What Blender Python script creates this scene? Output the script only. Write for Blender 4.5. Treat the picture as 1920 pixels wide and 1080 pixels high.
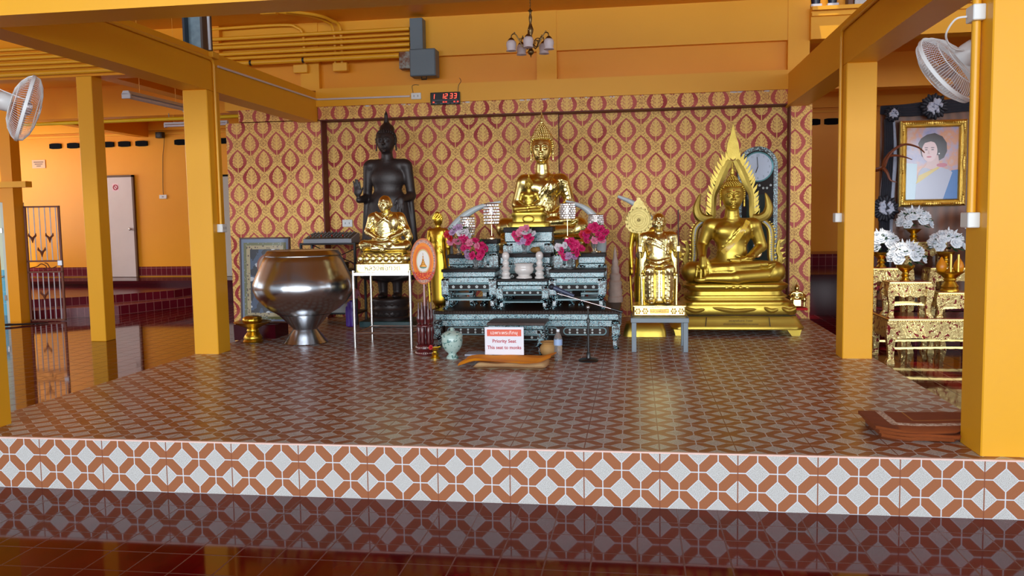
import bpy, bmesh, math, random
import numpy as np
from mathutils import Vector, Matrix
random.seed(7); np.random.seed(7)
for _o in list(bpy.data.objects): bpy.data.objects.remove(_o)
SC = bpy.context.scene
COL = SC.collection
PI = math.pi
# ------------------------------------------------------------------ camera
cam_d = bpy.data.cameras.new('camera'); cam = bpy.data.objects.new('camera', cam_d); COL.objects.link(cam)
F_PX = 1584.775; YAW, PITCH, ROLL = 0.146272292, 0.0825913, -0.01689958
cam_d.sensor_width = 36.0; cam_d.lens = F_PX / 1920 * 36; cam_d.clip_end = 200
_f = Vector((-math.sin(YAW)*math.cos(PITCH), math.cos(YAW)*math.cos(PITCH), -math.sin(PITCH)))
_r = Vector((math.cos(YAW), math.sin(YAW), 0)); _u = _r.cross(_f)
_r2 = math.cos(ROLL)*_r + math.sin(ROLL)*_u; _u2 = -math.sin(ROLL)*_r + math.cos(ROLL)*_u
_m = Matrix((( _r2.x, _u2.x, -_f.x, 0), (_r2.y, _u2.y, -_f.y, 0), (_r2.z, _u2.z, -_f.z, 1.5), (0,0,0,1)))
cam.matrix_world = _m
SC.camera = cam
SC.view_settings.view_transform = 'Standard'; SC.view_settings.look = 'None'
SC.view_settings.gamma = 1.0; SC.view_settings.use_curve_mapping = False
SC.view_settings.exposure = 0.08
SC.cycles.use_denoising = True
SC.cycles.max_bounces = 8; SC.cycles.diffuse_bounces = 4; SC.cycles.glossy_bounces = 4
SC.cycles.caustics_reflective = False; SC.cycles.caustics_refractive = False
SC.cycles.sample_clamp_indirect = 6.0
# ------------------------------------------------------------------ daylight
W = bpy.data.worlds.new('world'); SC.world = W; W.use_nodes = True
_bg = W.node_tree.nodes['Background']; _bg.inputs[0].default_value = (0.78, 0.89, 1.0, 1); _bg.inputs[1].default_value = .85
def area(name, loc, rot, sx, sy, power, col=(1, 1, 1)):
    d = bpy.data.lights.new(name, 'AREA'); d.shape = 'RECTANGLE'; d.size = sx; d.size_y = sy
    d.energy = power; d.color = col
    o = bpy.data.objects.new(name, d); COL.objects.link(o); o.location = loc; o.rotation_euler = rot
    return o
_s = bpy.data.lights.new('sun', 'SUN'); _s.energy = 3.0; _s.angle = .02; _s.color = (1, .95, .86); _so = bpy.data.objects.new('sun', _s); COL.objects.link(_so); _so.rotation_euler = (math.radians(28), 0, math.radians(-20))
# openings of the hall: wide front behind the camera, left side, right side, back left yard
area('front_daylight', (-1.0, -14.0, 2.9), (math.radians(90), 0, 0), 24.0, 5.8, 4400, (0.87, 0.94, 1.0))
area('left_daylight', (-13.5, 6.5, 2.0), (math.radians(90), 0, math.radians(-90)), 7.0, 2.2, 90, (0.95, 0.98, 1.0))
area('left_yard_daylight', (-13.6, 13.6, 2.2), (math.radians(90), 0, math.radians(-90)), 3.6, 2.2, 120, (1.0, 0.97, 0.92))
area('right_daylight', (7.2, 4.5, 2.2), (math.radians(90), 0, math.radians(90)), 6.5, 2.4, 70, (0.93, 0.97, 1.0))

# ------------------------------------------------------------------ helpers: node maths
class NT:
    def __init__(s, name):
        s.m = bpy.data.materials.new(name); s.m.use_nodes = True; s.t = s.m.node_tree; s.n = s.t.nodes; s.l = s.t.links
        s.b = s.n['Principled BSDF']
    def math(s, op, a, b=None, c=None):
        nd = s.n.new('ShaderNodeMath'); nd.operation = op
        for i, v in enumerate((a, b, c)):
            if v is None: continue
            if isinstance(v, E): s.l.new(v.s, nd.inputs[i])
            else: nd.inputs[i].default_value = v
        return E(s, nd.outputs[0])
    def coords(s, kind='Object'):
        tc = s.n.new('ShaderNodeTexCoord'); sp = s.n.new('ShaderNodeSeparateXYZ'); s.l.new(tc.outputs[kind], sp.inputs[0])
        s.vec = tc.outputs[kind]
        return [E(s, sp.outputs[i]) for i in range(3)]
    def world(s):
        g = s.n.new('ShaderNodeNewGeometry'); sp = s.n.new('ShaderNodeSeparateXYZ'); s.l.new(g.outputs['Position'], sp.inputs[0])
        s.vec = g.outputs['Position']; s.nrm = g.outputs['Normal']
        return [E(s, sp.outputs[i]) for i in range(3)]
    def noise(s, scale, detail=3, rough=.5, vec=None, dim='3D'):
        nd = s.n.new('ShaderNodeTexNoise'); nd.inputs['Scale'].default_value = scale; nd.inputs['Detail'].default_value = detail
        nd.inputs['Roughness'].default_value = rough
        v = vec if vec is not None else getattr(s, 'vec', None)
        if v is not None: s.l.new(v, nd.inputs['Vector'])
        return E(s, nd.outputs['Fac'])
    def voro(s, scale, feat='F1', out='Distance', vec=None, rnd=1.0):
        nd = s.n.new('ShaderNodeTexVoronoi'); nd.feature = feat; nd.inputs['Scale'].default_value = scale
        nd.inputs['Randomness'].default_value = rnd
        v = vec if vec is not None else getattr(s, 'vec', None)
        if v is not None: s.l.new(v, nd.inputs['Vector'])
        return E(s, nd.outputs[out])
    def mix(s, f, a, b):
        nd = s.n.new('ShaderNodeMix'); nd.data_type = 'RGBA'
        for i, v in ((0, f), (6, a), (7, b)):
            if isinstance(v, E): s.l.new(v.s, nd.inputs[i])
            elif i == 0: nd.inputs[0].default_value = v
            else: nd.inputs[i].default_value = (*v[:3], 1)
        return E(s, nd.outputs[2])
    def ramp(s, f, stops):
        nd = s.n.new('ShaderNodeValToRGB'); s.l.new(f.s, nd.inputs[0]); el = nd.color_ramp.elements
        while len(el) > 1: el.remove(el[-1])
        el[0].position = stops[0][0]; el[0].color = (*stops[0][1], 1)
        for p, c in stops[1:]:
            e = el.new(p); e.color = (*c, 1)
        return E(s, nd.outputs[0])
    def set(s, **k):
        names = dict(col='Base Color', rough='Roughness', metal='Metallic', alpha='Alpha', emis='Emission Color', estr='Emission Strength',
                     spec='Specular IOR Level', trans='Transmission Weight', ior='IOR', coat='Coat Weight', coatr='Coat Roughness', sheen='Sheen Weight', sss='Subsurface Weight')
        for kk, v in k.items():
            i = s.b.inputs[names[kk]]
            if isinstance(v, E): s.l.new(v.s, i)
            elif isinstance(v, (tuple, list)): i.default_value = (*v[:3], 1)
            else: i.default_value = v
        return s
    def bump(s, h, strength=.3, dist=.01):
        nd = s.n.new('ShaderNodeBump'); nd.inputs['Strength'].default_value = strength; nd.inputs['Distance'].default_value = dist
        s.l.new(h.s, nd.inputs['Height']); s.l.new(nd.outputs[0], s.b.inputs['Normal']); return s
class E:
    def __init__(s, t, sock): s.t = t; s.s = sock
    def __add__(a, b): return a.t.math('ADD', a, b)
    __radd__ = __add__
    def __sub__(a, b): return a.t.math('SUBTRACT', a, b)
    def __rsub__(a, b): return a.t.math('SUBTRACT', b, a)
    def __mul__(a, b): return a.t.math('MULTIPLY', a, b)
    __rmul__ = __mul__
    def __truediv__(a, b): return a.t.math('DIVIDE', a, b)
    def __pow__(a, b): return a.t.math('POWER', a, b)
    def lt(a, b): return a.t.math('LESS_THAN', a, b)
    def gt(a, b): return a.t.math('GREATER_THAN', a, b)
    def abs(a): return a.t.math('ABSOLUTE', a)
    def fract(a): return a.t.math('FRACT', a)
    def sin(a): return a.t.math('SINE', a)
    def cos(a): return a.t.math('COSINE', a)
    def min(a, b): return a.t.math('MINIMUM', a, b)
    def max(a, b): return a.t.math('MAXIMUM', a, b)
    def wrap(a):   # to [-.5,.5]
        return (a + 0.5).fract() - 0.5
    def soft(a, e, w):   # 1 where a<e, soft edge
        r = a.t.math('SUBTRACT', e, a); r = r * (1.0 / w) + 0.5
        r.s.node.use_clamp = True; return r

def lin(r, g, b):
    f = lambda c: (c/255/12.92) if c/255 <= .04045 else ((c/255+.055)/1.055)**2.4
    return (f(r), f(g), f(b))
def simple(name, col, rough=.5, metal=0.0, **k):
    t = NT(name); t.set(col=col, rough=rough, metal=metal, **k); return t.m
def noisy(name, col, col2, scale=8, rough=.5, metal=0.0, bump=0, bscale=40, kind='Object', **k):
    t = NT(name); t.coords(kind); n = t.noise(scale, 4); t.set(col=t.mix(n, col, col2), rough=rough, metal=metal, **k)
    if bump: t.bump(t.noise(bscale, 3), bump, .01)
    return t.m

# ------------------------------------------------------------------ helpers: mesh builder
class MB:
    def __init__(s): s.v = []; s.f = []
    def add(s, vs, fs, mat=None):
        b = len(s.v)
        if mat is not None: vs = [tuple(mat @ Vector(p)) for p in vs]
        s.v += [tuple(p) for p in vs]; s.f += [tuple(i + b for i in f) for f in fs]; return s
    def box(s, x0, x1, y0, y1, z0, z1, mat=None):
        vs = [(x, y, z) for z in (z0, z1) for y in (y0, y1) for x in (x0, x1)]
        return s.add(vs, [(0, 2, 3, 1), (4, 5, 7, 6), (0, 1, 5, 4), (2, 6, 7, 3), (0, 4, 6, 2), (1, 3, 7, 5)], mat)
    def bbox(s, x0, x1, y0, y1, z0, z1, b=.004, mat=None):   # box with chamfered edges
        b = min(b, (x1-x0)/2.01, (y1-y0)/2.01, (z1-z0)/2.01)
        bm = bmesh.new(); bmesh.ops.create_cube(bm, size=1)
        for v in bm.verts:
            v.co = Vector(((x0+x1)/2+v.co.x*(x1-x0), (y0+y1)/2+v.co.y*(y1-y0), (z0+z1)/2+v.co.z*(z1-z0)))
        bmesh.ops.bevel(bm, geom=list(bm.edges), offset=b, segments=1, affect='EDGES', profile=.5)
        bm.verts.ensure_lookup_table()
        s.add([v.co.copy() for v in bm.verts], [tuple(v.index for v in f.verts) for f in bm.faces], mat); bm.free(); return s
    def ring(s, rings, close=False, cap0=True, cap1=True):
        b = len(s.v); n = len(rings[0])
        for r in rings: s.v += [tuple(p) for p in r]
        m = len(rings)
        for i in range(m - (0 if close else 1)):
            a = b + i*n; c = b + ((i+1) % m)*n
            for j in range(n):
                k = (j+1) % n; s.f.append((a+j, a+k, c+k, c+j))
        if not close:
            if cap0: s.f.append(tuple(b + j for j in range(n))[::-1])
            if cap1: s.f.append(tuple(b + (m-1)*n + j for j in range(n)))
        return s
    def lathe(s, prof, n=24, c=(0, 0), sx=1, sy=1, cap=True, mat=None, wob=None):   # prof [(r,z)...] bottom to top
        rings = []
        for r, z in prof:
            rr = [(c[0] + sx*r*math.cos(2*PI*j/n)*(1 if not wob else 1+wob(j/n, z)), c[1] + sy*r*math.sin(2*PI*j/n)*(1 if not wob else 1+wob(j/n, z)), z) for j in range(n)]
            if mat is not None: rr = [tuple(mat @ Vector(p)) for p in rr]
            rings.append(rr)
        return s.ring(rings, cap0=cap, cap1=cap)
    def tube(s, pts, r, n=8, closed=False, cap=True, sq=False):
        pts = [Vector(p) for p in pts]; m = len(pts); rs = r if isinstance(r, (list, tuple)) else [r]*m
        rings = []; prev = None
        for i, p in enumerate(pts):
            if closed: t = pts[(i+1) % m] - pts[i-1]
            else: t = (pts[min(i+1, m-1)] - pts[max(i-1, 0)])
            t.normalize()
            if prev is None:
                a = Vector((0, 0, 1)) if abs(t.z) < .9 else Vector((1, 0, 0)); u = t.cross(a).normalized()
            else:
                u = (prev - t*prev.dot(t))
                u = u.normalized() if u.length > 1e-6 else t.orthogonal().normalized()
            prev = u; w = t.cross(u)
            rings.append([tuple(p + rs[i]*(u*math.cos(2*PI*j/n + (PI/4 if sq else 0)) + w*math.sin(2*PI*j/n + (PI/4 if sq else 0)))) for j in range(n)])
        return s.ring(rings, close=closed, cap0=cap, cap1=cap)
    def sph(s, c, r, n=10, m=7, mat=None):
        rx, ry, rz = r if isinstance(r, (tuple, list)) else (r, r, r)
        vs = [(c[0], c[1], c[2]-rz)]
        for i in range(1, m):
            a = -PI/2 + PI*i/m
            vs += [(c[0]+rx*math.cos(a)*math.cos(2*PI*j/n), c[1]+ry*math.cos(a)*math.sin(2*PI*j/n), c[2]+rz*math.sin(a)) for j in range(n)]
        vs.append((c[0], c[1], c[2]+rz)); fs = []
        for j in range(n): fs.append((0, 1+(j+1) % n, 1+j))
        for i in range(m-2):
            for j in range(n):
                a = 1+i*n; k = (j+1) % n; fs.append((a+j, a+k, a+n+k, a+n+j))
        t = len(vs)-1; a = 1+(m-2)*n
        for j in range(n): fs.append((a+j, a+(j+1) % n, t))
        return s.add(vs, fs, mat)
    def prism(s, poly, y0, y1, mat=None, axis='y'):   # polygon in x,z extruded along y
        n = len(poly)
        if axis == 'y': vs = [(x, y0, z) for x, z in poly] + [(x, y1, z) for x, z in poly]
        elif axis == 'z': vs = [(x, z, y0) for x, z in poly] + [(x, z, y1) for x, z in poly]
        else: vs = [(y0, x, z) for x, z in poly] + [(y1, x, z) for x, z in poly]
        fs = [tuple(range(n)), tuple(range(2*n-1, n-1, -1))] + [(j, n+j, n+(j+1) % n, (j+1) % n) for j in range(n)]
        return s.add(vs, fs, mat)
    def build(s, name, mat, parent=None, smooth=False, angle=None, fix=True):
        me = bpy.data.meshes.new(name); me.from_pydata(s.v, [], s.f)
        if fix:
            bm = bmesh.new(); bm.from_mesh(me); bmesh.ops.recalc_face_normals(bm, faces=bm.faces); bm.to_mesh(me); bm.free()
        o = bpy.data.objects.new(name, me); COL.objects.link(o)
        if mat: me.materials.append(mat)
        if parent is not None: o.parent = parent
        if smooth:
            me.polygons.foreach_set('use_smooth', [True]*len(me.polygons))
            me.set_sharp_from_angle(angle=math.radians(angle or 40))
        return o
def tag(o, label=None, cat=None, group=None, kind=None):
    if label: o['label'] = label
    if cat: o['category'] = cat
    if group: o['group'] = group
    if kind: o['kind'] = kind
    return o
def thing(name, label, cat, loc=(0, 0, 0), rz=0, group=None):
    o = bpy.data.objects.new(name, None); COL.objects.link(o); o.location = loc; o.rotation_euler = (0, 0, rz); o.empty_display_size = .05
    return tag(o, label, cat, group)
def struct(mb, name, mat, **k):
    o = mb.build(name, mat, **k); o['kind'] = 'structure'; return o
def dup(root, loc=None, rz=None, label=None, group=None, scale=None):
    r = root.copy(); COL.objects.link(r)
    if loc is not None: r.location = loc
    if rz is not None: r.rotation_euler = (0, 0, rz)
    if label: r['label'] = label
    if group: r['group'] = group
    if scale is not None: r.scale = (scale,)*3 if not isinstance(scale, tuple) else scale
    def rec(src, dst):
        for ch in src.children:
            c = ch.copy(); COL.objects.link(c); c.parent = dst; rec(ch, c)
    rec(root, r)
    return r
def bez(pts, n=10):   # catmull-rom through points
    P = [Vector(p) for p in pts]; out = []
    for i in range(len(P)-1):
        p0 = P[max(i-1, 0)]; p1 = P[i]; p2 = P[i+1]; p3 = P[min(i+2, len(P)-1)]
        for k in range(n):
            t = k/n
            out.append(.5*((2*p1) + (p2-p0)*t + (2*p0-5*p1+4*p2-p3)*t*t + (3*p1-p0-3*p2+p3)*t**3))
    out.append(P[-1]); return out
def text(name, s, size, mat, parent, loc, rot=(PI/2, 0, 0), depth=.0008, align='CENTER', sx=1, bold=0):
    c = bpy.data.curves.new(name, 'FONT'); c.body = s; c.size = size; c.extrude = depth; c.align_x = align; c.align_y = 'CENTER'; c.resolution_u = 3
    c.offset = bold
    o = bpy.data.objects.new(name, c); COL.objects.link(o); bpy.context.view_layer.update()
    dg = bpy.context.evaluated_depsgraph_get(); me = bpy.data.meshes.new_from_object(o.evaluated_get(dg))
    bpy.data.objects.remove(o)
    o = bpy.data.objects.new(name, me); COL.objects.link(o); me.materials.clear(); me.materials.append(mat)
    o.parent = parent; o.location = loc; o.rotation_euler = rot; o.scale = (sx, 1, 1)
    return o
# ------------------------------------------------------------------ materials: paint, tiles, wallpaper
def paint(name, c1, c2):
    t = NT(name); t.world(); n = t.noise(1.3, 4, .6); n2 = t.noise(14, 3, .6)
    t.set(col=t.mix(n, c1, c2), rough=.42, spec=.35); t.bump(n2, .12, .01); return t.m
M_PAINT = paint('yellow_orange_paint', (.87, .42, .018), (.80, .37, .013))
M_PAINT_FAR = paint('orange_paint', (.86, .35, .008), (.78, .30, .006))
def tile_pattern(name):
    t = NT(name); x, y, z = t.world()
    g = t.n.new('ShaderNodeSeparateXYZ'); t.l.new(t.nrm, g.inputs[0]); nz = E(t, g.outputs[2]).abs()
    up = nz.gt(.5)
    c = .09713
    a = (x - .116) * (1/c)
    b = (y - 4.30) * (1/c) * up + (z * (1/c)) * (1 - up)
    fa = a.wrap(); fb = b.wrap()                       # distance to nearest lattice line, cell units
    ra = (a + .5); ra = t.math('FLOOR', ra); rb = t.math('FLOOR', b + .5)
    par = ((ra + rb) * .5).fract().gt(.25)               # 1 when odd -> diamond centre
    d = fa.abs() + fb.abs()
    # nearest diamond centre may be this node (odd) or a neighbour: even nodes have d' = distance to the four odd ones
    dd = d * par + ((1 - fa.abs()) + fb.abs()).min((1 - fb.abs()) + fa.abs()) * (1 - par)
    dia = dd.soft(.585, .02)
    lines = (fa.abs().min(fb.abs())).soft(.028, .02)
    edge = (dd - .60).abs().soft(.028, .02)
    big = (a * .25).wrap().abs() * 4                    # tile joints every four cells
    jy = (b * .25).wrap().abs() * 4
    nx = big.lt(.09); ny = jy.lt(.09) * up
    lines = (fa.abs().soft(.028, .02) * (1 - nx)).max(fb.abs().soft(.028, .02) * (1 - ny))
    white = (lines * (1 - dia)).max(edge)
    joint = big.soft(.03, .02).max(jy.soft(.03, .02) * up)
    sp = t.noise(420, 2, .6); vn = t.noise(900, 1)
    mot = sp.soft(.47, .10)
    cdia = t.mix(mot, lin(214, 214, 212), lin(140, 132, 126))
    cter = t.mix(t.noise(300, 3, .7), lin(176, 114, 78), lin(136, 80, 52))
    cc = t.mix(dia, cter, cdia)
    cc = t.mix(white, cc, lin(212, 216, 222))
    cc = t.mix(joint, cc, lin(140, 84, 58))
    t.set(col=cc, rough=.30, spec=.20); t.bump(sp, .05, .002)
    return t.m
M_TILE = tile_pattern('patterned_terracotta_tile')
def red_tile():
    t = NT('glossy_maroon_tile'); x, y, z = t.world()
    jx = (x * 5.0).wrap().abs() * .2; jy = ((y - 4.30) * (1/.205)).wrap().abs() * .205
    j = jx.min(jy).soft(.0032, .0015)
    fx = t.math('FLOOR', x*5.0+.5); fy = t.math('FLOOR', (y-4.3)*(1/.205)+.5)
    wn = t.n.new('ShaderNodeTexWhiteNoise'); wn.noise_dimensions = '2D'; cb = t.n.new('ShaderNodeCombineXYZ')
    t.l.new(fx.s, cb.inputs[0]); t.l.new(fy.s, cb.inputs[1]); t.l.new(cb.outputs[0], wn.inputs['Vector'])
    rnd = E(t, wn.outputs['Value'])
    n = t.noise(2.2, 3)
    cc = t.mix(rnd*.6 + n*.4, lin(104, 6, 12), lin(80, 3, 9)); cc = t.mix(j, cc, lin(104, 56, 50))
    t.set(col=cc, rough=t.noise(5, 3)*.04 + .035 + j*.3, spec=.28); t.bump(j*-1.0 + t.noise(1.6, 2)*.9, .06, .01)
    return t.m
M_RED = red_tile()
def step_tile():
    t = NT('maroon_step_tile'); x, y, z = t.world()
    u = x + y*.35
    j = ((u*9.0).wrap().abs()*(1/9.0)).min((z*(1/.15)).wrap().abs()*.15).soft(.004, .002)
    cc = t.mix(t.noise(3, 2), lin(112, 26, 40), lin(84, 14, 26)); cc = t.mix(j, cc, lin(150, 96, 92))
    t.set(col=cc, rough=.24, spec=.22); return t.m
M_STEP = step_tile()
M_MAROON = noisy('maroon_painted_concrete', lin(74, 12, 24), lin(58, 8, 18), 3, .16, spec=.22)
def wallpaper(name, x0, z0, P=.343, V=.412):
    t = NT(name); x, y, z = t.world()
    g = t.n.new('ShaderNodeSeparateXYZ'); t.l.new(t.nrm, g.inputs[0]); side = E(t, g.outputs[0]).abs().gt(.5)
    xx = x*(1-side) + y*side
    def lat(du, dv):
        return ((xx - x0)*(1/P) + du).wrap(), ((z - z0)*(1/V) + dv).wrap()
    def motif(u, v):
        au = u.abs(); v2 = v + .03
        # ogee: half width falls to a point above and below, fuller low down
        tt = (v2.abs()*(1/.365)).min(1.0)
        w = ((tt*(PI/2)).cos()) ** 1.08 * .340
        band = (au - w)
        inside = band.soft(0, .012) * v2.abs().lt(.363)
        v3 = v - .005
        ti = ((v3 + .0).abs() * (1/.27)).min(1.0)
        sd = ((v3 + .225)*(1/.485)).max(0.001).min(.999)
        wi = (sd ** .42) * ((1 - sd) ** .75) * (.198/.466)
        wi = wi * (1 + ((v3*80).sin())*.07)
        drop = (au - wi).soft(0, .015) * (v3 - .02).abs().lt(.245)
        stem = au.soft(.013, .008) * (v + .30).abs().lt(.09)
        # scrollwork holes inside the drop
        h1 = ((au*72).sin() * (v3*58 + au*34).sin()).gt(.30) * au.gt(.028) * (wi-au).gt(.018)
        h2 = ((au - .10 - v3.abs()*.25).abs()).lt(.007) * v3.abs().lt(.12)
        gold = (drop * (1 - (h1.max(h2))*.75)).max(stem)
        return inside, gold
    i1, g1 = motif(*lat(0, 0)); i2, g2 = motif(*lat(.5, .5))
    inside = i1.max(i2); gold = g1.max(g2)
    # star in the ground between the ogees
    def star(u, v):
        r = ((u*u) + (v*v*1.44)) ** .5; ang = t.math('ARCTAN2', v*1.2, u)
        e = (r - ((ang*8).cos()*.018 + .105)).abs().lt(.009)
        sq = (u.abs() + v.abs()*1.2 - .05).abs().lt(.008)
        sq2 = (u.abs() + v.abs()*1.2 - .025).lt(0)
        return e.max(sq).max(sq2*.6)
    u3, v3 = lat(.5, 0); u4, v4 = lat(0, .5)
    st = star(u3, v3).max(star(u4, v4))
    uA, vA = lat(0, 0)
    fl = ((uA*70).sin()*(vA*64 + (uA*35).sin()*2).sin()).gt(.55)
    fl2 = t.voro(42).lt(.27)
    cg = t.mix(t.noise(60, 2), lin(246, 206, 122), lin(234, 190, 104))
    cf = lin(158, 82, 58)
    ground = t.mix(((fl*.6).max(fl2*.8)).max(st*.75) * (1-inside), cg, cf)
    worn = t.noise(1.7, 3, .6).soft(.46, .12)
    cr = t.mix(worn, lin(192, 92, 84), lin(164, 56, 56))
    cc = t.mix(inside, ground, cr); cc = t.mix(gold*inside.max(gold), cc, cg)
    if name.endswith('band'):
        cc = t.mix(z.gt(2.862)*t.noise(7, 4, .7).gt(.585), cc, lin(214, 212, 220))
    t.set(col=cc, rough=.55, spec=.25); t.bump(gold.max(1-inside), .05, .003)
    return t.m
M_WALLP = wallpaper('damask_wallpaper', -.449, 2.518)
M_WALLP_L = wallpaper('damask_wallpaper_left', -4.719+.1715, 2.268)
M_WALLP_B = wallpaper('damask_wallpaper_band', -.44, 2.81)
M_SHADOWLINE = noisy('dark_red_shadow_line', lin(120, 46, 36), lin(86, 34, 28), 20, .6)

# ------------------------------------------------------------------ room shell
def slabm(*boxes):
    m = MB()
    for b in boxes: m.box(*b)
    return m
struct(slabm((-16, 9, -6, 17.5, -.15, 0)), 'floor', M_RED)
SH = .296
# raised stage with patterned tile, and its pale edge strip
st = MB(); st.prism([(-4.035, 4.30), (1.945, 4.30), (1.945, 10.6), (-4.035, 10.6)], 0.0, SH-.004, axis='z')
struct(st, 'floor_stage', M_TILE)
M_EDGE = simple('pale_edge_strip', lin(236, 200, 188), .3)
struct(slabm((-4.037, 1.947, 4.293, 4.312, SH-.008, SH)), 'trim_1', M_EDGE)
struct(slabm((-4.035, 1.945, 4.312, 10.6, SH-.004, SH)), 'floor_stage_top', M_TILE)
# wallpapered back wall of the stage: recess bays, pilasters, beam
struct(slabm((-3.81, 1.75, 10.17, 10.35, SH, 2.74)), 'wall_back', M_WALLP)
struct(slabm((-5.03, -3.80, 10.0, 10.35, 0, 2.725)), 'wall_back_left', M_WALLP_L)
for x0, x1 in ((-1.14, -.905), (1.735, 1.965)):
    pass
struct(slabm((-1.14, -.905, 10.14, 10.17, SH, 2.72)), 'wall_back_pilaster', M_WALLP)
struct(slabm((1.735, 1.965, 10.0, 10.35, SH-.3, 2.72)), 'wall_back_right', M_WALLP)
struct(slabm((-3.80, 1.685, 9.93, 10.2, 2.725, 2.878)), 'trim_2', M_WALLP_B)
struct(slabm((-4.85, -3.80, 9.985, 10.2, 2.735, 2.88)), 'trim_3', M_WALLP_B)
struct(slabm((-3.80, 1.685, 9.94, 10.2, 2.715, 2.726), (1.722, 1.735, 9.995, 10.17, SH, 2.72), (-3.80, -3.785, 9.995, 10.17, SH, 2.72), (-.905, -.898, 10.12, 10.17, SH, 2.72)), 'trim_shadow_lines', M_SHADOWLINE)  # thin dark strips stand in for the shadow lines at the recess edges
# orange beam above the wallpaper, wall above with rails and pilasters, beam over it
struct(slabm((-3.81, 1.70, 9.90, 10.2, 2.878, 3.09)), 'beam_back_lower', M_PAINT)
struct(slabm((-5.3, 1.93, 10.12, 10.3, 3.09, 3.46)), 'wall_back_upper', M_PAINT_FAR)
struct(slabm((-5.3, 1.70, 10.04, 10.3, 3.44, 3.92)), 'beam_back_upper', M_PAINT)
for i, x in enumerate((-4.045, -1.14, 1.70)):
    struct(slabm((x, x+.235, 10.03, 10.3, 3.09, 3.92)), 'column_upper_back', M_PAINT)
struct(slabm((-5.03, -4.045, 10.0, 10.3, 2.88, 3.1)), 'beam_back_left', M_PAINT)
# rear high ceiling of the sanctuary
struct(slabm((-5.3, 1.93, 4.6, 10.4, 3.9, 4.05)), 'ceiling', M_PAINT_FAR)
# columns of the grid: name column, each its own piece
CW = .235
def column(x, y, z0, z1, w=CW, m=None):
    mb = MB(); mb.bbox(x, x+w, y, y+w, z0, z1, .006); return struct(mb, 'column', m or M_PAINT)
column(-4.045, 7.24, SH-.296, 2.70); column(1.685, 7.24, SH-.296, 2.70)
column(-4.045, 4.355, 0.0, 2.70, .25); column(1.67, 4.355, 0.0, 2.70, .27)
column(1.70, 10.03, 2.70, 3.1)
column(-6.99, 9.95, 0, 3.38, .215)
# long beams front to back and the cross beam nearest the camera
struct(slabm((-4.045, -3.81, 4.35, 9.93, 2.70, 3.05)), 'beam_left', M_PAINT)
struct(slabm((1.685, 1.92, 4.35, 10.0, 2.70, 3.05)), 'beam_right', M_PAINT)
struct(slabm((-9, 9, 4.35, 4.61, 2.67, 3.05)), 'beam_front', M_PAINT)
# side bays: cross beams and slab
for nm, y in (('beam_side_left', 9.95), ('beam_side_left_far', 12.9)):
    mb = MB(); mb.box(-13, -5.05 if y < 12 else -3.0, y, y+.25, 3.37 if y < 12 else 3.25, 3.76)
    if y > 12: mb.box(-13, -3.0, y-.03, y, 3.25, 3.31)
    struct(mb, nm, M_PAINT_FAR)
struct(slabm((-13, -5.04, 9.95, 17, 3.76, 3.9)), 'ceiling_left', M_PAINT_FAR)
struct(slabm((-13, -5.3, 4.6, 9.95, 3.9, 4.05)), 'ceiling_left_front', M_PAINT_FAR)
struct(slabm((1.93, 8, 9.95, 10.2, 3.42, 3.76), (1.93, 8, 9.90, 9.95, 3.66, 3.70), (1.93, 8, 9.88, 9.95, 3.72, 3.76)), 'beam_side_right', M_PAINT)
struct(slabm((1.93, 8, 12.9, 13.15, 3.27, 3.76), (1.93, 8, 12.86, 12.9, 3.27, 3.33)), 'beam_side_right_far', M_PAINT_FAR)
struct(slabm((1.93, 8, 10.2, 17, 3.76, 3.9)), 'ceiling_right', M_PAINT_FAR)
column(4.62, 12.9, 0, 3.28, .22, M_PAINT_FAR); column(4.62, 10.0, 0, 3.42, .22)
struct(slabm((1.93, 8, 4.6, 13.0, 5.2, 5.3)), 'ceiling_right_front', M_PAINT_FAR)
struct(slabm((1.93, 8, 12.6, 12.8, 3.9, 5.3)), 'wall_right_upper', M_PAINT_FAR)
# front-to-back beams of the side bays
struct(slabm((-7.0, -6.77, 10.2, 12.9, 3.42, 3.76)), 'beam_cross_left', M_PAINT_FAR)
struct(slabm((-9.93, -9.71, 13.15, 16.0, 3.25, 3.6)), 'beam_far_left', M_PAINT_FAR)
# far walls
struct(slabm((-14, 9, 16.1, 16.3, .42, 3.9), ), 'wall_back_far', M_PAINT_FAR)
struct(slabm((-14, 9, 16.0, 16.1, 3.38, 3.56), (-14, 9, 16.06, 16.1, 3.30, 3.34)), 'beam_far', M_PAINT)
struct(slabm((-14, 9, 16.08, 16.1, .44, .63)), 'baseboard_far', M_STEP)
struct(slabm((-14, -4.5, 15.0, 16.1, 0, .42), (-14, -4.5, 14.97, 15.0, .36, .42), (-4.5, 8, 12.9, 16.1, 0, .60), (-4.5, 8, 12.87, 12.9, .5, .60)), 'floor_ledge', M_MAROON)
struct(slabm((-4.5, 8, 15.0, 16.1, .60, .80)), 'baseboard_right', M_STEP)
sp = MB(); sp.prism([(-9.75, 12.05), (-9.3, 12.5), (-8.556, 12.95), (-8.0, 14.45), (-7.85, 15.0), (-12, 15.0)], 0, .15, axis='z'); struct(sp, 'floor_step_lower', M_STEP)
sp = MB(); sp.prism([(-9.9, 12.6), (-8.96, 13.4), (-8.35, 14.3), (-8.3, 15.0), (-12, 15.0)], .15, .29, axis='z'); struct(sp, 'floor_step_upper', M_STEP)
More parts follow.
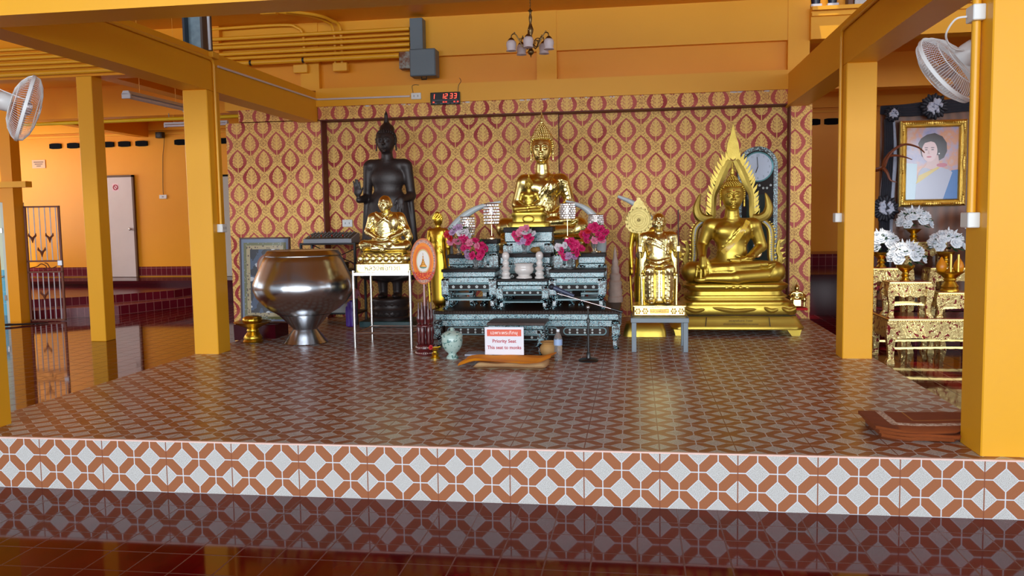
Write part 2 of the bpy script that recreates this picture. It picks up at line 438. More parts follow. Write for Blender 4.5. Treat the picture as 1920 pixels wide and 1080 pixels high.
# left yard wall with doorway
struct(slabm((-9.60, -9.41, 11.75, 11.95, 0, 3.4)), 'wall_left_pier', M_PAINT_FAR)
struct(slabm((-13, -9.60, 11.80, 11.95, 1.875, 2.16)), 'wall_left', M_PAINT_FAR)
struct(slabm((-13, -9.12, 11.66, 11.8, 2.09, 2.18)), 'trim_5', M_PAINT)
struct(slabm((-14.2, -14, 2, 17, 0, .9), (-14.2, -14, 2, 17, 3.2, 4)), 'wall_left_far', M_PAINT_FAR)
struct(slabm((8.0, 8.2, 2, 17, 0, .9), (8.0, 8.2, 8, 17, .9, 4)), 'wall_right', M_PAINT_FAR)
struct(slabm((-40, 40, -40, -6, -.2, -.02)), 'floor_yard_bounce', noisy('pale_bounce_ground', lin(196, 194, 188), lin(170, 168, 162), 1, .8))  # unseen pale ground, added to bounce light inside and brighten the gold reflections
# hall behind the camera
M_CANOPY = noisy('grey_canopy_sheet', lin(176, 174, 174), lin(150, 146, 146), 2, .6)
struct(slabm((-13, 8, -2.5, 4.6, 3.9, 4.05)), 'ceiling_front', M_CANOPY)
for x in (-6.8, -3.95, 1.67, 4.6):
    column(x, -2.6, 0, 3.9)
# ------------------------------------------------------------------ sculpting: signed distance fields -> surface nets
class SDF:
    def __init__(s, lo, hi, h):
        s.lo = np.array(lo, np.float32); s.h = h; s.n = [int((hi[i]-lo[i])/h)+2 for i in range(3)]
        s.F = np.full(s.n, 9.0, np.float32)
        s.ax = [s.lo[i] + h*np.arange(s.n[i], dtype=np.float32) for i in range(3)]
    def _blk(s, a, b, pad):
        sl = []
        for i in range(3):
            i0 = max(0, int((a[i]-pad-s.lo[i])/s.h)); i1 = min(s.n[i], int((b[i]+pad-s.lo[i])/s.h)+2)
            if i0 >= i1: return None
            sl.append(slice(i0, i1))
        return tuple(sl)
    def _pts(s, sl):
        return (s.ax[0][sl[0]][:, None, None], s.ax[1][sl[1]][None, :, None], s.ax[2][sl[2]][None, None, :])
    def _merge(s, sl, d, k, op):
        A = s.F[sl]
        if op == 'sub': d = -d
        if k <= 0:
            s.F[sl] = np.minimum(A, d) if op == 'add' else np.maximum(A, d); return
        if op == 'add':
            h = np.clip(.5 + .5*(A-d)/k, 0, 1); s.F[sl] = A*(1-h) + d*h - k*h*(1-h)
        else:
            h = np.clip(.5 - .5*(A-d)/k, 0, 1); s.F[sl] = A*(1-h) + d*h + k*h*(1-h)
    def cap(s, a, b, ra, rb=None, k=.02, op='add', fl=None):   # capsule; fl=(sx,sy,sz) squashes it
        rb = ra if rb is None else rb; a = np.array(a, np.float32); b = np.array(b, np.float32)
        R = max(ra, rb) * (max(fl) if fl else 1); sl = s._blk(np.minimum(a, b)-R, np.maximum(a, b)+R, k+2*s.h)
        if sl is None: return s
        x, y, z = s._pts(sl); q = (1/fl[0], 1/fl[1], 1/fl[2]) if fl else (1, 1, 1)
        ba = (b-a)*np.array(q, np.float32); L = float(ba@ba)+1e-9
        px, py, pz = (x-a[0])*q[0], (y-a[1])*q[1], (z-a[2])*q[2]
        t = np.clip((px*ba[0]+py*ba[1]+pz*ba[2])/L, 0, 1)
        d = np.sqrt((px-t*ba[0])**2+(py-t*ba[1])**2+(pz-t*ba[2])**2) - (ra+(rb-ra)*t)
        if fl: d = d*min(fl)
        s._merge(sl, d, k, op); return s
    def ell(s, c, r, k=.02, rot=None, op='add'):
        R = max(r); sl = s._blk([c[i]-(R if rot else r[i]) for i in range(3)], [c[i]+(R if rot else r[i]) for i in range(3)], k+2*s.h)
        if sl is None: return s
        x, y, z = s._pts(sl); x = x-c[0]; y = y-c[1]; z = z-c[2]
        if rot:
            M = np.array(__import__('mathutils').Euler(rot).to_matrix().transposed(), np.float32)
            x, y, z = (M[0, 0]*x+M[0, 1]*y+M[0, 2]*z, M[1, 0]*x+M[1, 1]*y+M[1, 2]*z, M[2, 0]*x+M[2, 1]*y+M[2, 2]*z)
        k0 = np.sqrt((x/r[0])**2+(y/r[1])**2+(z/r[2])**2); k1 = np.sqrt((x/r[0]**2)**2+(y/r[1]**2)**2+(z/r[2]**2)**2)+1e-6
        s._merge(sl, k0*(k0-1)/k1, k, op); return s
    def box(s, c, hs, rnd=.01, k=.01, op='add', taper=0):
        sl = s._blk([c[i]-hs[i] for i in range(3)], [c[i]+hs[i] for i in range(3)], k+rnd+2*s.h)
        if sl is None: return s
        x, y, z = s._pts(sl); q = [np.abs(x-c[0])-hs[0]+rnd, np.abs(y-c[1])-hs[1]+rnd, np.abs(z-c[2])-hs[2]+rnd]
        d = np.sqrt(np.maximum(q[0], 0)**2+np.maximum(q[1], 0)**2+np.maximum(q[2], 0)**2) + np.minimum(np.maximum(np.maximum(q[0], q[1]), q[2]), 0) - rnd
        s._merge(sl, d, k, op); return s
    def path(s, pts, r, r2=None, k=.01, op='add', fl=None):
        n = len(pts)-1
        for i in range(n):
            ra = r + ((r2 if r2 is not None else r)-r)*i/n; rb = r + ((r2 if r2 is not None else r)-r)*(i+1)/n
            s.cap(pts[i], pts[i+1], ra, rb, k, op, fl)
        return s
    def front(s, x, z, y0=-9, sgn=1):   # first surface met travelling along +y (sgn 1) or -y
        i = int(round((x-s.lo[0])/s.h)); k = int(round((z-s.lo[2])/s.h))
        if not (0 <= i < s.n[0] and 0 <= k < s.n[2]): return None
        c = s.F[i, :, k]; idx = np.nonzero(c < 0)[0]
        if len(idx) == 0: return None
        j = idx[0] if sgn > 0 else idx[-1]
        return float(s.ax[1][j])
    def fold(s, xz, r, k=.006, out=0.0, op='add', side=1, n=8):   # a ridge that follows the front surface along points (x, z)
        P = [Vector((a, 0, b)) for a, b in xz]; P = bez(P, n); pts = []
        for p in P:
            y = s.front(p.x, p.z, sgn=side)
            if y is None:
                if len(pts) > 1: s_pts = pts
                continue
            pts.append((p.x, y-out*side, p.z))
        for i in range(len(pts)-1):
            if abs(pts[i][1]-pts[i+1][1]) < .05: s.cap(pts[i], pts[i+1], r, r, k, op)
        return s
    def mesh(s, name, mat, parent=None, scale=1.0, relax=1):
        F = s.F; n = F.shape; neg = F < 0
        c = np.zeros([n[0]-1, n[1]-1, n[2]-1], np.int8)
        for a in (0, 1):
            for b in (0, 1):
                for d in (0, 1):
                    c += neg[a:n[0]-1+a, b:n[1]-1+b, d:n[2]-1+d]
        act = (c > 0) & (c < 8); I = np.argwhere(act); idx = np.full(act.shape, -1, np.int64); idx[act] = np.arange(len(I))
        P = np.zeros((len(I), 3)); cnt = np.zeros(len(I))
        cor = [(a, b, d) for a in (0, 1) for b in (0, 1) for d in (0, 1)]
        V = {o: F[I[:, 0]+o[0], I[:, 1]+o[1], I[:, 2]+o[2]] for o in cor}
        for o in cor:
            for ax in range(3):
                if o[ax]: continue
                p = list(o); p[ax] = 1; p = tuple(p); v0, v1 = V[o], V[p]; m = (v0 < 0) != (v1 < 0)
                t = v0[m]/(v0[m]-v1[m]); q = np.tile(np.array(o, float), (m.sum(), 1)); q[:, ax] += t
                P[m] += q; cnt[m] += 1
        P /= cnt[:, None]; W3 = (I + P)*s.h + s.lo
        quads = []
        for ax in range(3):
            b, d = [(1, 2), (2, 0), (0, 1)][ax]
            A = neg; sl0 = [slice(1, n[i]-1) for i in range(3)]; sl1 = list(sl0); sl0[ax] = slice(0, n[ax]-1); sl1[ax] = slice(1, n[ax])
            n0 = A[tuple(sl0)]; n1 = A[tuple(sl1)]; ch = np.argwhere(n0 != n1)
            if len(ch) == 0: continue
            s0 = n0[tuple(ch.T)]; base = ch.copy()
            for i in range(3):
                if i != ax: base[:, i] += 1
            def at(db, dd):
                q = base.copy(); q[:, b] -= db; q[:, d] -= dd; return idx[tuple(q.T)]
            q = np.stack([at(1, 1), at(0, 1), at(0, 0), at(1, 0)], 1)
            q[~s0] = q[~s0][:, ::-1]; quads.append(q)
        Q = np.concatenate(quads); Q = Q[(Q >= 0).all(1)]
        for _ in range(relax):   # light smoothing
            acc = np.zeros_like(W3); cn = np.zeros(len(W3))
            for i in range(4):
                for j in (1, 3):
                    np.add.at(acc, Q[:, i], W3[Q[:, (i+j) % 4]]); np.add.at(cn, Q[:, i], 1)
            W3 = W3*.5 + .5*acc/np.maximum(cn, 1)[:, None]
        W3 = W3*scale
        me = bpy.data.meshes.new(name); me.vertices.add(len(W3)); me.vertices.foreach_set('co', W3.astype(np.float32).ravel())
        me.loops.add(len(Q)*4); me.loops.foreach_set('vertex_index', Q.astype(np.int32).ravel())
        me.polygons.add(len(Q)); me.polygons.foreach_set('loop_start', np.arange(0, len(Q)*4, 4, dtype=np.int32))
        me.polygons.foreach_set('loop_total', np.full(len(Q), 4, np.int32)) if hasattr(me.polygons[0], 'loop_total') and False else None
        me.update(calc_edges=True); me.validate()
        me.polygons.foreach_set('use_smooth', [True]*len(me.polygons))
        me.materials.append(mat)
        o = bpy.data.objects.new(name, me); COL.objects.link(o)
        if parent is not None: o.parent = parent
        return o
# gold finishes
def gold(name, c1, c2, rough=.22, scale=9, bump=.0, bs=60, metal=1.0):
    t = NT(name); t.coords('Object'); n = t.noise(scale, 4, .6)
    t.set(col=t.mix(n, c1, c2), rough=t.noise(scale*2, 3)*.12 + rough, metal=metal)
    if bump: t.bump(t.noise(bs, 3, .6), bump, .01)
    return t.m
M_GOLD = gold('polished_gold', (.80, .655, .27), (.72, .57, .20), .19)
M_GOLD_SATIN = gold('satin_gold_paint', (.64, .475, .095), (.55, .39, .062), .36)
M_GOLD_LEAF = gold('gold_leaf', (.84, .72, .34), (.74, .60, .24), .18, 14, .25, 35)
M_GOLD_TRAY = gold('deep_gold', (.74, .48, .06), (.60, .36, .035), .26)
M_BLACKWOOD = noisy('dark_bronze', (.018, .013, .013), (.036, .025, .024), 16, .45, .2, .14, 60)
M_INKGOLD = simple('dark_lettering', (.03, .02, .015), .5)

def face(S, c, w, kk=.01, mouth=1.0, bow=0):
    """features on a head centred at c, facing -y; w = head half width"""
    x0, y0, z0 = c
    f = lambda dx, dy, dz: (x0+dx*w, y0+dy*w, z0+dz*w)
    # nose
    S.cap(f(0, -1.02, .22), f(0, -1.24, -.26), .07*w, .12*w, k=.10*w)
    for sg in (-1, 1):
        S.ell(f(.13*sg, -1.10, -.30), (.11*w, .13*w, .09*w), k=.06*w)
        # eye socket, lid, brow
        S.ell(f(.37*sg, -1.10, .08), (.23*w, .17*w, .11*w), k=.12*w, op='sub')
        S.ell(f(.37*sg, -.90, .03), (.22*w, .16*w, .10*w), k=.03*w)
        S.path([f(.13*sg, -1.03, .18), f(.30*sg, -1.06, .32), f(.50*sg, -.95, .32), f(.68*sg, -.78, .18)], .035*w, k=.07*w)
        S.path([f(.17*sg, -1.00, -.02), f(.37*sg, -1.05, -.045), f(.58*sg, -.90, .02)], .022*w, k=.02*w)
        # ear with long lobe
        S.ell((x0+1.02*w*sg, y0+.08*w, z0-.02*w), (.09*w, .20*w, .36*w), k=.03*w)
        S.cap((x0+1.05*w*sg, y0+.06*w, z0-.25*w), (x0+(1.04+bow)*w*sg, y0, z0-.88*w), .085*w, .10*w, k=.04*w)
    # lips and chin
    S.path([f(-.27, -.92, -.56), f(-.09, -1.06, -.52), f(0, -1.06, -.545), f(.09, -1.06, -.52), f(.27, -.92, -.56)], .05*w, k=.03*w)
    S.path([f(-.20, -.93, -.66), f(0, -1.05, -.68), f(.20, -.93, -.66)], .06*w, k=.035*w)
    S.ell(f(0, -.88, -.98), (.22*w, .17*w, .16*w), k=.12*w)
def head(S, c, w, k=.02, tall=1.22):
    x0, y0, z0 = c
    S.ell((x0, y0+.03*w, z0+.22*w), (w, 1.08*w, .98*w*tall), k=k)
    S.ell((x0, y0-.12*w, z0-.42*w), (.80*w, .86*w, .80*w), k=k)
def curls(name, c, w, mat, parent, scale=1.0, n=260, r=.105, ush=True, cone=False, flame=0.0, zf=.30, domeh=.62, sph=1):
    """snail-curl hair: dome over the head and the topknot"""
    mb = MB(); x0, y0, z0 = [v*scale for v in c]; W_ = w*scale
    def dot(p, rr):
        if sph == 1: mb.sph(p, rr, 6, 4)
        else: mb.sph(p, rr, 6, 4)
    rows = 11
    R = (1.07*W_, 1.16*W_, 1.22*W_)
    cz = z0+.20*W_
    for i in range(rows):
        a = -.18 + (PI/2*.80+.18)*i/(rows-1); rr = math.cos(a); m = max(5, int(2*PI*rr/(2*r*.93)))
        for j in range(m):
            t = 2*PI*(j+.5*(i % 2))/m; px, py, pz = R[0]*rr*math.cos(t), R[1]*rr*math.sin(t), R[2]*math.sin(a)
            # leave the face open: hairline rises at the front
            if py < -.15*W_ and pz < zf*W_*2 + .12*W_*(1-abs(px)/W_): continue
            dot((x0+px, y0+.06*W_+py, cz+pz), r*W_*1.1)
    top = cz + R[2]*.86
    if cone:
        top = cz + R[2]*.60; domeh = 1.15
        for i in range(9):
            f = i/8; rr = W_*(.86*(1-f)**.85+.14); m = max(5, int(2*PI*rr/(2*r*W_))); zz = top + domeh*W_*f
            for j in range(m):
                t = 2*PI*(j+.5*(i % 2))/m; dot((x0+rr*math.cos(t), y0+.10*W_+rr*math.sin(t), zz), r*W_*1.1)
    elif ush:
        for i in range(6):
            f = i/5; rr = .50*W_*math.cos(f*PI/2*.92)**.75; m = max(4, int(2*PI*rr/(2*r*W_))); zz = top + domeh*W_*f
            for j in range(m):
                t = 2*PI*(j+.5*(i % 2))/m; dot((x0+rr*math.cos(t), y0+.12*W_+rr*math.sin(t), zz), r*W_*1.05)
    o = mb.build(name, mat, parent, smooth=True, angle=180); 
    return o, top + domeh*W_
def flame_finial(name, x, y, z, h, mat, parent):
    mb = MB(); prof = [(.16, 0), (.22, .05), (.10, .12), (.17, .18), (.20, .26), (.13, .36), (.15, .42), (.09, .55), (.05, .75), (.012, 1.0)]
    mb.lathe([(r*h*.75, z+q*h) for r, q in prof], 12, (x, y)); return mb.build(name, mat, parent, smooth=True, angle=60)
def hand_rest(S, wrist, dirn, down, w, n=4, L=.11, r=.013, curl=0, thumb=None, up=None):
    """palm from wrist along dirn, n fingers fanned sideways along `down`"""
    wv = Vector(wrist); d = Vector(dirn).normalized(); sd = Vector(down).normalized()
    palm = wv + d*(L*.45)
    S.cap(tuple(wv), tuple(palm), r*2.1, r*2.4, k=r, )
    for i in range(n):
        o = (i-(n-1)/2)
        base = palm + sd*(o*r*2.05); ln = L*(.62, .70, .66, .52)[i]
        tip = base + d*ln + sd*(o*r*.5)
        if curl: 
            mid = base + d*ln*.55; tip = mid + (d*.45 + Vector(curl)).normalized()*ln*.5
            S.cap(tuple(base), tuple(mid), r*1.02, r*.95, k=.004); S.cap(tuple(mid), tuple(tip), r*.95, r*.72, k=.004)
        else:
            S.cap(tuple(base), tuple(tip), r*1.02, r*.72, k=.004)
    if thumb is not None:
        tb = wv + d*(L*.12) + sd*(r*2.2*thumb); tt = tb + d*L*.42 + sd*(r*2.0*thumb)
        S.cap(tuple(tb), tuple(tt), r*1.15, r*.85, k=.005)

def seated_buddha(root, mat, scale, h=.0075, pose='earth', robe='folds', faceit=True, headw=.118, hairname='hair', nfold=1, headz=.84, cone=False, fr=1.0):
    """cross-legged figure, knee span 1, sits at z=0, faces -y"""
    S = SDF((-.58, -.46, -.02), (.58, .28, 1.06), h)
    # pelvis, belly, chest
    S.ell((0, .04, .13), (.21, .16, .14)); S.ell((0, .02, .27), (.150, .115, .15), k=.05)
    S.ell((0, .02, .46), (.185, .115, .145), k=.06); S.cap((-.19, .03, .555), (.19, .03, .555), .072, k=.05)
    for sg in (-1, 1): S.ell((.085*sg, -.055, .50), (.085, .055, .07), k=.03)
    S.cap((0, .03, .58), (0, .012, .70), .068, .058, k=.035)
    # thighs and knees
    for sg in (-1, 1):
        S.cap((.12*sg, .05, .12), (.37*sg, -.08, .105), .105, .098, k=.04)
        S.ell((.405*sg, -.075, .098), (.092, .115, .096), k=.04)
    # left shin below, right shin above
    S.cap((.40, -.10, .075), (.02, -.27, .062), .075, .058, k=.02); S.cap((.02, -.27, .055), (-.26, -.24, .050), .055, .036, k=.02)
    S.cap((-.40, -.12, .115), (-.02, -.235, .145), .085, .062, k=.03); S.cap((-.02, -.235, .15), (.22, -.19, .170), .060, .040, k=.02)
    S.ell((.29, -.165, .175), (.075, .035, .035), k=.015, rot=(0, 0, .25)); S.ell((-.31, -.23, .035), (.075, .04, .03), k=.015)
    for i in range(5):
        S.cap((.33-.0*i, -.175+.02*(i-2)*.6, .185-.012*abs(i-1)), (.385, -.165+.02*(i-2)*.7, .185), .012, .010, k=.004)
    # head
    hc = (0, -.012, headz)
    S.cap((0, .03, .60), (0, .01, headz-.1), .066, .058, k=.03)
    head(S, hc, headw*.93)
    face(S, hc, headw*.93)
    # arms
    if pose == 'earth':
        S.cap((-.215, .03, .545), (-.285, .05, .36), .070, .056, k=.035); S.cap((-.285, .05, .35), (-.300, -.195, .255), .054, .034, k=.02)
        hand_rest(S, (-.300, -.215, .245), (.0, -.20, -1), (1, .05, 0), 1, n=4, L=.165, r=.0172, thumb=1)
    else:
        S.cap((-.215, .03, .545), (-.285, .04, .34), .070, .054, k=.035); S.cap((-.285, .04, .34), (-.12, -.19, .225), .052, .034, k=.02)
        S.ell((-.02, -.225, .215), (.11, .05, .028), k=.012, rot=(0, 0, -.1))
    S.cap((.215, .03, .545), (.285, .05, .35), .070, .056, k=.035); S.cap((.285, .05, .34), (.14, -.17, .235), .054, .036, k=.02)
    S.cap((.14, -.175, .235), (.05, -.205, .225), .035, .028, k=.015, fl=(1, 1, .8))
    for i in range(4): S.cap((.05, -.185-.017*i, .228-.002*i), (-.06+.006*i, -.185-.019*i, .225), .0125, .0095, k=.004)
    S.cap((.09, -.17, .25), (.02, -.165, .262), .014, .010, k=.005)
    if robe:
        # edge of the robe across the chest, flap on the left shoulder
        S.fold([(.115, .615), (.07, .54), (-.02, .44), (-.10, .35), (-.16, .26)], .008, .006)
        S.fold([(.135, .61), (.09, .52), (.0, .42), (-.09, .32), (-.155, .235)], .006, .006)
        if robe == 'folds':
            for i in range(7):
                t = i/6; S.fold([(.125+.09*t, .60-.03*t), (.10+.05*t, .50), (.03+.10*t, .36-.02*t), (-.04+.15*t, .22)], .0048*fr, .004)
            for i in range(6):
                t = i/5; S.fold([(.20+.065*t, .575-.02*t), (.235+.06*t, .47-.05*t), (.25+.06*t, .37-.06*t)], .0045*fr, .004)
            for i in range(3): S.fold([(-.30+.03*i, .12+.02*i), (-.15, .20-.015*i), (.05, .21-.02*i), (.2, .20-.015*i)], .004, .004)
        else:
            for dx in (.0, .075):
                S.fold([(.10+dx, .61), (.115+dx, .50), (.125+dx, .36), (.12+dx, .25)], .007, .006)
            S.fold([(.10, .245), (.15, .24), (.195, .25)], .007, .006)
            for zz in (.05, .085): S.fold([(-.2, zz+.07), (.0, zz+.08), (.2, zz+.07)], .004, .004)
        S.fold([(-.36, .155), (-.345, .12), (-.35, .07)], .006, .004); S.fold([(.40, .17), (.36, .12), (.33, .06)], .006, .004)
    S.fold([(-.06, .612), (0, .60), (.06, .612)], .004, .004); S.fold([(-.055, .655), (0, .645), (.055, .655)], .004, .004)
    if scale: pass
    b = S.mesh('body', mat, root, scale)
    hr, top = curls(hairname, hc, headw*.93, mat, root, scale, cone=cone)
    return b, top, (hc[0]*scale, (hc[1]+.12*headw)*scale)
# ------------------------------------------------------------------ the golden images
def lotus_ring(mb, rx, ry, z, h, n, r, lean=.3, flip=1):
    for j in range(n):
        a = 2*PI*(j+.5)/n; x, y = rx*math.cos(a), ry*math.sin(a)
        mb.sph((x, y, z), (1, 1, 1), 6, 5, Matrix.Translation((x, y, z)) @ Matrix.Rotation(a, 4, 'Z') @ Matrix.Diagonal((r*.45, r, h, 1)) @ Matrix.Translation((-x, -y, -z)))
# big seated image with the flame aureole, on the stage at the right
R0 = thing('seated_buddha_statue', 'large golden seated Buddha with a flame arch, at the right of the altar', 'statue', (.990, 8.86, SH))
MG = M_GOLD_SATIN
# throne: feet, skirt, cushion mouldings, upper lotus seat
def rrect(hx, hy, z, r=.08, n=5, sag=0):
    out = []
    for cx, cy, a0 in ((hx-r, hy-r, 0), (-hx+r, hy-r, PI/2), (-hx+r, -hy+r, PI), (hx-r, -hy+r, 1.5*PI)):
        for i in range(n+1):
            a = a0 + PI/2*i/n; out.append((cx+r*math.cos(a), cy+r*math.sin(a), z))
    return out
mb = MB()
prof = [(.640, .34, .065), (.645, .345, .085), (.632, .335, .10), (.600, .315, .155), (.575, .30, .20), (.57, .295, .205)]
mb.ring([rrect(a, b, z) for a, b, z in prof]); mb.build('throne_skirt', MG, R0, smooth=True, angle=50)
mb = MB()
for sx in (-1, 1):
    for sy in (-1, 1):
        mb.prism([(sx*.62, .075), (sx*.47, .075), (sx*.525, 0), (sx*.60, 0)], sy*.31-.05*sy if sy < 0 else .22, sy*.32 if sy > 0 else -.30)
        mb.build('foot', MG, R0); mb = MB()
mb = MB()
prof = [(.57, .295, .205), (.585, .305, .22), (.585, .305, .275), (.565, .30, .30), (.535, .285, .305), (.54, .29, .33), (.52, .28, .345), (.475, .26, .35), (.47, .255, .37), (.50, .27, .378), (.50, .27, .392), (.455, .25, .40), (.45, .245, .435), (.475, .26, .45), (.50, .275, .475), (.51, .28, .50), (.49, .27, .515), (.46, .25, .52)]
mb.ring([rrect(a, b, z, .12, 6) for a, b, z in prof])
for j in range(46):
    a = 2*PI*j/46
    mb.sph((.50*math.cos(a)*.98, .275*math.sin(a)*.98, .478), (.030, .022, .024), 6, 4)
mb.build('lotus_seat', MG, R0, smooth=True, angle=50)
mb = MB(); mb.tube([(-.30, -.338, .19), (-.31, -.352, .10)], .004, 6); mb.tube([(.30, -.338, .19), (.31, -.352, .10)], .004, 6)
mb.tube([(-.56, -.305, .205), (0, -.318, .207), (.56, -.305, .205)], .006, 6)
mb.build('drape_seam', M_INKGOLD, R0)
mb = MB()
for x0, x1 in ((-.52, -.30), (-.27, .22), (.25, .40), (.42, .56)):
    mb.tube(bez([(x0, -.285, .285), ((x0+x1)/2, -.312, .25), (x1, -.285, .27)], 6), [.012+.012*math.sin(PI*i/12) for i in range(13)], 8)
mb.build('drape_fold', MG, R0, smooth=True)
text('inscription', 'พระพุทธชินราช จำลอง', .026, M_INKGOLD, R0, (.03, -.3385, .155), (PI/2-.38, 0, 0), .0004)
text('inscription', 'สร้างถวายวัดโดยคณะศรัทธา ๒๔ เมษายน', .021, M_INKGOLD, R0, (.03, -.347, .123), (PI/2-.38, 0, 0), .0004)
B0 = bpy.data.objects.new('figure', None); B0.location = (-.02, .0, .52); COL.objects.link(B0); B0.parent = R0; B0.name = 'buddha_figure'
SC1 = 1.03
S_, top, hxy = seated_buddha(B0, MG, SC1, h=.0065, pose='earth', robe='sash')
flame_finial('flame_finial', hxy[0], hxy[1], top-.02, .17, MG, B0)
M_SASH = NT('jewelled_sash'); M_SASH.coords(); _d = M_SASH.voro(42)
M_SASH.set(col=M_SASH.mix(_d.lt(.20), lin(230, 190, 70), M_SASH.mix(M_SASH.noise(30).gt(.5), lin(186, 206, 190), lin(170, 84, 66))), metal=.0, rough=.3); M_SASH = M_SASH.m
def surf_strip(o, pts, w, mat, name, parent, out=.006, th=.004):
    """ribbon laid on the front of mesh o through points (x, z) in its local space"""
    from mathutils.bvhtree import BVHTree
    bv = BVHTree.FromPolygons([v.co.copy() for v in o.data.vertices], [tuple(p.vertices) for p in o.data.polygons])
    P = bez([(a, 0, b) for a, b in pts], 8); rows = []
    for i, p in enumerate(P):
        d = (P[min(i+1, len(P)-1)] - P[max(i-1, 0)]).normalized(); nn = Vector((-d.z, 0, d.x))
        row = []
        for s_ in (-1, -.33, .33, 1):
            q = p + nn*w*s_; hit = bv.ray_cast(Vector((q.x, -3, q.z)), Vector((0, 1, 0)))
            if hit[0] is None: row = None; break
            row.append(hit[0])
        if row: rows.append(row)
    mb = MB(); rings = []
    for r in rows:
        rings.append([tuple(v - Vector((0, out, 0))) for v in r] + [tuple(v + Vector((0, .01, 0))) for v in reversed(r)])
    mb.ring(rings); return mb.build(name, mat, parent, smooth=True)
surf_strip(S_, [(.150*SC1, .60*SC1), (.10*SC1, .52*SC1), (.02*SC1, .40*SC1), (-.10*SC1, .29*SC1)], .024, M_SASH, 'jewelled_sash', B0)
mb = MB(); mb.sph((-.0*SC1, -.142*SC1, .895*SC1), .008, 6, 4); mb.build('forehead_gem', simple('red_gem', (.4, .01, .02), .2), B0)
# aureole (ruean kaeo): flat carved gold arch with flame teeth, a hooked naga each side
def aureole():
    mb = MB(); gm = MB()
    arch = [(.190, 1.13), (.170, 1.19), (.166, 1.30), (.158, 1.40), (.112, 1.485), (.075, 1.575), (.035, 1.67), (.0, 1.745)]
    aw = [.05, .055, .048, .050, .075, .080, .075, .065]
    stem = [(.215, 1.145), (.30, 1.13), (.365, 1.07), (.385, .98), (.385, .84), (.395, .72), (.44, .665)]
    for sg in (-1, 1):
        P = bez([(sg*x, 0, z) for x, z in arch], 7); n = len(P); rings = []
        for i, p in enumerate(P):
            d = (P[min(i+1, n-1)]-P[max(i-1, 0)]).normalized(); nn = Vector((d.z, 0, -d.x))
            if nn.x*sg < 0: nn = -nn
            w = np.interp(i/(n-1)*7, range(8), aw); q = p + nn*w; m_ = p + nn*w*.5
            rings.append([(p.x, -.010, p.z), (m_.x, -.022, m_.z), (q.x, -.010, q.z), (q.x, .018, q.z), (p.x, .018, p.z)])
            if 3 <= i < n-3 and i % 3 == 1:
                L = .078; t = q + nn*L*.62 + Vector((0, 0, L*.75)); b1 = q - d*.034 - nn*.014; b2 = q + d*.026 - nn*.014; c_ = (q+t)/2 + nn*.016 - Vector((0, 0, .010))
                mb.prism([(b1.x, b1.z), (c_.x, c_.z), (t.x, t.z), (b2.x+(t.x-b2.x)*.4, b2.z+(t.z-b2.z)*.25), (b2.x, b2.z)], -.010, .010)
        mb.ring(rings)
        P = bez([(sg*x, 0, z) for x, z in stem], 6); n = len(P)
        mb.tube(P, [.030+.008*math.sin(PI*i/(n-1)) for i in range(n)], 10)
        for i in range(8, n-6, 2):
            p = P[i]; mb.prism([(p.x+sg*.028, p.z-.012), (p.x+sg*.058, p.z+.012), (p.x+sg*.026, p.z+.014)], -.010, .010)
        for i in range(7, n-6): gm.sph((P[i].x, -.034, P[i].z), (.011, .006, .009), 6, 4)
        hp = bez([(sg*.20, 0, 1.16), (sg*.27, 0, 1.155), (sg*.335, 0, 1.19), (sg*.362, 0, 1.26), (sg*.352, 0, 1.34), (sg*.325, 0, 1.42)], 7); m = len(hp)
        mb.tube(hp, [.05*math.sin(PI*(.30+.70*i/(m-1)))**.8+.003 for i in range(m)], 10)
        npth = bez([(sg*.42, 0, .665), (sg*.465, 0, .68), (sg*.478, 0, .76), (sg*.455, 0, .83), (sg*.468, 0, .93)], 7); m = len(npth)
        mb.tube(npth, [.032*(1-.75*max(0, i/(m-1)-.4)) for i in range(m)], 8)
        for i in range(6, m-2, 5):
            p = npth[i]; mb.prism([(p.x, p.z-.02), (p.x+sg*.06, p.z+.03), (p.x, p.z+.03)], -.008, .008)
    leaf = [(0, 1.76), (.045, 1.79), (.064, 1.85), (.054, 1.93), (.026, 2.01), (.010, 2.09), (0, 2.13)]
    mb.prism(leaf + [(-x, z) for x, z in leaf[-2:0:-1]], -.02, .02)
    for x, zt in ((.075, 1.83), (.11, 1.77)):
        for sg in (-1, 1): mb.prism([(sg*(x-.05), zt-.12), (sg*(x-.0), zt-.06), (sg*x, zt+.02), (sg*(x-.045), zt-.04)], -.012, .012)
    return mb, gm
_ma, _mg = aureole()
def _shift(o, y, sz=1.0): o.location.y = y; return o
M_ARCH = gold('carved_arch_gold', (.58, .44, .11), (.46, .33, .065), .42, 12, .15, 90)
au = _shift(_ma.build('flame_arch', M_ARCH, R0), .15)
_shift(_mg.build('arch_pattern', simple('pale_glass_beads', lin(190, 200, 215), .15, 0.2), R0), .15)
# centre image with polished robe folds
R1 = thing('seated_buddha_statue', 'tall polished golden Buddha at the top centre behind the altar', 'statue', (-.985, 9.05, 1.04))
mb = MB()
mb.ring([rrect(a, b, z, .14, 6) for a, b, z in ((.46, .29, -.20), (.47, .30, -.17), (.44, .28, -.15), (.40, .26, .0), (.42, .27, .10), (.47, .30, .13), (.49, .31, .16), (.50, .31, .20), (.48, .30, .225), (.45, .28, .23))])
mb.build('lotus_seat', M_GOLD, R1, smooth=True, angle=45)
B1 = bpy.data.objects.new('buddha_figure', None); B1.location = (0, 0, .235); COL.objects.link(B1); B1.parent = R1; B1.scale = (1, 1, 1.10)
S_, top, hxy = seated_buddha(B1, M_GOLD, 1.0, h=.0065, pose='lap', robe='folds', headw=.122, headz=.86, cone=True, fr=1.6)
flame_finial('flame_finial', hxy[0], hxy[1], top-.02, .17, M_GOLD, B1)
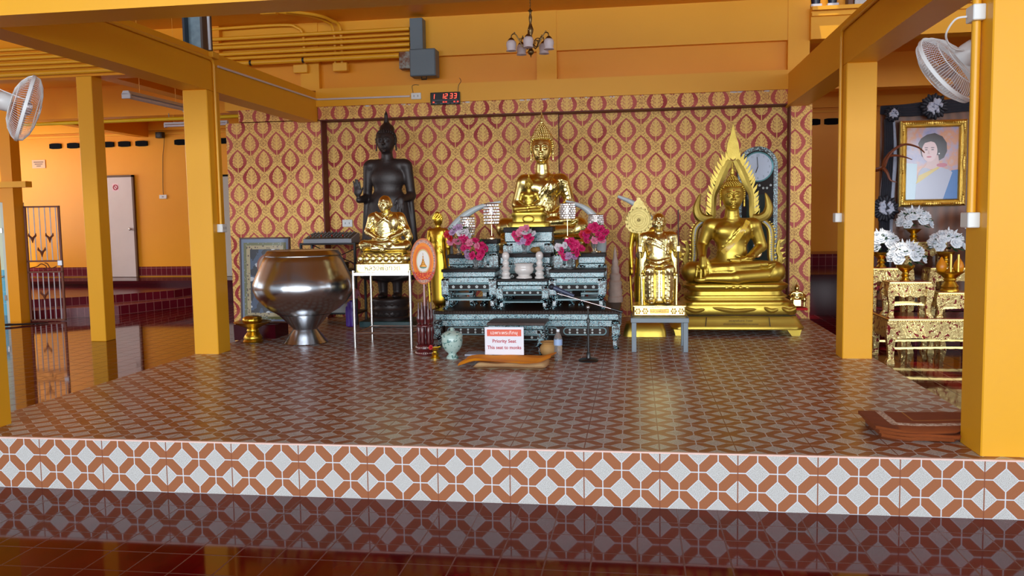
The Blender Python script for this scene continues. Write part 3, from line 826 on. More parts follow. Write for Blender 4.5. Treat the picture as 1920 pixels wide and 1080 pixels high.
# small image in front of it
R2 = thing('small_buddha_statue', 'small golden meditating Buddha sitting in front of the tall polished one', 'statue', (-1.035, 8.28, 1.412))
mb = MB()
mb.ring([rrect(a, b, z, .06, 5) for a, b, z in ((.205, .10, 0), (.205, .10, .035), (.19, .095, .045), (.165, .085, .05), (.165, .085, .10), (.175, .09, .11), (.175, .09, .135), (.15, .08, .145))])
mb.sph((0, -.095, .075), (.06, .012, .04), 14, 8); mb.build('lotus_seat', M_GOLD_SATIN, R2, smooth=True, angle=45)
B2 = bpy.data.objects.new('buddha_figure', None); B2.location = (0, 0, .14); COL.objects.link(B2); B2.parent = R2
S_, top, hxy = seated_buddha(B2, M_GOLD_SATIN, .325, h=.011, pose='lap', robe='sash')
flame_finial('flame_finial', hxy[0], hxy[1], top-.005, .065, M_GOLD_SATIN, B2)
# tiny image at the right pillar on a red cloth shelf
R3 = thing('mini_seated_statue', 'tiny golden seated figurine on the red cloth ledge at the right pillar', 'statue', (1.80, 9.90, .438))
B3 = bpy.data.objects.new('figurine', None); COL.objects.link(B3); B3.parent = R3; B3.location = (0, 0, .03)
S = SDF((-.13, -.1, -.035), (.13, .08, .27), .0035)
S.box((0, 0, .02), (.05, .04, .045), .01); S.ell((0, .005, .10), (.04, .03, .045)); S.cap((-.035, 0, .135), (.035, 0, .135), .02, k=.01); S.ell((0, -.003, .185), (.026, .026, .03)); S.cap((0, 0, .20), (0, 0, .25), .014, .004)
for sg in (-1, 1):
    S.cap((.03*sg, 0, .075), (.075*sg, -.05, .065), .022, .018, k=.01); S.cap((.075*sg, -.05, .06), (.07*sg, -.055, -.02), .016, .011); S.cap((.05*sg, 0, .13), (.085*sg, -.02, .10), .014, .011); S.cap((.085*sg, -.02, .10), (.07*sg, -.055, .085), .011, .009)
S.mesh('figure_body', M_GOLD, B3)
shelf = MB(); shelf.bbox(1.70, 1.905, 9.80, 10.0, .412, .437, .005); o = shelf.build('red_cloth_shelf', simple('bright_red_cloth', lin(210, 20, 24), .7)); tag(o, 'narrow red cloth covered ledge under the tiny figurine', 'shelf')
# ------------------------------------------------------------------ standing figures and monks
# tall dark standing image, right palm raised
R4 = thing('standing_buddha_statue', 'tall black standing Buddha with one palm raised, on a carved lotus block', 'statue', (-2.80, 9.40, SH))
S = SDF((-.46, -.26, -.02), (.46, .24, 2.10), .009)      # local z=0 at the feet, total 2.0 high
# robe falling to the ankles, flaring at the sides
for i in range(24):
    f = i/23; z = .24 + f*.88; w = .345 - .135*f**.9
    S.ell((0, .02, z), (w, .095 + .02*(1-f), .06), k=.05)
for sg in (-1, 1):
    S.cap((.345*sg, .03, .24), (.262*sg, .03, 1.12), .020, .03, k=.03)
    S.cap((.085*sg, .0, .04), (.09*sg, -.02, .35), .05, .07, k=.03)
    S.ell((.085*sg, -.06, .03), (.045, .10, .03), k=.02)
S.ell((0, .02, 1.10), (.16, .105, .16), k=.08); S.ell((0, .02, 1.34), (.20, .12, .17), k=.08)
S.cap((-.19, .03, 1.485), (.19, .03, 1.485), .065, k=.05); S.cap((0, .03, 1.48), (0, .01, 1.64), .07, .062, k=.03)
hc = (0, -.01, 1.735); head(S, hc, .108); face(S, hc, .108, bow=.05)
S.ell((0, .04, 1.875), (.085, .09, .07), k=.03); S.cap((0, .03, 1.93), (0, .02, 2.04), .034, .016, k=.02); S.cap((0, .02, 2.03), (0, .02, 2.085), .02, .004, k=.01)
# viewer's left arm: upper arm down, forearm forward and up
S.cap((-.225, .03, 1.47), (-.262, .06, 1.12), .062, .05, k=.03); S.cap((-.262, .05, 1.12), (-.300, -.13, 1.10), .05, .036, k=.02)
pb = Vector((-.305, -.150, 1.155)); S.ell(tuple(pb + Vector((0, 0, .035))), (.045, .022, .06), k=.02)
for i in range(4): S.cap((pb.x-.033+.021*i, pb.y, pb.z+.07), (pb.x-.040+.022*i, pb.y-.008, pb.z+(.150, .168, .165, .142)[i]), .0125, .0095, k=.004)
S.cap((pb.x+.035, pb.y, pb.z+.02), (pb.x+.062, pb.y-.012, pb.z+.075), .014, .011, k=.006)
# viewer's right arm: held in front, fingers pointing down
S.cap((.225, .03, 1.47), (.262, .06, 1.14), .062, .05, k=.03); S.cap((.262, .05, 1.14), (.215, -.14, 1.10), .05, .034, k=.02)
S.ell((.195, -.175, 1.075), (.045, .022, .055), k=.015)
for i in range(4): S.cap((.162+.022*i, -.185, 1.04), (.158+.023*i, -.195, (.955, .94, .945, .965)[i]), .0125, .0095, k=.004)
S.cap((.15, -.18, 1.09), (.128, -.19, 1.035), .014, .010, k=.006)
S.fold([(-.15, 1.56), (0, 1.535), (.15, 1.56)], .006); S.fold([(-.15, 1.545), (0, 1.515), (.15, 1.545)], .005)
S.fold([(-.20, 1.05), (-.24, .7), (-.29, .35), (-.31, .22)], .008); S.fold([(.19, 1.0), (.24, .7), (.28, .4)], .008)
S.fold([(-.28, .26), (0, .20), (.28, .26)], .010)
for x in (-.06, 0, .06): S.fold([(x, .95), (x*1.5, .6), (x*2, .25)], .004)
B4 = bpy.data.objects.new('buddha_figure', None); COL.objects.link(B4); B4.parent = R4; B4.location = (0, 0, .245); 
S.mesh('body', M_BLACKWOOD, B4)
curls('hair', hc, .104, M_BLACKWOOD, B4, r=.12, ush=False)
mb = MB(); mb.lathe([(.235, .0), (.24, .03), (.215, .05), (.225, .09), (.24, .13), (.215, .16), (.225, .20), (.245, .235), (.24, .26), (.22, .27)], 32, sx=1.0, sy=.85)
for zz in (.09, .215):
    lotus_ring(mb, .215, .18, zz, .045, 18, .035)
for v_ in range(len(mb.v)): mb.v[v_] = (mb.v[v_][0]*.92, mb.v[v_][1]*.92, mb.v[v_][2]*.93)
mb.build('lotus_block', M_BLACKWOOD, R4, smooth=True, angle=50)
R4.scale = (1.0, 1, 1.0)
for o in R4.children:
    if o.name.startswith('lotus'): o.location = (0, -.02, .0)
pl = MB(); pl.bbox(-3.10, -2.48, 9.14, 9.62, SH, SH+.065, .005); o = pl.build('teal_plinth', simple('dark_teal_board', lin(22, 62, 66), .4)); tag(o, 'dark teal slab under the black standing Buddha', 'plinth')
R4.location.z = SH + .065; B4.scale = (1, 1, 1.025)
# purple and pink folded robes beside it
def cloth_lump(name, c, r, mat, seed, label, cat='cloth'):
    rnd = random.Random(seed); S = SDF([c[i]-r[i]*1.6 for i in range(3)], [c[i]+r[i]*1.6 for i in range(3)], min(r)/9)
    S.ell(c, (r[0], r[1], r[2]*.9), k=.02)
    for i in range(14):
        a = rnd.uniform(-1, 1); p0 = (c[0]+r[0]*a, c[1]-r[1]*.8, c[2]+r[2]*rnd.uniform(-.2, 1)); p1 = (c[0]+r[0]*(a+rnd.uniform(-.5, .5))*.9, c[1]-r[1]*rnd.uniform(.4, .9), c[2]-r[2]*.85)
        S.cap(p0, p1, min(r)*.20, min(r)*.16, k=.012)
    o = S.mesh(name, mat, None); return tag(o, label, cat)
M_PURPLE = noisy('purple_shiny_cloth', lin(84, 48, 160), lin(58, 26, 110), 12, .35)
M_PINKC = noisy('dusty_pink_cloth', lin(190, 120, 130), lin(120, 70, 90), 14, .6)
cloth_lump('folded_cloth', (-3.16, 9.05, SH+.17), (.065, .06, .16), M_PURPLE, 3, 'purple satin cloth bundled left of the black Buddha block')
cloth_lump('folded_cloth', (-3.13, 9.04, SH+.40), (.085, .06, .06), M_PINKC, 5, 'pink cloth bundle lying above the purple satin cloth')
R5s = []
def monk_head(S, c, w):
    x, y, z = c
    S.ell((x, y+.03*w, z+.25*w), (w*1.0, 1.1*w, 1.12*w), k=.02); S.ell((x, y-.15*w, z-.45*w), (.82*w, .84*w, .72*w), k=.03)
    f = lambda dx, dy, dz: (x+dx*w, y+dy*w, z+dz*w)
    S.cap(f(0, -1.02, .15), f(0, -1.22, -.28), .09*w, .15*w, k=.06*w)
    S.ell(f(0, -.92, -.93), (.24*w, .2*w, .18*w), k=.08*w)
    for sg in (-1, 1):
        S.ell(f(.36*sg, -1.12, .02), (.22*w, .17*w, .13*w), k=.10*w, op='sub'); S.ell(f(.36*sg, -.93, .0), (.18*w, .12*w, .08*w), k=.03*w)
        S.path([f(.12*sg, -1.1, .22), f(.38*sg, -1.08, .33), f(.66*sg, -.85, .20)], .06*w, k=.05*w)
        S.path([f(.20*sg, -1.12, -.30), f(.38*sg, -1.0, -.50), f(.36*sg, -.95, -.75)], .045*w, k=.05*w)
        S.ell(f(.50*sg, -.88, -.28), (.2*w, .18*w, .17*w), k=.1*w)
        S.ell((x+1.02*w*sg, y+.10*w, z-.08*w), (.13*w, .24*w, .40*w), k=.03*w)
    S.path([f(-.28, -.98, -.56), f(0, -1.10, -.56), f(.28, -.98, -.56)], .05*w, k=.03*w); S.path([f(-.2, -.98, -.68), f(0, -1.06, -.70), f(.2, -.98, -.68)], .055*w, k=.03*w)
    for zz in (.48, .60, .72): S.path([f(-.42, -.95, zz), f(0, -1.05, zz+.02), f(.42, -.95, zz)], .022*w, k=.04*w)
# old monk cross-legged on a lotus plinth with lettering, on the steel stand
R5 = thing('seated_monk_statue', 'shiny gold old monk sitting cross-legged on a lettered plinth on the steel stand', 'statue', (-2.375, 7.89, 1.018))
S = SDF((-.30, -.23, -.01), (.30, .18, .60), .0042)
S.ell((0, .03, .09), (.15, .11, .09)); S.ell((0, .02, .20), (.125, .095, .11), k=.04); S.ell((0, .02, .29), (.13, .085, .08), k=.04)
S.cap((-.115, .03, .335), (.115, .03, .335), .045, k=.03); S.cap((0, .015, .34), (0, -.01, .41), .043, .04, k=.02)
monk_head(S, (0, -.015, .455), .062)
for sg in (-1, 1):
    S.cap((.08*sg, .02, .07), (.205*sg, -.06, .06), .06, .055, k=.03)
    S.cap((.14*sg, .02, .325), (.185*sg, .03, .20), .046, .04, k=.025); S.cap((.185*sg, .02, .195), (.06*sg, -.10, .135), .036, .024, k=.02)
S.cap((.20, -.09, .045), (-.09, -.15, .04), .042, .028, k=.015); S.cap((-.20, -.08, .07), (.07, -.14, .085), .042, .03, k=.015)
S.ell((0, -.125, .125), (.075, .035, .02), k=.012)
for i in range(4): S.cap((.05, -.115-.011*i, .135), (-.045, -.118-.011*i, .134), .008, .006, k=.003)
S.path([(.19, .02, .20), (.215, .03, .14), (.205, .03, .08)], .035, .025, k=.03)
# robe: collar roll, flap over the left shoulder, hanging folds
S.fold([(-.10, .375), (-.04, .34), (.03, .30), (.10, .25)], .014, .008); S.fold([(.05, .375), (.02, .34), (-.03, .30), (-.10, .25)], .010, .008)
for dx in (.0, .028, .056, .084): S.fold([(.055+dx, .37-dx*.15), (.06+dx, .29), (.062+dx*.9, .19)], .006, .004)
for zz in (.24, .215, .19, .165): S.fold([(-.13, zz+.01), (-.03, zz-.015), (.05, zz)], .003, .003)
for sg in (-1, 1):
    for i in range(4): S.fold([(.13*sg, .32-.03*i), (.175*sg, .27-.03*i), (.20*sg, .20-.03*i)], .006, .004)
for i in range(5): S.fold([(-.20+.02*i, .10), (-.05+.02*i, .06-.004*i), (.12+.015*i, .085)], .004, .004)
S.fold([(-.03, -.0), (0, .02), (.03, 0)], .01)
S.ell((.090, -.030, .275), (.050, .058, .095), k=.02)
b = S.mesh('monk_body', M_GOLD_LEAF, R5); b.location = (0, 0, .185)
mb = MB(); mb.ring([rrect(a, b_, z, .02, 3) for a, b_, z in ((.268, .165, 0), (.268, .165, .072), (.262, .16, .078))]); mb.build('lettered_plinth', M_GOLD_LEAF, R5)
mb = MB(); mb.ring([rrect(a, b_, z, .08, 5) for a, b_, z in ((.23, .14, .078), (.235, .145, .09), (.215, .13, .13), (.235, .145, .175), (.215, .13, .19))])
for j in range(8):
    x = -.22+.44*j/7; mb.sph((x, -.142, .125), (.033, .02, .038), 10, 7); 
for x in (-.235, .235):
    for y in (-.06, .04): mb.sph((x, y, .125), (.02, .045, .038), 8, 6)
mb.build('lotus_band', M_GOLD_LEAF, R5, smooth=True, angle=60)
text('inscription', 'หลวงพ่อทวด', .068, M_INKGOLD, R5, (0, -.1655, .034), depth=.001, sx=1.0, bold=0)
# steel stand
M_STEEL = NT('brushed_steel'); M_STEEL.coords(); _n = M_STEEL.noise(3, 3); M_STEEL.set(col=(.60, .58, .57), metal=1.0, rough=_n*.10+.20); M_STEEL = M_STEEL.m
R6 = thing('steel_stand', 'tall square stand of thin steel tubes under the cross-legged monk', 'stand', (-2.365, 7.92, SH))
for sx in (-1, 1):
    for sy in (-1, 1):
        mb = MB(); mb.tube([(.275*sx, .265*sy, 0), (.275*sx, .265*sy, .735)], .0145, 12); mb.build('leg', M_STEEL, R6, smooth=True)
mb = MB()
mb.bbox(-.275, .275, -.275, -.253, .685, .715, .003); mb.bbox(-.275, .275, .253, .275, .685, .715, .003); mb.bbox(-.286, -.264, -.26, .26, .685, .715, .003); mb.bbox(.264, .286, -.26, .26, .685, .715, .003)
mb.build('top_rail', M_STEEL, R6)
mb = MB(); mb.tube([(-.275, -.265, .14), (.275, -.265, .14)], .009, 8); mb.build('stretcher', M_STEEL, R6, smooth=True)
mb = MB(); mb.tube([(-.275, .265, .14), (.275, .265, .14)], .009, 8); mb.build('stretcher', M_STEEL, R6, smooth=True)
for sx in (-1, 1):
    mb = MB(); mb.tube([(.275*sx, -.26, .14), (.275*sx, .26, .14)], .009, 8); mb.build('stretcher', M_STEEL, R6, smooth=True)
mb = MB(); mb.box(-.264, .264, -.253, .253, .705, .716); mb.build('top_panel', M_STEEL, R6)
R5.location.z = SH + .7165
# monk seated on a chair holding a leaf fan and a staff, on a carved plinth on the grey table
R7 = thing('seated_monk_statue', 'shiny gold monk on a chair with leaf-shaped fan and staff, on the grey table', 'statue', (.205, 7.74, .60))
S = SDF((-.24, -.24, -.01), (.24, .19, .86), .0045)
S.ell((0, .05, .34), (.135, .11, .10)); S.ell((0, .04, .45), (.115, .085, .11), k=.04); S.ell((0, .035, .55), (.125, .08, .08), k=.04)
S.cap((-.11, .04, .60), (.11, .04, .60), .042, k=.03); S.cap((0, .03, .61), (0, .01, .68), .04, .036, k=.02)
monk_head(S, (0, .0, .725), .060)
for sg in (-1, 1):
    S.cap((.06*sg, .03, .32), (.085*sg, -.13, .305), .062, .052, k=.03); S.cap((.085*sg, -.13, .30), (.075*sg, -.115, .05), .05, .04, k=.02)
    S.ell((.07*sg, -.155, .018), (.03, .055, .02), k=.01)
    S.cap((.13*sg, .04, .59), (.17*sg, .05, .43), .042, .034, k=.02); S.cap((.17*sg, .04, .43), (.165*sg, -.12, .47), .032, .022, k=.015)
    # fist around the shaft
    S.ell((.165*sg, -.135, .49), (.026, .026, .034), k=.008)
    for i in range(4): S.path([(.165*sg+.024, -.14, .47+.014*i), (.165*sg+.01, -.167, .47+.014*i), (.165*sg-.014, -.163, .47+.014*i)], .0075, k=.003)
S.box((0, -.02, .16), (.13, .10, .16), .03, k=.03)
for x in (-.115, -.085, -.055, -.02, .015, .05, .085, .115): S.fold([(x, .30), (x*1.05, .2), (x*1.0, .06)], .006, .006)
for i in range(3): S.fold([(-.10, .60-.030*i), (-.02, .57-.025*i), (.07, .50-.02*i), (.10, .42-.01*i)], .006, .004)
for dx in (0, .025, .05): S.fold([(.06+dx, .62-dx*.2), (.065+dx, .54), (.06+dx, .44)], .005, .004)
S.fold([(-.11, .36), (0, .335), (.11, .36)], .01, .006); S.fold([(-.11, .40), (-.03, .37), (.10, .40)], .008, .006)
b = S.mesh('monk_body', M_GOLD_LEAF, R7); b.location = (0, 0, .115)
mb = MB(); mb.ring([rrect(a, b_, z, .012, 2) for a, b_, z in ((.240, .165, 0), (.242, .168, .012), (.228, .155, .018), (.226, .153, .085), (.240, .166, .092), (.240, .166, .10), (.225, .15, .106))]); mb.build('carved_plinth', M_GOLD_LEAF, R7)
mb = MB()
for sg in (-1, 1):
    for cx in (.19, .125):
        for a in range(6): mb.sph((sg*cx+.020*math.cos(a*PI/3), -.156, .052+.020*math.sin(a*PI/3)), (.010, .005, .010), 6, 4)
        mb.sph((sg*cx, -.157, .052), .008, 6, 4)
mb.bbox(-.085, .085, -.159, -.150, .032, .072, .006); mb.build('plinth_carving', gold('antique_gold', (.55, .36, .10), (.42, .25, .06), .3), R7, smooth=True)
text('inscription', 'หลวงพ่อเงิน', .032, M_INKGOLD, R7, (0, -.1605, .052), depth=.0006)
mb = MB()   # chair: back posts, arm rests, front legs with caps
for sg in (-1, 1):
    mb.tube([(.150*sg, -.10, .106), (.155*sg, -.10, .36)], .012, 10); mb.lathe([(.02, .36), (.024, .37), (.02, .385), (.012, .395)], 12, (.155*sg, -.10))
    mb.tube([(.155*sg, .12, .106), (.155*sg, .12, .62)], .012, 10); mb.tube([(.155*sg, -.10, .37), (.155*sg, .12, .37)], .011, 8)
mb.box(-.155, .155, .11, .128, .40, .60); mb.box(-.15, .15, -.10, .12, .34, .36)
mb.build('chair', M_GOLD_LEAF, R7, smooth=True)
mb = MB(); mb.tube([(.165, -.145, .30), (.165, -.138, .95)], .0055, 8); mb.build('staff', simple('dark_wood_shaft', lin(70, 40, 26), .4), R7, smooth=True)
def leaf_fan(root, x, y, z0, z1, w, mat):
    mb = MB(); n = 30; H = z1-z0; pts = []
    for i in range(n+1):
        f = i/n; ww = w*(math.sin(PI*min(1, f*1.02)**.62)**.85)*(1-.25*f)
        tooth = .012*abs(math.sin(f*24)); pts.append((ww + tooth*(0 < f < 1), z0+H*f))
    poly = [(x+a, b) for a, b in pts] + [(x-a, b) for a, b in pts[-2:0:-1]]
    mb.prism(poly, y-.007, y+.007); mb.build('leaf_fan', mat, root)
    mb = MB()
    for k in range(1, 6):
        r = w*.17*k
        mb.tube([(x+r*math.cos(2*PI*j/28)*.95, y-.009, z0+H*.37+r*math.sin(2*PI*j/28)) for j in range(28)], .0042, 5, closed=True)
    for j in range(18):
        a = 2*PI*j/18; mb.sph((x+w*.96*math.cos(a)*.95, y-.008, z0+H*.37+w*.9*math.sin(a)), .008, 5, 4)
    mb.sph((x, y-.008, z0+H*.37), .014, 8, 5); mb.build('fan_carving', mat, root, smooth=True)
mb = MB(); mb.tube([(-.165, -.145, .35), (-.172, -.145, .60), (-.178, -.147, .80)], .0065, 8); mb.build('fan_handle', M_GOLD_LEAF, R7, smooth=True)
leaf_fan(R7, -.178, -.147, .745, 1.065, .118, gold('pale_carved_gold', (.50, .40, .16), (.36, .27, .09), .42, 22, .4, 80))
# grey painted table
M_GREY = noisy('grey_blue_paint', lin(126, 138, 146), lin(110, 122, 132), 6, .45)
R8 = thing('grey_table', 'small grey painted square table under the monk with the leaf fan', 'table', (.205, 7.72, SH))
mb = MB(); mb.bbox(-.253, .253, -.22, .20, .262, .304, .004); mb.build('table_top', M_GREY, R8)
for sx in (-1, 1):
    for sy in (-1, 1):
        mb = MB(); mb.bbox(.225*sx-.021, .225*sx+.021, .185*sy-.031, .185*sy+.011, 0, .262, .003); mb.build('leg', M_GREY, R8)
R7.location.z = SH + .304
# two slim golden standing figures: one left of the altar seen from behind, one behind the monk at the right
def standing_gold(root, H, back):
    S = SDF((-.22, -.16, -.01), (.22, .16, 1.22), .006)
    for i in range(18):
        f = i/17; S.ell((0, .0, .10+f*.62), (.085+.015*math.sin(f*PI)+.012*(1-f), .06, .06), k=.03)
    S.ell((0, 0, .80), (.092, .062, .13), k=.05); S.ell((0, 0, .90), (.105, .062, .09), k=.04); S.cap((-.10, 0, .955), (.10, 0, .955), .034, k=.03)
    S.cap((0, 0, .96), (0, 0, 1.03), .034, .03, k=.02)
    c = (0, -.005, 1.085); head(S, c, .055); face(S, c, .055); S.ell((0, .01, 1.165), (.03, .03, .025), k=.02)
    for sg in (-1, 1):
        S.cap((.118*sg, 0, .945), (.145*sg, .01, .76), .031, .025, k=.02); S.cap((.145*sg, .01, .76), (.135*sg, -.02, .56), .024, .017, k=.015); S.ell((.135*sg, -.025, .51), (.018, .014, .04), k=.01)
        S.cap((.16*sg, .01, .62), (.135*sg, .01, .08), .012, .014, k=.03)
        S.cap((.045*sg, -.01, .02), (.045*sg, 0, .12), .03, .035, k=.02); S.ell((.045*sg, -.04, .012), (.022, .05, .014), k=.01)
    for x in (-.05, 0, .05): S.fold([(x, .7), (x*1.2, .4), (x*1.3, .14)], .004, .004)
    if back:
        for t in range(4): S.fold([(.10-.02*t, .93), (.02-.02*t, .80), (-.08+.005*t, .70)], .004, .004, side=-1)
    b = S.mesh('figure_body', M_GOLD_TRAY, root, scale=H)
    mb = MB(); 
    for i in range(5):
        a = i/5; 
        for j in range(10-i): 
            t = 2*PI*j/(10-i); rr = .056*math.cos(a*1.3); mb.sph((rr*math.cos(t)*H, (rr*math.sin(t)+.004)*H, (1.10+.07*a+.005)*H), .013*H, 5, 4)
    mb.build('hair', M_GOLD_TRAY, root, smooth=True)
R9 = thing('standing_figure_statue', 'slim golden standing figure seen from behind, left of the altar tables', 'statue', (-1.962, 8.30, .60), PI*.9)
standing_gold(R9, .82, True)
pd = MB(); pd.bbox(-2.04, -1.885, 8.22, 8.38, SH, .599, .006); o = pd.build('dark_pedestal', simple('dark_lacquer', (.02, .008, .008), .25)); tag(o, 'dark lacquered pedestal under the golden figure seen from behind', 'pedestal')
R10 = thing('standing_figure_statue', 'golden standing figure half hidden behind the monk holding the leaf fan', 'statue', (.085, 8.62, .46))
standing_gold(R10, .94, False)
mb = MB(); mb.ring([rrect(a, b_, z, .05, 4) for a, b_, z in ((.215, .16, -.164), (.21, .155, -.12), (.185, .14, -.04), (.14, .11, -.02), (.14, .11, .0))]); mb.build('flared_base', M_GOLD_SATIN, R10, smooth=True, angle=50)
R10.location.z = SH + .164
# ------------------------------------------------------------------ mother-of-pearl altar set
def pearl(name, dens, chip=140):
    t = NT(name); t.coords('Object'); d = t.voro(chip, 'DISTANCE_TO_EDGE'); c = t.voro(chip, out='Color')
    sp = t.n.new('ShaderNodeSeparateColor'); t.l.new(c.s, sp.inputs[0]); r = E(t, sp.outputs[0]); g = E(t, sp.outputs[1])
    chipm = d.gt(.07) * r.gt(1-dens)
    pc = t.ramp(g, [(0, lin(92, 146, 164)), (.35, lin(150, 196, 204)), (.6, lin(196, 222, 222)), (.8, lin(118, 172, 186)), (1, lin(205, 205, 212))])
    t.set(col=t.mix(chipm, lin(18, 14, 18), pc), rough=.22, spec=.6); return t.m
M_PEARL = pearl('mother_of_pearl_mosaic', .90); M_PEARL2 = pearl('mother_of_pearl_sparse', .42, 100)
M_PSTRIP = simple('pearl_strip', lin(128, 160, 166), .3); M_PWHITE = simple('pearl_white', lin(205, 214, 214), .25)
M_LACQ = simple('black_lacquer', (.016, .009, .008), .42, spec=.12)
M_LACQB = noisy('brown_black_lacquer', (.040, .020, .014), (.020, .011, .008), 10, .42, spec=.15)
def flowers_on(mb, x0, x1, y, z, n, r):
    for i in range(n):
        cx = x0 + (x1-x0)*(i+.5)/n
        for k in range(5): mb.sph((cx+r*.6*math.cos(2*PI*k/5+.3), y, z+r*.6*math.sin(2*PI*k/5+.3)), (r*.42, .003, r*.42), 6, 4)
def inlaid_table(name, label, loc, w, d, h, th=None, group=None, nfl=5, low=False, tray=True):
    """black lacquer altar table inlaid with shell: origin at floor centre, front at -y"""
    T = thing(name, label, 'table', loc, 0, group); u = h if not low else h*1.25
    tz = h; a = w/2; b = d/2
    t1 = .055*u + .008; f1 = .12*u; f2 = .13*u; ap = .20*u
    mb = MB(); mb.bbox(-a-.012, a+.012, -b-.012, b+.012, h-t1, h, .004); mb.build('table_top', M_LACQB if low else M_LACQ, T)
    z1 = h-t1; mb = MB(); mb.bbox(-a, a, -b, b, z1-f1, z1, .005); mb.build('upper_frieze', M_PEARL, T)
    mb = MB(); mb.bbox(-a*.965, a*.965, -b*.97, b*.97, z1-f1-.006, z1-f1, .002); mb.build('frieze_groove', M_LACQ, T)
    z2 = z1-f1-.006; mb = MB(); mb.bbox(-a*.93, a*.93, -b*.96, b*.96, z2-f2, z2, .004); mb.build('lower_frieze', M_PEARL, T)
    wv = MB(); 
    for sg in (-1, 1):
        for i in range(3):
            zz = z2 - f2*(.2+.3*i); wv.tube([(sg*(a*.93-.005-x), -b*.96-.002, zz+.004*math.sin(x*160)) for x in [k*.008 for k in range(7)]], .003, 5)
    wv.build('wave_inlay', M_PWHITE, T)
    # corner blocks and legs
    lw = .045 + .05*h if not low else .065
    for sx in (-1, 1):
        for sy in (-1, 1):
            cx, cy = sx*(a-lw*.45), sy*(b-lw*.45); q = MB()
            lz = z2-.15*f2
            q.ring([[(cx-l/2+ox*sx, cy-l/2+oy*sy, z), (cx+l/2+ox*sx, cy-l/2+oy*sy, z), (cx+l/2+ox*sx, cy+l/2+oy*sy, z), (cx-l/2+ox*sx, cy+l/2+oy*sy, z)]
                    for l, ox, oy, z in ((lw*1.0, 0, 0, .30*h), (lw*1.1, .006, .006, .36*h), (lw*1.1, .008, .008, lz-.02), (lw*1.0, .002, .002, lz))])
            q.ring([[(cx-l/2+ox*sx, cy-l/2+oy*sy, z), (cx+l/2+ox*sx, cy-l/2+oy*sy, z), (cx+l/2+ox*sx, cy+l/2+oy*sy, z), (cx-l/2+ox*sx, cy+l/2+oy*sy, z)]
                    for l, ox, oy, z in ((lw*.62, .012, .012, 0), (lw*.70, .012, .012, .03*h), (lw*.5, -.004, -.004, .08*h), (lw*.48, -.006, -.006, .2*h), (lw*.8, 0, 0, .30*h))])
            leg = q.build('leg', M_PEARL2, T)
            p = MB(); p.bbox(cx-lw*.42+.004*sx, cx+lw*.42+.004*sx, cy+sy*(.55*lw+.004)-.003, cy+sy*(.55*lw+.004)+.006, .38*h, lz-.03, .002)
            p.build('leg_inlay', M_PEARL, leg)
    # apron with rounded cartouche and flowers
    za = z2-f2; mb = MB(); mb.bbox(-a*.90, a*.90, -b*.95, -b*.95+.02, za-ap, za, .003); mb.bbox(-a*.90, a*.90, b*.95-.02, b*.95, za-ap, za, .003)
    mb.bbox(-a*.95, -a*.95+.02, -b*.9, b*.9, za-ap, za, .003); mb.bbox(a*.95-.02, a*.95, -b*.9, b*.9, za-ap, za, .003)
    apn = mb.build('apron', M_LACQB if low else M_LACQ, T)
    nn = 3 if low else 1; cart = MB(); fl = MB()
    spans = [(-a*.86, a*.86)] if not low else [(-a*.88, -a*.40), (-a*.36, a*.36), (a*.40, a*.88)]
    for x0, x1 in spans:
        r = ap*.36; zc = za-ap*.5; pts = []
        for cx, s0 in ((x1-r-.01, -PI/2), (x0+r+.01, PI/2)):
            for i in range(9): an = s0+PI*i/8; pts.append((cx+r*math.cos(an), -b*.95-.002, zc+r*math.sin(an)))
        cart.tube(pts, .0055, 5, closed=True)
        if not low: cart.tube([(x0, -b*.95-.002, za-.003), (x1, -b*.95-.002, za-.003)], .005, 5)
        m = max(3, int((x1-x0)/.075)) if low else nfl
        for j in range(2 if low else 1): flowers_on(fl, x0+r, x1-r, -b*.95-.004, zc + (0 if not low else (j-.5)*ap*.3), m, ap*.12 if low else ap*.20)
        if not low:   # side scroll brackets that frame the opening below
            cart.tube([(x0+.015, -b*.95-.002, za-ap), (x0+.015, -b*.95-.002, za-ap*1.75), (x0+.035, -b*.95-.002, za-ap*1.9)], .005, 5)
            cart.tube([(x1-.015, -b*.95-.002, za-ap), (x1-.015, -b*.95-.002, za-ap*1.75), (x1-.035, -b*.95-.002, za-ap*1.9)], .005, 5)
    cart.build('cartouche_inlay', M_PSTRIP, apn, smooth=True); fl.build('flower_pattern', M_PWHITE, apn, smooth=True)
    if low:
        bd = MB(); n = int(w/.026)
        for i in range(n): bd.sph((-a+(i+.5)*w/n, -b-.013, h-t1*.3), (.008, .005, .008), 6, 4)
        bd.build('beaded_edge', M_LACQB, T, smooth=True)
    elif tray:
        mb = MB(); mb.bbox(-a*.86, a*.86, -b*.88, b*.88, .21*h, .255*h, .004); mb.build('shelf_stretcher', M_PSTRIP, T)
    return T
AZ = .648
inlaid_table('low_altar_table', 'long low black altar table inlaid with mother-of-pearl, carrying the stepped smaller tables', (-1.01, 8.13, SH), 1.70, .92, AZ-SH, low=True)
G_T = 'stepped mother-of-pearl altar tables'
inlaid_table('altar_table', 'inlaid altar table at the left end of the front row', (-1.560, 7.93, AZ), .50, .26, .380)
inlaid_table('altar_table', 'inlaid altar table at the right end of the front row', (-.540, 7.93, AZ), .50, .26, .368)
inlaid_table('altar_table', 'inlaid altar table at the front centre, carrying the white incense bowl', (-1.050, 7.90, AZ), .47, .22, .284)
inlaid_table('altar_table', 'inlaid altar table behind the incense bowl, below the top-row table', (-1.055, 8.15, AZ), .48, .20, .510, nfl=4)
inlaid_table('altar_table', 'tallest inlaid altar table at centre, carrying the small golden Buddha', (-1.05, 8.40, AZ), .47, .22, .760, nfl=4)
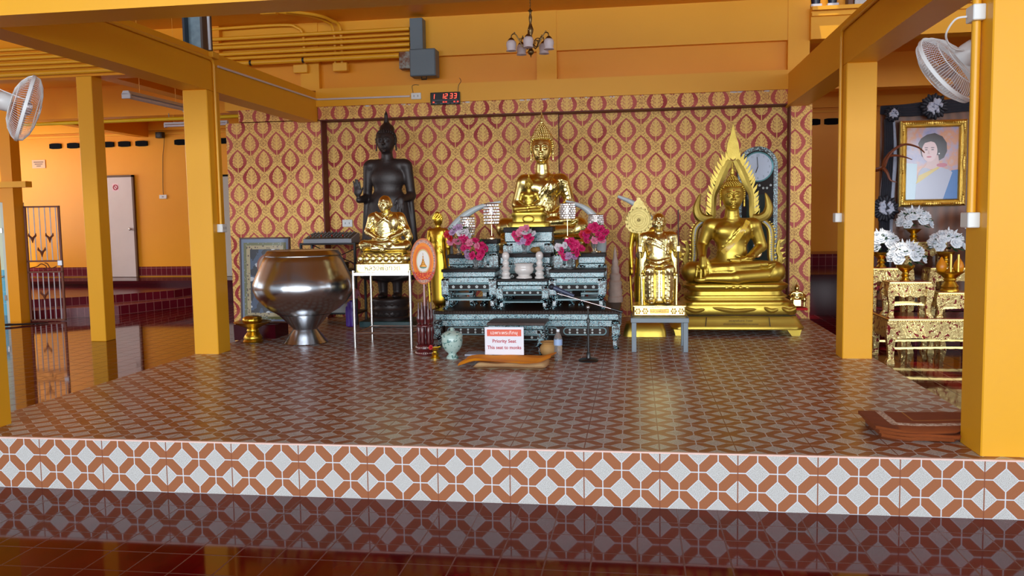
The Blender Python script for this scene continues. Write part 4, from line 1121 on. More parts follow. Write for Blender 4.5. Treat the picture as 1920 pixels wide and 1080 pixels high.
inlaid_table('altar_table', 'tall narrow inlaid table left of centre, carrying a crystal lamp', (-1.425, 8.20, AZ), .17, .18, .650, nfl=2)
inlaid_table('altar_table', 'tall narrow inlaid table right of centre, carrying a crystal lamp', (-.680, 8.20, AZ), .17, .18, .640, nfl=2)
inlaid_table('altar_table', 'inlaid side table at the far left, a step above the front row', (-1.690, 8.20, AZ), .25, .20, .505, nfl=2)
inlaid_table('altar_table', 'inlaid side table at the far right, a step above the front row', (-.420, 8.20, AZ), .25, .20, .505, nfl=2)
# small inlaid prayer table on the floor behind the sign
inlaid_table('prayer_table', 'small dark inlaid prayer table with carved top standing behind the white sign', (-1.05, 7.47, SH), .49, .33, .285, nfl=4, tray=False)
_pt = bpy.data.objects['prayer_table']
for _c in _pt.children:
    if _c.name.startswith('table_top'): _c.data.materials[0] = noisy('carved_brown_top', lin(92, 74, 68), lin(50, 36, 32), 60, .5, bump=.5, bscale=90)
# platform that carries the centre image behind the tables
mb = MB(); mb.bbox(-1.42, -.55, 8.72, 9.40, SH, .837, .008); o = mb.build('statue_platform', M_LACQB); tag(o, 'dark platform behind the altar tables under the tall polished Buddha', 'platform')
# folding in the objects that stand on the tables -------------------------------------------------
M_CER = simple('white_glazed_ceramic', lin(214, 208, 204), .18, spec=.6)
T = thing('incense_bowl', 'white ceramic incense bowl on a foot, at the front centre altar table', 'bowl', (-1.04, 7.86, AZ+.284))
mb = MB(); mb.lathe([(.062, 0), (.075, .004), (.075, .014), (.055, .026), (.058, .038), (.080, .052), (.092, .08), (.088, .10), (.080, .118), (.090, .132), (.095, .142), (.088, .142), (.07, .115), (.0, .11)], 32); mb.build('bowl_body', M_CER, T, smooth=True, angle=60)
mb = MB(); mb.lathe([(.0, .112), (.074, .112), (.074, .118), (0, .121)], 24); mb.build('incense_ash', simple('grey_ash', lin(150, 140, 130), .9), T)
c0 = None
for x, l in ((-1.215, 'white ceramic candlestick left of the incense bowl'), (-.895, 'white ceramic candlestick right of the incense bowl')):
    if c0 is None:
        c0 = T = thing('candlestick', l, 'candlestick', (x, 7.87, AZ+.284), 0, 'white ceramic candlesticks'); mb = MB()
        mb.lathe([(.045, 0), (.047, .012), (.034, .022), (.040, .035), (.044, .048), (.034, .062), (.028, .068), (.040, .085), (.046, .095), (.036, .105), (.022, .118), (.030, .135), (.033, .150), (.022, .165), (.020, .175), (.030, .185), (.035, .20), (.036, .22), (.030, .238), (.018, .25), (.0, .255)], 24)
        mb.build('stem', M_CER, T, smooth=True, angle=70)
    else: dup(c0, (x, 7.87, AZ+.284), label=l)
# crystal lamps
M_GLASS = simple('clear_crystal', (.95, .95, .95), .03, trans=.9, ior=1.5)
M_CRY = simple('sparkling_crystal', (.85, .80, .78), .05, .55, spec=1.0)
M_BRASS = simple('pale_brass', (.80, .56, .30), .2, 1.0)
G_L = 'crystal table lamps on the altar'
def crystal_lamp(h, label, loc, src=None, R=.07, sh=.17):
    T = thing('crystal_lamp', label, 'lamp', loc, 0, G_L)
    mb = MB(); mb.lathe([(.05, 0), (.05, .012), (.02, .02), (.007, .03)], 20); mb.build('base', M_BRASS, T, smooth=True, angle=50)
    mb = MB(); mb.tube([(0, 0, .02), (0, 0, h-.02)], .006, 10); mb.build('pole', M_BRASS, T, smooth=True)
    mb = MB(); rows = 7
    for i in range(rows):
        z = h-sh + sh*(i+.5)/rows; n = 16; r = R*(1-.12*abs(i-3)/3)
        for j in range(n):
            a = 2*PI*(j+.5*(i % 2))/n; mb.sph((r*math.cos(a), r*math.sin(a), z), (.0115, .0115, .0125), 4, 3)
    mb.build('crystal_shade', M_CRY, T)
    mb = MB(); mb.tube([(R*math.cos(a*PI/10), R*math.sin(a*PI/10), h) for a in range(20)], .004, 6, closed=True); mb.tube([(R*.9*math.cos(a*PI/10), R*.9*math.sin(a*PI/10), h-sh) for a in range(20)], .003, 6, closed=True)
    for j in range(3):
        a = 2*PI*j/3; mb.tube([(0, 0, h-.01), (R*math.cos(a), R*math.sin(a), h)], .003, 5)
    mb.build('shade_ring', M_BRASS, T, smooth=True)
    mb = MB(); mb.lathe([(0, h-.12), (.022, h-.10), (.022, h-.04), (0, h-.02)], 12); mb.build('glass_cup', M_CRY, T, smooth=True)
    return T
crystal_lamp(.345, 'crystal lamp left of the small golden Buddha, on the tall narrow table', (-1.400, 8.20, AZ+.65), R=.072, sh=.20)
crystal_lamp(.345, 'crystal lamp right of the small golden Buddha, on the tall narrow table', (-.655, 8.20, AZ+.64), R=.072, sh=.15)
crystal_lamp(.365, 'crystal lamp over the flowers at the far left of the altar', (-1.655, 8.27, AZ+.505), R=.070, sh=.18)
crystal_lamp(.365, 'crystal lamp over the flowers at the far right of the altar', (-.385, 8.28, AZ+.505), R=.070, sh=.14)
# flower vases
M_VASE = simple('clear_vase_glass', (.9, .93, .95), .04, trans=.85, ior=1.45)
fcols = {'mag': lin(214, 24, 104), 'pink': lin(232, 130, 160), 'white': lin(226, 218, 226), 'red': lin(200, 24, 40), 'lil': lin(190, 150, 190)}
M_FL = {k: noisy('petals_'+k, v, tuple(q*.6 for q in v), 30, .6) for k, v in fcols.items()}
M_LEAF = noisy('artificial_leaf', lin(62, 110, 40), lin(34, 70, 26), 30, .5); M_YEL = simple('yellow_berries', lin(220, 170, 40), .5)
def blossom(mb, c, r, rnd, layers=3, n=6, up=None):
    ax = Vector((rnd.uniform(-.6, .6), -1+rnd.uniform(0, .5), rnd.uniform(-.1, .8))).normalized() if up is None else up
    q = ax.to_track_quat('Z', 'Y').to_matrix().to_4x4(); M = Matrix.Translation(c) @ q
    for L in range(layers):
        f = L/max(1, layers-1); rr = r*(1-.62*f)
        for i in range(n):
            a = 2*PI*(i+.5*L)/n; tilt = .35+.75*f
            P = Matrix.Rotation(a, 4, 'Z') @ Matrix.Translation((rr*.50, 0, r*.28*f)) @ Matrix.Rotation(-tilt, 4, 'Y') @ Matrix.Diagonal((rr*.55, rr*.50, rr*.14, 1))
            mb.sph((0, 0, 0), 1, 6, 4, M @ P)
    mb.sph((0, 0, 0), r*.24, 6, 4, M @ Matrix.Translation((0, 0, r*.25)))
def bouquet_vase(label, loc, seed, cols, R=.112, hv=.12, group='flower vases on the altar'):
    rnd = random.Random(seed); T = thing('flower_vase', label, 'vase of flowers', loc, 0, group)
    mb = MB(); mb.lathe([(.030, 0), (.032, .006), (.016, .015), (.020, .03), (.030, hv*.7), (.040, hv), (.036, hv), (.026, hv*.7), (.0, .03)], 16); mb.build('vase', M_VASE, T, smooth=True, angle=60)
    lf = MB(); zc = hv+R*.55
    for i in range(40):
        a = rnd.uniform(0, 2*PI); e = rnd.uniform(-.5, 1.2); p = Vector((R*1.05*math.cos(a)*math.cos(e), R*.9*math.sin(a)*math.cos(e), zc+R*.85*math.sin(e)))
        lf.sph((0, 0, 0), 1, 6, 3, Matrix.Translation(p) @ Matrix.Rotation(a, 4, 'Z') @ Matrix.Rotation(-e*.6, 4, 'Y') @ Matrix.Diagonal((.030, .014, .004, 1)))
    for i in range(5): lf.tube([(0, 0, .03), (rnd.uniform(-.02, .02), rnd.uniform(-.02, .02), hv), (rnd.uniform(-.05, .05), 0, zc)], .0022, 4)
    lf.build('leaves', M_LEAF, T)
    n = 13
    for i in range(n):
        a = 2*PI*i/n*2.4+rnd.uniform(-.2, .2); rr = R*(.25+.75*math.sqrt((i+.5)/n)); x = rr*math.cos(a)*1.05; z = zc + rr*math.sin(a)*.75
        y = -math.sqrt(max(0, R*R*1.1-(x*x+(z-zc)**2)*.7))*.75
        mb = MB(); blossom(mb, (x, y, z), rnd.uniform(.036, .048), rnd); mb.build('blossom', M_FL[cols[i % len(cols)]], T, smooth=True)
    mb = MB()
    for i in range(22): a = rnd.uniform(PI, 2*PI); rr = R*rnd.uniform(.6, 1.15); mb.sph((rr*math.cos(a+rnd.uniform(-.4, .4)), -R*.5+rnd.uniform(-.02, .03), zc-R*.35+rr*math.sin(a)*.35), .006, 5, 4)
    o = mb.build('berry_spray', M_YEL, T); 
    return T
V = ['mag', 'pink', 'mag', 'lil', 'mag', 'white', 'red']
bouquet_vase('flower vase on the far left table, white and lilac blooms beside red', (-1.715, 8.13, AZ+.505), 1, ['mag', 'white', 'lil', 'red', 'pink'])
bouquet_vase('flower vase with pink and magenta blooms on the left front-row table', (-1.515, 7.93, AZ+.380), 2, ['mag', 'pink', 'mag', 'lil', 'mag', 'mag'])
bouquet_vase('flower vase at centre, pale pink and magenta blooms below the small Buddha', (-1.065, 8.10, AZ+.510), 3, ['mag', 'white', 'pink', 'mag', 'lil'], R=.092)
bouquet_vase('flower vase with magenta and white blooms on the right front-row table', (-.615, 7.92, AZ+.368), 4, ['mag', 'mag', 'white', 'mag', 'lil', 'mag'])
bouquet_vase('flower vase on the far right table, mostly deep magenta blooms', (-.395, 8.13, AZ+.505), 5, ['mag', 'mag', 'red', 'mag', 'pink', 'mag'])
def rocklump(name, label, cat, c, r, mat, seed=1):
    S = SDF([c[i]-r[i]*1.4 for i in range(3)], [c[i]+r[i]*1.4 for i in range(3)], min(r)/7); rnd = random.Random(seed)
    for i in range(6): S.ell([c[0]+rnd.uniform(-.5, .5)*r[0], c[1]+rnd.uniform(-.3, .3)*r[1], c[2]+rnd.uniform(-.25, .25)*r[2]-.1*r[2]], (r[0]*.55, r[1]*.6, r[2]*.6), k=.006)
    S.box((c[0], c[1], c[2]-r[2]*1.0-.2*r[2]), (r[0]*1.5, r[1]*1.5, r[2]*.3), 0, 0, op='sub')
    return tag(S.mesh(name, mat), label, cat)
M_DRY = noisy('dry_brown_leaves', lin(160, 118, 50), lin(96, 66, 26), 24, .7)
rocklump('dried_garland', 'dried brown garland heaped beside the central vase', 'garland', (-.955, 8.12, AZ+.51+.035), (.055, .04, .04), M_DRY)
# pair of tusks in white behind, and a third by the monk
M_TUSK = noisy('grey_white_tusk', lin(200, 208, 210), lin(168, 178, 182), 6, .28)
def tusk(label, pts, r0, r1):
    mb = MB(); P = bez(pts, 8); n = len(P); c = Vector(pts[0])
    mb.tube([p - c for p in P], [r0+(r1-r0)*(i/(n-1))**2.0 for i in range(n)], 16); T = mb.build('tusk', M_TUSK, smooth=True, angle=80); T.location = c
    return tag(T, label, 'tusk')
TR = [(-1.80, 8.62, .66), (-1.90, 8.58, .98), (-1.91, 8.5, 1.28), (-1.80, 8.48, 1.46), (-1.60, 8.46, 1.60), (-1.345, 8.45, 1.665)]
tusk('curved white tusk rising at the left of the altar, its tip pointing to the Buddha', TR, .062, .010)
tusk('curved white tusk at the right of the altar, its tip pointing left', [(-.43, 8.62, .655), (-.38, 8.58, 1.0), (-.345, 8.52, 1.25), (-.375, 8.48, 1.44), (-.50, 8.46, 1.585), (-.69, 8.45, 1.66)], .062, .010)
tusk('greyish tusk leaning behind the leaf fan of the seated monk', [(.30, 9.62, SH), (.32, 9.58, .75), (.28, 9.45, 1.15), (.16, 9.35, 1.45), (.0, 9.3, 1.62), (-.19, 9.25, 1.715)], .060, .014)
# stone spire at the right end of the altar table
mb = MB(); mb.lathe([(.075, 0), (.075, .05), (.065, .06), (.072, .12), (.06, .14), (.066, .20), (.05, .22), (.055, .27), (.038, .29), (.042, .34), (.028, .37), (.034, .40), (.02, .44), (.014, .50), (.0, .56)], 16, (0, 0))
o = mb.build('stone_spire', noisy('buff_stone', lin(196, 170, 156), lin(160, 134, 122), 18, .7, bump=.2), smooth=True, angle=40); o.location = (-.205, 8.46, AZ); tag(o, 'small tapering buff stone spire on the right end of the long altar table', 'stone spire')
# ------------------------------------------------------------------ things around the altar
# fan of rank in its turned stand
M_TURN = noisy('dark_red_turned_wood', (.11, .012, .012), (.05, .006, .008), 14, .18)
T = thing('ceremonial_fan_stand', 'dark red turned wooden holder with spires, left of the long altar table', 'fan stand', (-1.865, 7.30, SH))
mb = MB(); mb.lathe([(.085, 0), (.09, .012), (.082, .03), (.088, .045), (.078, .06), (.082, .09), (.07, .10)], 28); mb.build('base', M_TURN, T, smooth=True, angle=50)
bd = MB()
for j in range(28):
    a = 2*PI*j/28; bd.sph((.085*math.cos(a), .085*math.sin(a), .072), .006, 5, 4); bd.sph((.089*math.cos(a), .089*math.sin(a), .022), .006, 5, 4)
bd.build('base_beading', simple('cream_bead', lin(200, 170, 160), .3), T)
for j in range(6):
    a = 2*PI*j/6+.3; x, y = .055*math.cos(a), .055*math.sin(a); mb = MB()
    mb.lathe([(.012, .09), (.022, .12), (.014, .15), (.026, .20), (.018, .25), (.010, .28), (.020, .31), (.022, .335), (.012, .36), (.016, .385), (.008, .42), (.003, .47)], 12, (x, y)); mb.build('spindle', M_TURN, T, smooth=True, angle=60)
mb = MB(); mb.lathe([(.018, .10), (.026, .16), (.014, .22), (.024, .30), (.014, .36), (.020, .42), (.012, .46), (.010, .60), (.014, .62), (.010, .64)], 12); mb.lathe([(.075, .255), (.078, .265), (.07, .275)], 20); mb.build('centre_post', M_TURN, T, smooth=True, angle=60)
M_FAN = NT('embroidered_fan'); _x, _y, _z = M_FAN.coords(); _r = (((_x*(1/.118))**2 + ((_z-.80)*(1/.205))**2)**.5) if False else None
_u = _x*(1/.118); _w = (_z-.835)*(1/.205); _r = (_u*_u + _w*_w)**.5
_sp = M_FAN.noise(90, 2)
_c = M_FAN.mix(_r.gt(.50), lin(226, 222, 214), lin(222, 110, 40)); _c = M_FAN.mix(_r.gt(.66), _c, lin(236, 132, 24)); _c = M_FAN.mix(_r.gt(.80), _c, M_FAN.mix(_sp.gt(.5), lin(150, 120, 120), lin(214, 160, 130)))
_c = M_FAN.mix(_r.gt(.93), _c, lin(196, 110, 66)); _c = M_FAN.mix((_r - .50).abs().lt(.03), _c, lin(205, 180, 120))
_c = M_FAN.mix((_w+.62).abs().lt(.18)*_sp.gt(.48), _c, lin(196, 40, 30))
M_FAN.set(col=_c, rough=.6, sheen=.2); M_FAN = M_FAN.m
T2 = thing('ceremonial_fan', 'upright oval embroidered fan in orange and white rings, set in the red holder', 'ceremonial fan', (-1.862, 7.285, SH))
mb = MB()
for y0, y1, k in ((-.010, -.006, .97), (-.006, .006, 1.0), (.006, .010, .97)):
    pass
ring = []
for y, k in ((-.011, .94), (-.006, 1.0), (.006, 1.0), (.011, .94)):
    ring.append([(.118*k*math.cos(2*PI*j/48)*(1+.04*math.sin(2*PI*j/48)), y, .835+.205*k*math.sin(2*PI*j/48)) for j in range(48)])
mb.ring(ring); mb.build('fan_leaf', M_FAN, T2, smooth=True, angle=50)
mb = MB(); mb.tube([(0, 0, .44), (0, 0, .635)], .008, 8); mb.build('handle', simple('bone_handle', lin(190, 150, 150), .3), T2, smooth=True)
mb = MB()   # embroidered tiered emblem, plain
for w, z in ((.035, .79), (.030, .80), (.020, .815), (.014, .83), (.009, .85), (.005, .875), (.002, .90)): mb.sph((0, -.012, z), (w, .004, .012), 10, 5)
mb.build('emblem', simple('gold_thread', lin(196, 132, 40), .4, .3), T2, smooth=True)
mb = MB(); mb.sph((0, -.013, .783), (.030, .003, .010), 10, 5); mb.build('emblem_band', simple('green_thread', lin(90, 130, 110), .5), T2)
# steel alms bowl
T = thing('alms_bowl', 'huge polished steel alms bowl on a flared foot, left side of the stage', 'bowl', (-3.26, 7.97, SH))
M_BOWL = NT('polished_steel'); M_BOWL.coords(); M_BOWL.set(col=(.50, .515, .545), metal=1.0, rough=M_BOWL.noise(4, 3)*.10 + .18); M_BOWL = M_BOWL.m
mb = MB(); mb.lathe([(.0, .245), (.145, .25), (.25, .29), (.34, .34), (.41, .40), (.465, .47), (.492, .54), (.490, .60), (.468, .66), (.43, .74), (.395, .815), (.372, .865), (.366, .868), (.366, .874)], 64); mb.build('bowl_body', M_BOWL, T, smooth=True, angle=50)
mb = MB(); mb.lathe([(.372, .872), (.374, .878), (.345, .918), (.335, .925), (.322, .925), (.30, .915), (.0, .915)], 64); mb.build('lid', M_BOWL, T, smooth=True, angle=40)
mb = MB(); mb.lathe([(.215, 0), (.218, .008), (.20, .03), (.13, .125), (.118, .14), (.122, .15), (.20, .235), (.25, .285), (.262, .294), (.15, .27)], 48); mb.build('foot', M_BOWL, T, smooth=True, angle=40)
# gold tray with lobed cushion
T = thing('offering_tray', 'gold footed tray holding a lobed gold cushion, left of the steel bowl', 'offering tray', (-3.83, 8.00, SH))
mb = MB(); mb.lathe([(.095, 0), (.10, .012), (.085, .03), (.092, .045), (.075, .075), (.052, .105), (.06, .12), (.05, .135), (.09, .16), (.15, .185), (.185, .205), (.178, .209), (.13, .195), (.0, .19)], 40, wob=lambda u, z: .03*math.cos(u*2*PI*20) if .02 < z < .20 else 0); mb.build('tray', M_GOLD_TRAY, T, smooth=True, angle=60)
mb = MB(); mb.lathe([(.05, .19), (.09, .20), (.098, .225), (.09, .25), (.06, .265), (.0, .27)], 48, wob=lambda u, z: .05*abs(math.cos(u*2*PI*6))-.03); mb.build('cushion', M_GOLD_TRAY, T, smooth=True, angle=70)
# framed embroidery on a maroon block
mb = MB(); mb.bbox(-4.16, -3.70, 8.24, 8.58, SH-.02, SH+.145, .006); o = mb.build('maroon_block', M_MAROON); tag(o, 'low maroon block under the glazed embroidered panel', 'block')
M_EMB = NT('embroidered_panel'); _x, _y, _z = M_EMB.coords(); 
_bx = ((_x).abs() - .205).gt(0).max((_z-.44).abs().gt(.375)); _b2 = ((_x).abs() - .235).gt(0).max((_z-.44).abs().gt(.405)); _b3 = ((_x).abs() - .165).gt(0).max((_z-.44).abs().gt(.335))
_f = M_EMB.voro(11); _c = M_EMB.mix(M_EMB.noise(7).gt(.52), lin(44, 40, 48), lin(70, 84, 110)); _c = M_EMB.mix((_f + M_EMB.noise(40, 3)*.25).lt(.40), _c, lin(196, 200, 206))
_rr = ((_x-.04)**2 + (_z-.60)**2)**.5; _c = M_EMB.mix(_rr.lt(.13), _c, lin(150, 84, 60)); _c = M_EMB.mix((_rr-.10).abs().lt(.012), _c, lin(190, 150, 120)); _c = M_EMB.mix(_rr.lt(.05), _c, lin(110, 60, 70))
_c = M_EMB.mix(_b3, _c, M_EMB.mix(M_EMB.voro(34).lt(.3), lin(176, 160, 122), lin(90, 70, 60))); _c = M_EMB.mix(_bx, _c, M_EMB.mix(M_EMB.voro(40).lt(.26), lin(112, 112, 74), lin(150, 160, 150))); _c = M_EMB.mix(_b2, _c, lin(120, 132, 156))
M_EMB.set(col=_c, rough=.12, spec=.6); M_EMB = M_EMB.m
T = thing('framed_embroidery', 'glazed framed embroidery with white flowers, leaning behind the gold tray', 'framed picture', (-3.865, 8.40, SH+.146))
mb = MB(); mb.box(-.265, .265, -.01, .004, .01, .885); mb.build('picture', M_EMB, T)
mb = MB()
for b in ((-.28, -.262, .0, .90), (.262, .28, .0, .90), (-.28, .28, .0, .016), (-.28, .28, .884, .90)): mb.bbox(b[0], b[1], -.018, .012, b[2], b[3], .003)
mb.build('frame', simple('brown_frame', lin(84, 46, 30), .35), T)
T.rotation_euler = (-.05, 0, 0)
# rack with mixer
M_BLK = simple('black_steel', (.012, .012, .014), .4)
T = thing('equipment_rack', 'black open metal rack behind the steel bowl', 'rack', (-3.53, 9.55, SH))
for sx in (-1, 1):
    for sy in (-1, 1):
        mb = MB(); mb.bbox(.325*sx-.014, .325*sx+.014, .17*sy-.014, .17*sy+.014, 0, .955); mb.build('upright', M_BLK, T)
for z in (.12, .62, .93):
    mb = MB(); mb.bbox(-.34, .34, -.185, .185, z, z+.022, .004); mb.build('shelf', M_BLK, T)
mb = MB(); mb.tube([(-.32, .17, .64), (.32, .17, .92)], .006, 6); mb.tube([(.32, .172, .64), (-.32, .172, .92)], .006, 6); mb.build('cross_brace', M_BLK, T)
T = thing('audio_mixer', 'grey and black audio mixing desk on top of the rack', 'mixer', (-3.53, 9.52, SH+.952))
mb = MB(); mb.prism([(-.15, 0), (.15, 0), (.15, .10), (.12, .11), (-.15, .045)], -.29, .29, axis='x'); mb.build('case', simple('silver_grey_plastic', lin(150, 156, 166), .4), T)
mb = MB(); mb.prism([(-.14, .049), (.118, .113), (.118, .118), (-.14, .054)], -.27, .27, axis='x'); mb.build('panel', M_BLK, T)
mk, mr = simple('grey_knob', (.10, .10, .11), .4), simple('red_knob', (.5, .02, .02), .4)
k0 = {}
for i in range(12):
    for j in range(5):
        x = -.24+.48*i/11; y = -.10+.20*j/4; z = .052+(y+.14)*.25; red = (j == 1 and i % 3 == 0)
        if red not in k0:
            mb = MB(); mb.lathe([(.007, 0), (.007, .018), (.0, .020)], 6); k0[red] = q_ = mb.build('knob', mr if red else mk, T)
            if red: q_['label'] = 'red knob'
        else:
            q_ = k0[red].copy(); COL.objects.link(q_); q_.parent = T
        q_.location = (x, y, z)
mb = MB(); mb.bbox(-3.63, -3.30, 9.34, 9.6, SH+.142, SH+.25, .006); o = mb.build('white_device', simple('pale_grey_plastic', lin(170, 182, 184), .4)); tag(o, 'pale grey electronic box on the bottom shelf of the rack', 'device')
mb = MB(); mb.bbox(-3.70, -3.38, 9.42, 9.66, SH+.642, SH+.72, .005); o = mb.build('black_amplifier', simple('black_plastic_box', (.02, .02, .022), .35)); tag(o, 'black electronic box on the middle shelf of the rack', 'device')
# socket on the wallpaper by the rack
def socket(label, c, w=.075, h=.075, d=.02, face='y', col=lin(226, 228, 226)):
    T = thing('wall_socket', label, 'socket', c); m_ = M_SOCK; mb = MB()
    if face == 'y': mb.bbox(-w/2, w/2, -d, 0, -h/2, h/2, .004)
    else: mb.bbox(0, d, -w/2, w/2, -h/2, h/2, .004)
    mb.build('box', m_, T); mb = MB()
    for q in (-1, 1):
        if face == 'y': mb.box(q*w*.2-.003, q*w*.2+.003, -d-.001, -d+.001, -.012, .012)
        else: mb.box(d-.001, d+.001, q*w*.2-.003, q*w*.2+.003, -.012, .012)
    mb.build('slots', simple('socket_slot', (.02, .02, .02), .6), T); return T
M_SOCK = simple('white_socket_plastic', lin(222, 226, 226), .35)
socket('white socket on the wallpaper above the audio rack', (-3.555, 10.17, 1.47), .13, .09)
# urn, mini goblet
T = thing('lidded_urn', 'pale green ceramic lidded urn with painted leaves, front left of the altar', 'urn', (-1.578, 7.10, SH))
M_URN = NT('celadon_painted'); M_URN.coords(); _n = M_URN.noise(26, 3, .6); M_URN.set(col=M_URN.mix(_n.gt(.58), lin(176, 200, 192), lin(86, 130, 126)), rough=.18); M_URN = M_URN.m
mb = MB(); mb.lathe([(.052, 0), (.055, .008), (.048, .022), (.034, .036), (.036, .048), (.062, .07), (.085, .11), (.092, .15), (.090, .18), (.086, .195), (.06, .19), (.0, .188)], 36); mb.build('urn_body', M_URN, T, smooth=True, angle=60)
mb = MB(); mb.lathe([(.094, .192), (.096, .199), (.085, .215), (.055, .235), (.02, .243), (.012, .25), (.018, .258), (.012, .268), (.0, .272)], 36); mb.build('lid', M_URN, T, smooth=True, angle=60)
T = thing('gold_goblet', 'tiny gold footed bowl left of the lidded urn', 'goblet', (-1.728, 7.09, SH))
mb = MB(); mb.lathe([(.040, 0), (.041, .012), (.026, .022), (.034, .04), (.022, .055), (.020, .068), (.034, .085), (.030, .088), (.0, .08)], 24); mb.build('cup', M_GOLD_TRAY, T, smooth=True, angle=50)
mb = MB(); blossom(mb, (-.035, -.01, .098), .024, random.Random(3), 2, 6); mb.build('red_flower', M_FL['red'], T, smooth=True)
mb = MB(); mb.tube([(-.06, 0, .092), (.03, .0, .10), (.045, .01, .103)], .005, 5); mb.build('yellow_stem', M_YEL, T)
# white papers
mb = MB(); mb.bbox(-1.50, -1.26, 7.24, 7.42, SH, SH+.012, .002); o = mb.build('booklet', simple('bluish_white_paper', lin(190, 200, 220), .5)); tag(o, 'bluish white booklet lying between the urn and the sign', 'booklet'); 
# cushions
def slabcloth(name, label, x0, x1, y0, y1, z0, th, mat, seed, amp=.01, lift=None, cat='cushion', rnd=.35):
    nx, ny = 34, 18; R_ = random.Random(seed); ph = [R_.uniform(0, 6) for _ in range(6)]
    top = []; bot = []
    for i in range(nx+1):
        for j in range(ny+1):
            u = i/nx; v = j/ny; x = x0+(x1-x0)*u + amp*.8*math.sin(v*5+ph[0]); y = y0+(y1-y0)*v + amp*1.4*math.sin(u*6+ph[1])
            e = min(u, 1-u)/.06; e2 = min(v, 1-v)/.12; ed = math.sqrt(max(0, min(1, e)))*math.sqrt(max(0, min(1, e2)))
            base = z0 + (lift(u, v) if lift else 0)
            w = amp*.35*(math.sin(u*14+ph[2]+v*3)+math.sin(v*9+u*5+ph[3]))
            top.append((x, y, base + th*(.5+.5*ed) + w*ed)); bot.append((x, y, base + th*(.5-.5*ed)))
    mb = MB(); n1 = len(top); mb.v = top+bot; q = ny+1
    for i in range(nx):
        for j in range(ny):
            a = i*q+j; mb.f.append((a, a+q, a+q+1, a+1)); mb.f.append((n1+a, n1+a+1, n1+a+q+1, n1+a+q))
    o = mb.build(name, mat, smooth=True, angle=70); bm = bmesh.new(); bm.from_mesh(o.data); bmesh.ops.remove_doubles(bm, verts=bm.verts, dist=1e-5); bm.to_mesh(o.data); bm.free()
    o.data.polygons.foreach_set('use_smooth', [True]*len(o.data.polygons))
    return tag(o, label, cat) if label else o
M_BEIGE = noisy('beige_quilt', lin(222, 190, 140), lin(204, 168, 118), 9, .85, bump=.3, bscale=160)
M_ORC = noisy('orange_robe_cloth', lin(250, 166, 10), lin(240, 146, 6), 7, .8, bump=.2, bscale=120)
slabcloth('seat_cushion', 'beige quilted floor cushion under the orange cloth, in front of the altar', -1.29, -.71, 6.56, 6.98, SH, .045, M_BEIGE, 2, .012)
oc = slabcloth('seat_cloth', 'orange monk seat cloth spread over the beige cushion, with the sign on it', -1.42, -.665, 6.62, 6.96, SH+.046, .014, M_ORC, 5, .014, lift=lambda u, v: -.030*(max(0, (.17-u)/.17)) + .035*max(0, (u-.86)/.14)**1.2 + .012*math.sin(u*7+v*3)*(1-v) + .02*max(0, (.30-u)/.3)*v, cat='seat cloth')
# sign
T = thing('priority_seat_sign', 'white sign reading Priority Seat, This seat to monks, standing on the orange cloth', 'sign', (-1.094, 6.93, SH+.062))
mb = MB(); mb.bbox(-.165, .165, -.004, .004, 0, .235, .002); mb.build('board', simple('white_sign_board', lin(226, 228, 238), .35), T)
mb = MB(); mb.bbox(-.145, .145, -.0052, -.004, .158, .215, .0005); mb.build('red_panel', simple('orange_red_print', lin(222, 84, 50), .4), T)
M_REDT = simple('crimson_print', lin(176, 20, 48), .5)
text('lettering', 'เฉพาะพระภิกษุ', .041, simple('white_print', lin(250, 246, 240), .5), T, (0, -.0056, .186), depth=.0004)
text('lettering', 'Priority Seat', .040, M_REDT, T, (0, -.0046, .116), depth=.0004, bold=.0008)
text('lettering', 'This seat to monks', .040, M_REDT, T, (0, -.0046, .062), depth=.0004, sx=.93, bold=.0008)
mb = MB(); mb.prism([(0, 0), (.10, 0), (.004, .16)], -.10, .10, axis='x'); mb.build('easel_back', simple('white_sign_back', lin(200, 200, 205), .5), T)
# bottle, pot
T = thing('water_bottle', 'clear plastic water bottle with a blue label, right of the sign', 'bottle', (-.652, 7.035, SH))
M_PET = simple('clear_bottle_plastic', (.93, .95, .96), .06, trans=.85, ior=1.33)
mb = MB(); pr = [(.030, 0), (.035, .006)]
for i in range(8): pr += [(.0345, .015+.014*i), (.0325, .022+.014*i)]
pr += [(.0355, .13), (.0355, .185), (.033, .195), (.024, .222), (.013, .24), (.013, .252)]
mb.lathe(pr, 24); mb.build('bottle_body', M_PET, T, smooth=True, angle=60)
mb = MB(); mb.lathe([(.0362, .132), (.0362, .182)], 24, cap=False); mb.build('label', simple('blue_white_label', lin(150, 176, 214), .4), T, smooth=True)
mb = MB(); mb.lathe([(.0145, .246), (.0145, .266), (.0, .268)], 16); mb.build('cap', simple('white_cap', lin(220, 226, 232), .4), T, smooth=True, angle=40)
T = tag(MB().lathe([(.05, 0), (.065, .012), (.085, .05), (.088, .085), (.07, .11), (.062, .118), (.080, .128), (.082, .134), (.065, .134), (.05, .11), (0, .10)], 32).build('clay_pot', noisy('pale_clay', lin(192, 150, 92), lin(170, 126, 72), 12, .7), smooth=True, angle=50), 'pale clay pot with a rolled rim, behind the water bottle', 'pot'); T.location = (-.742, 7.22, SH)
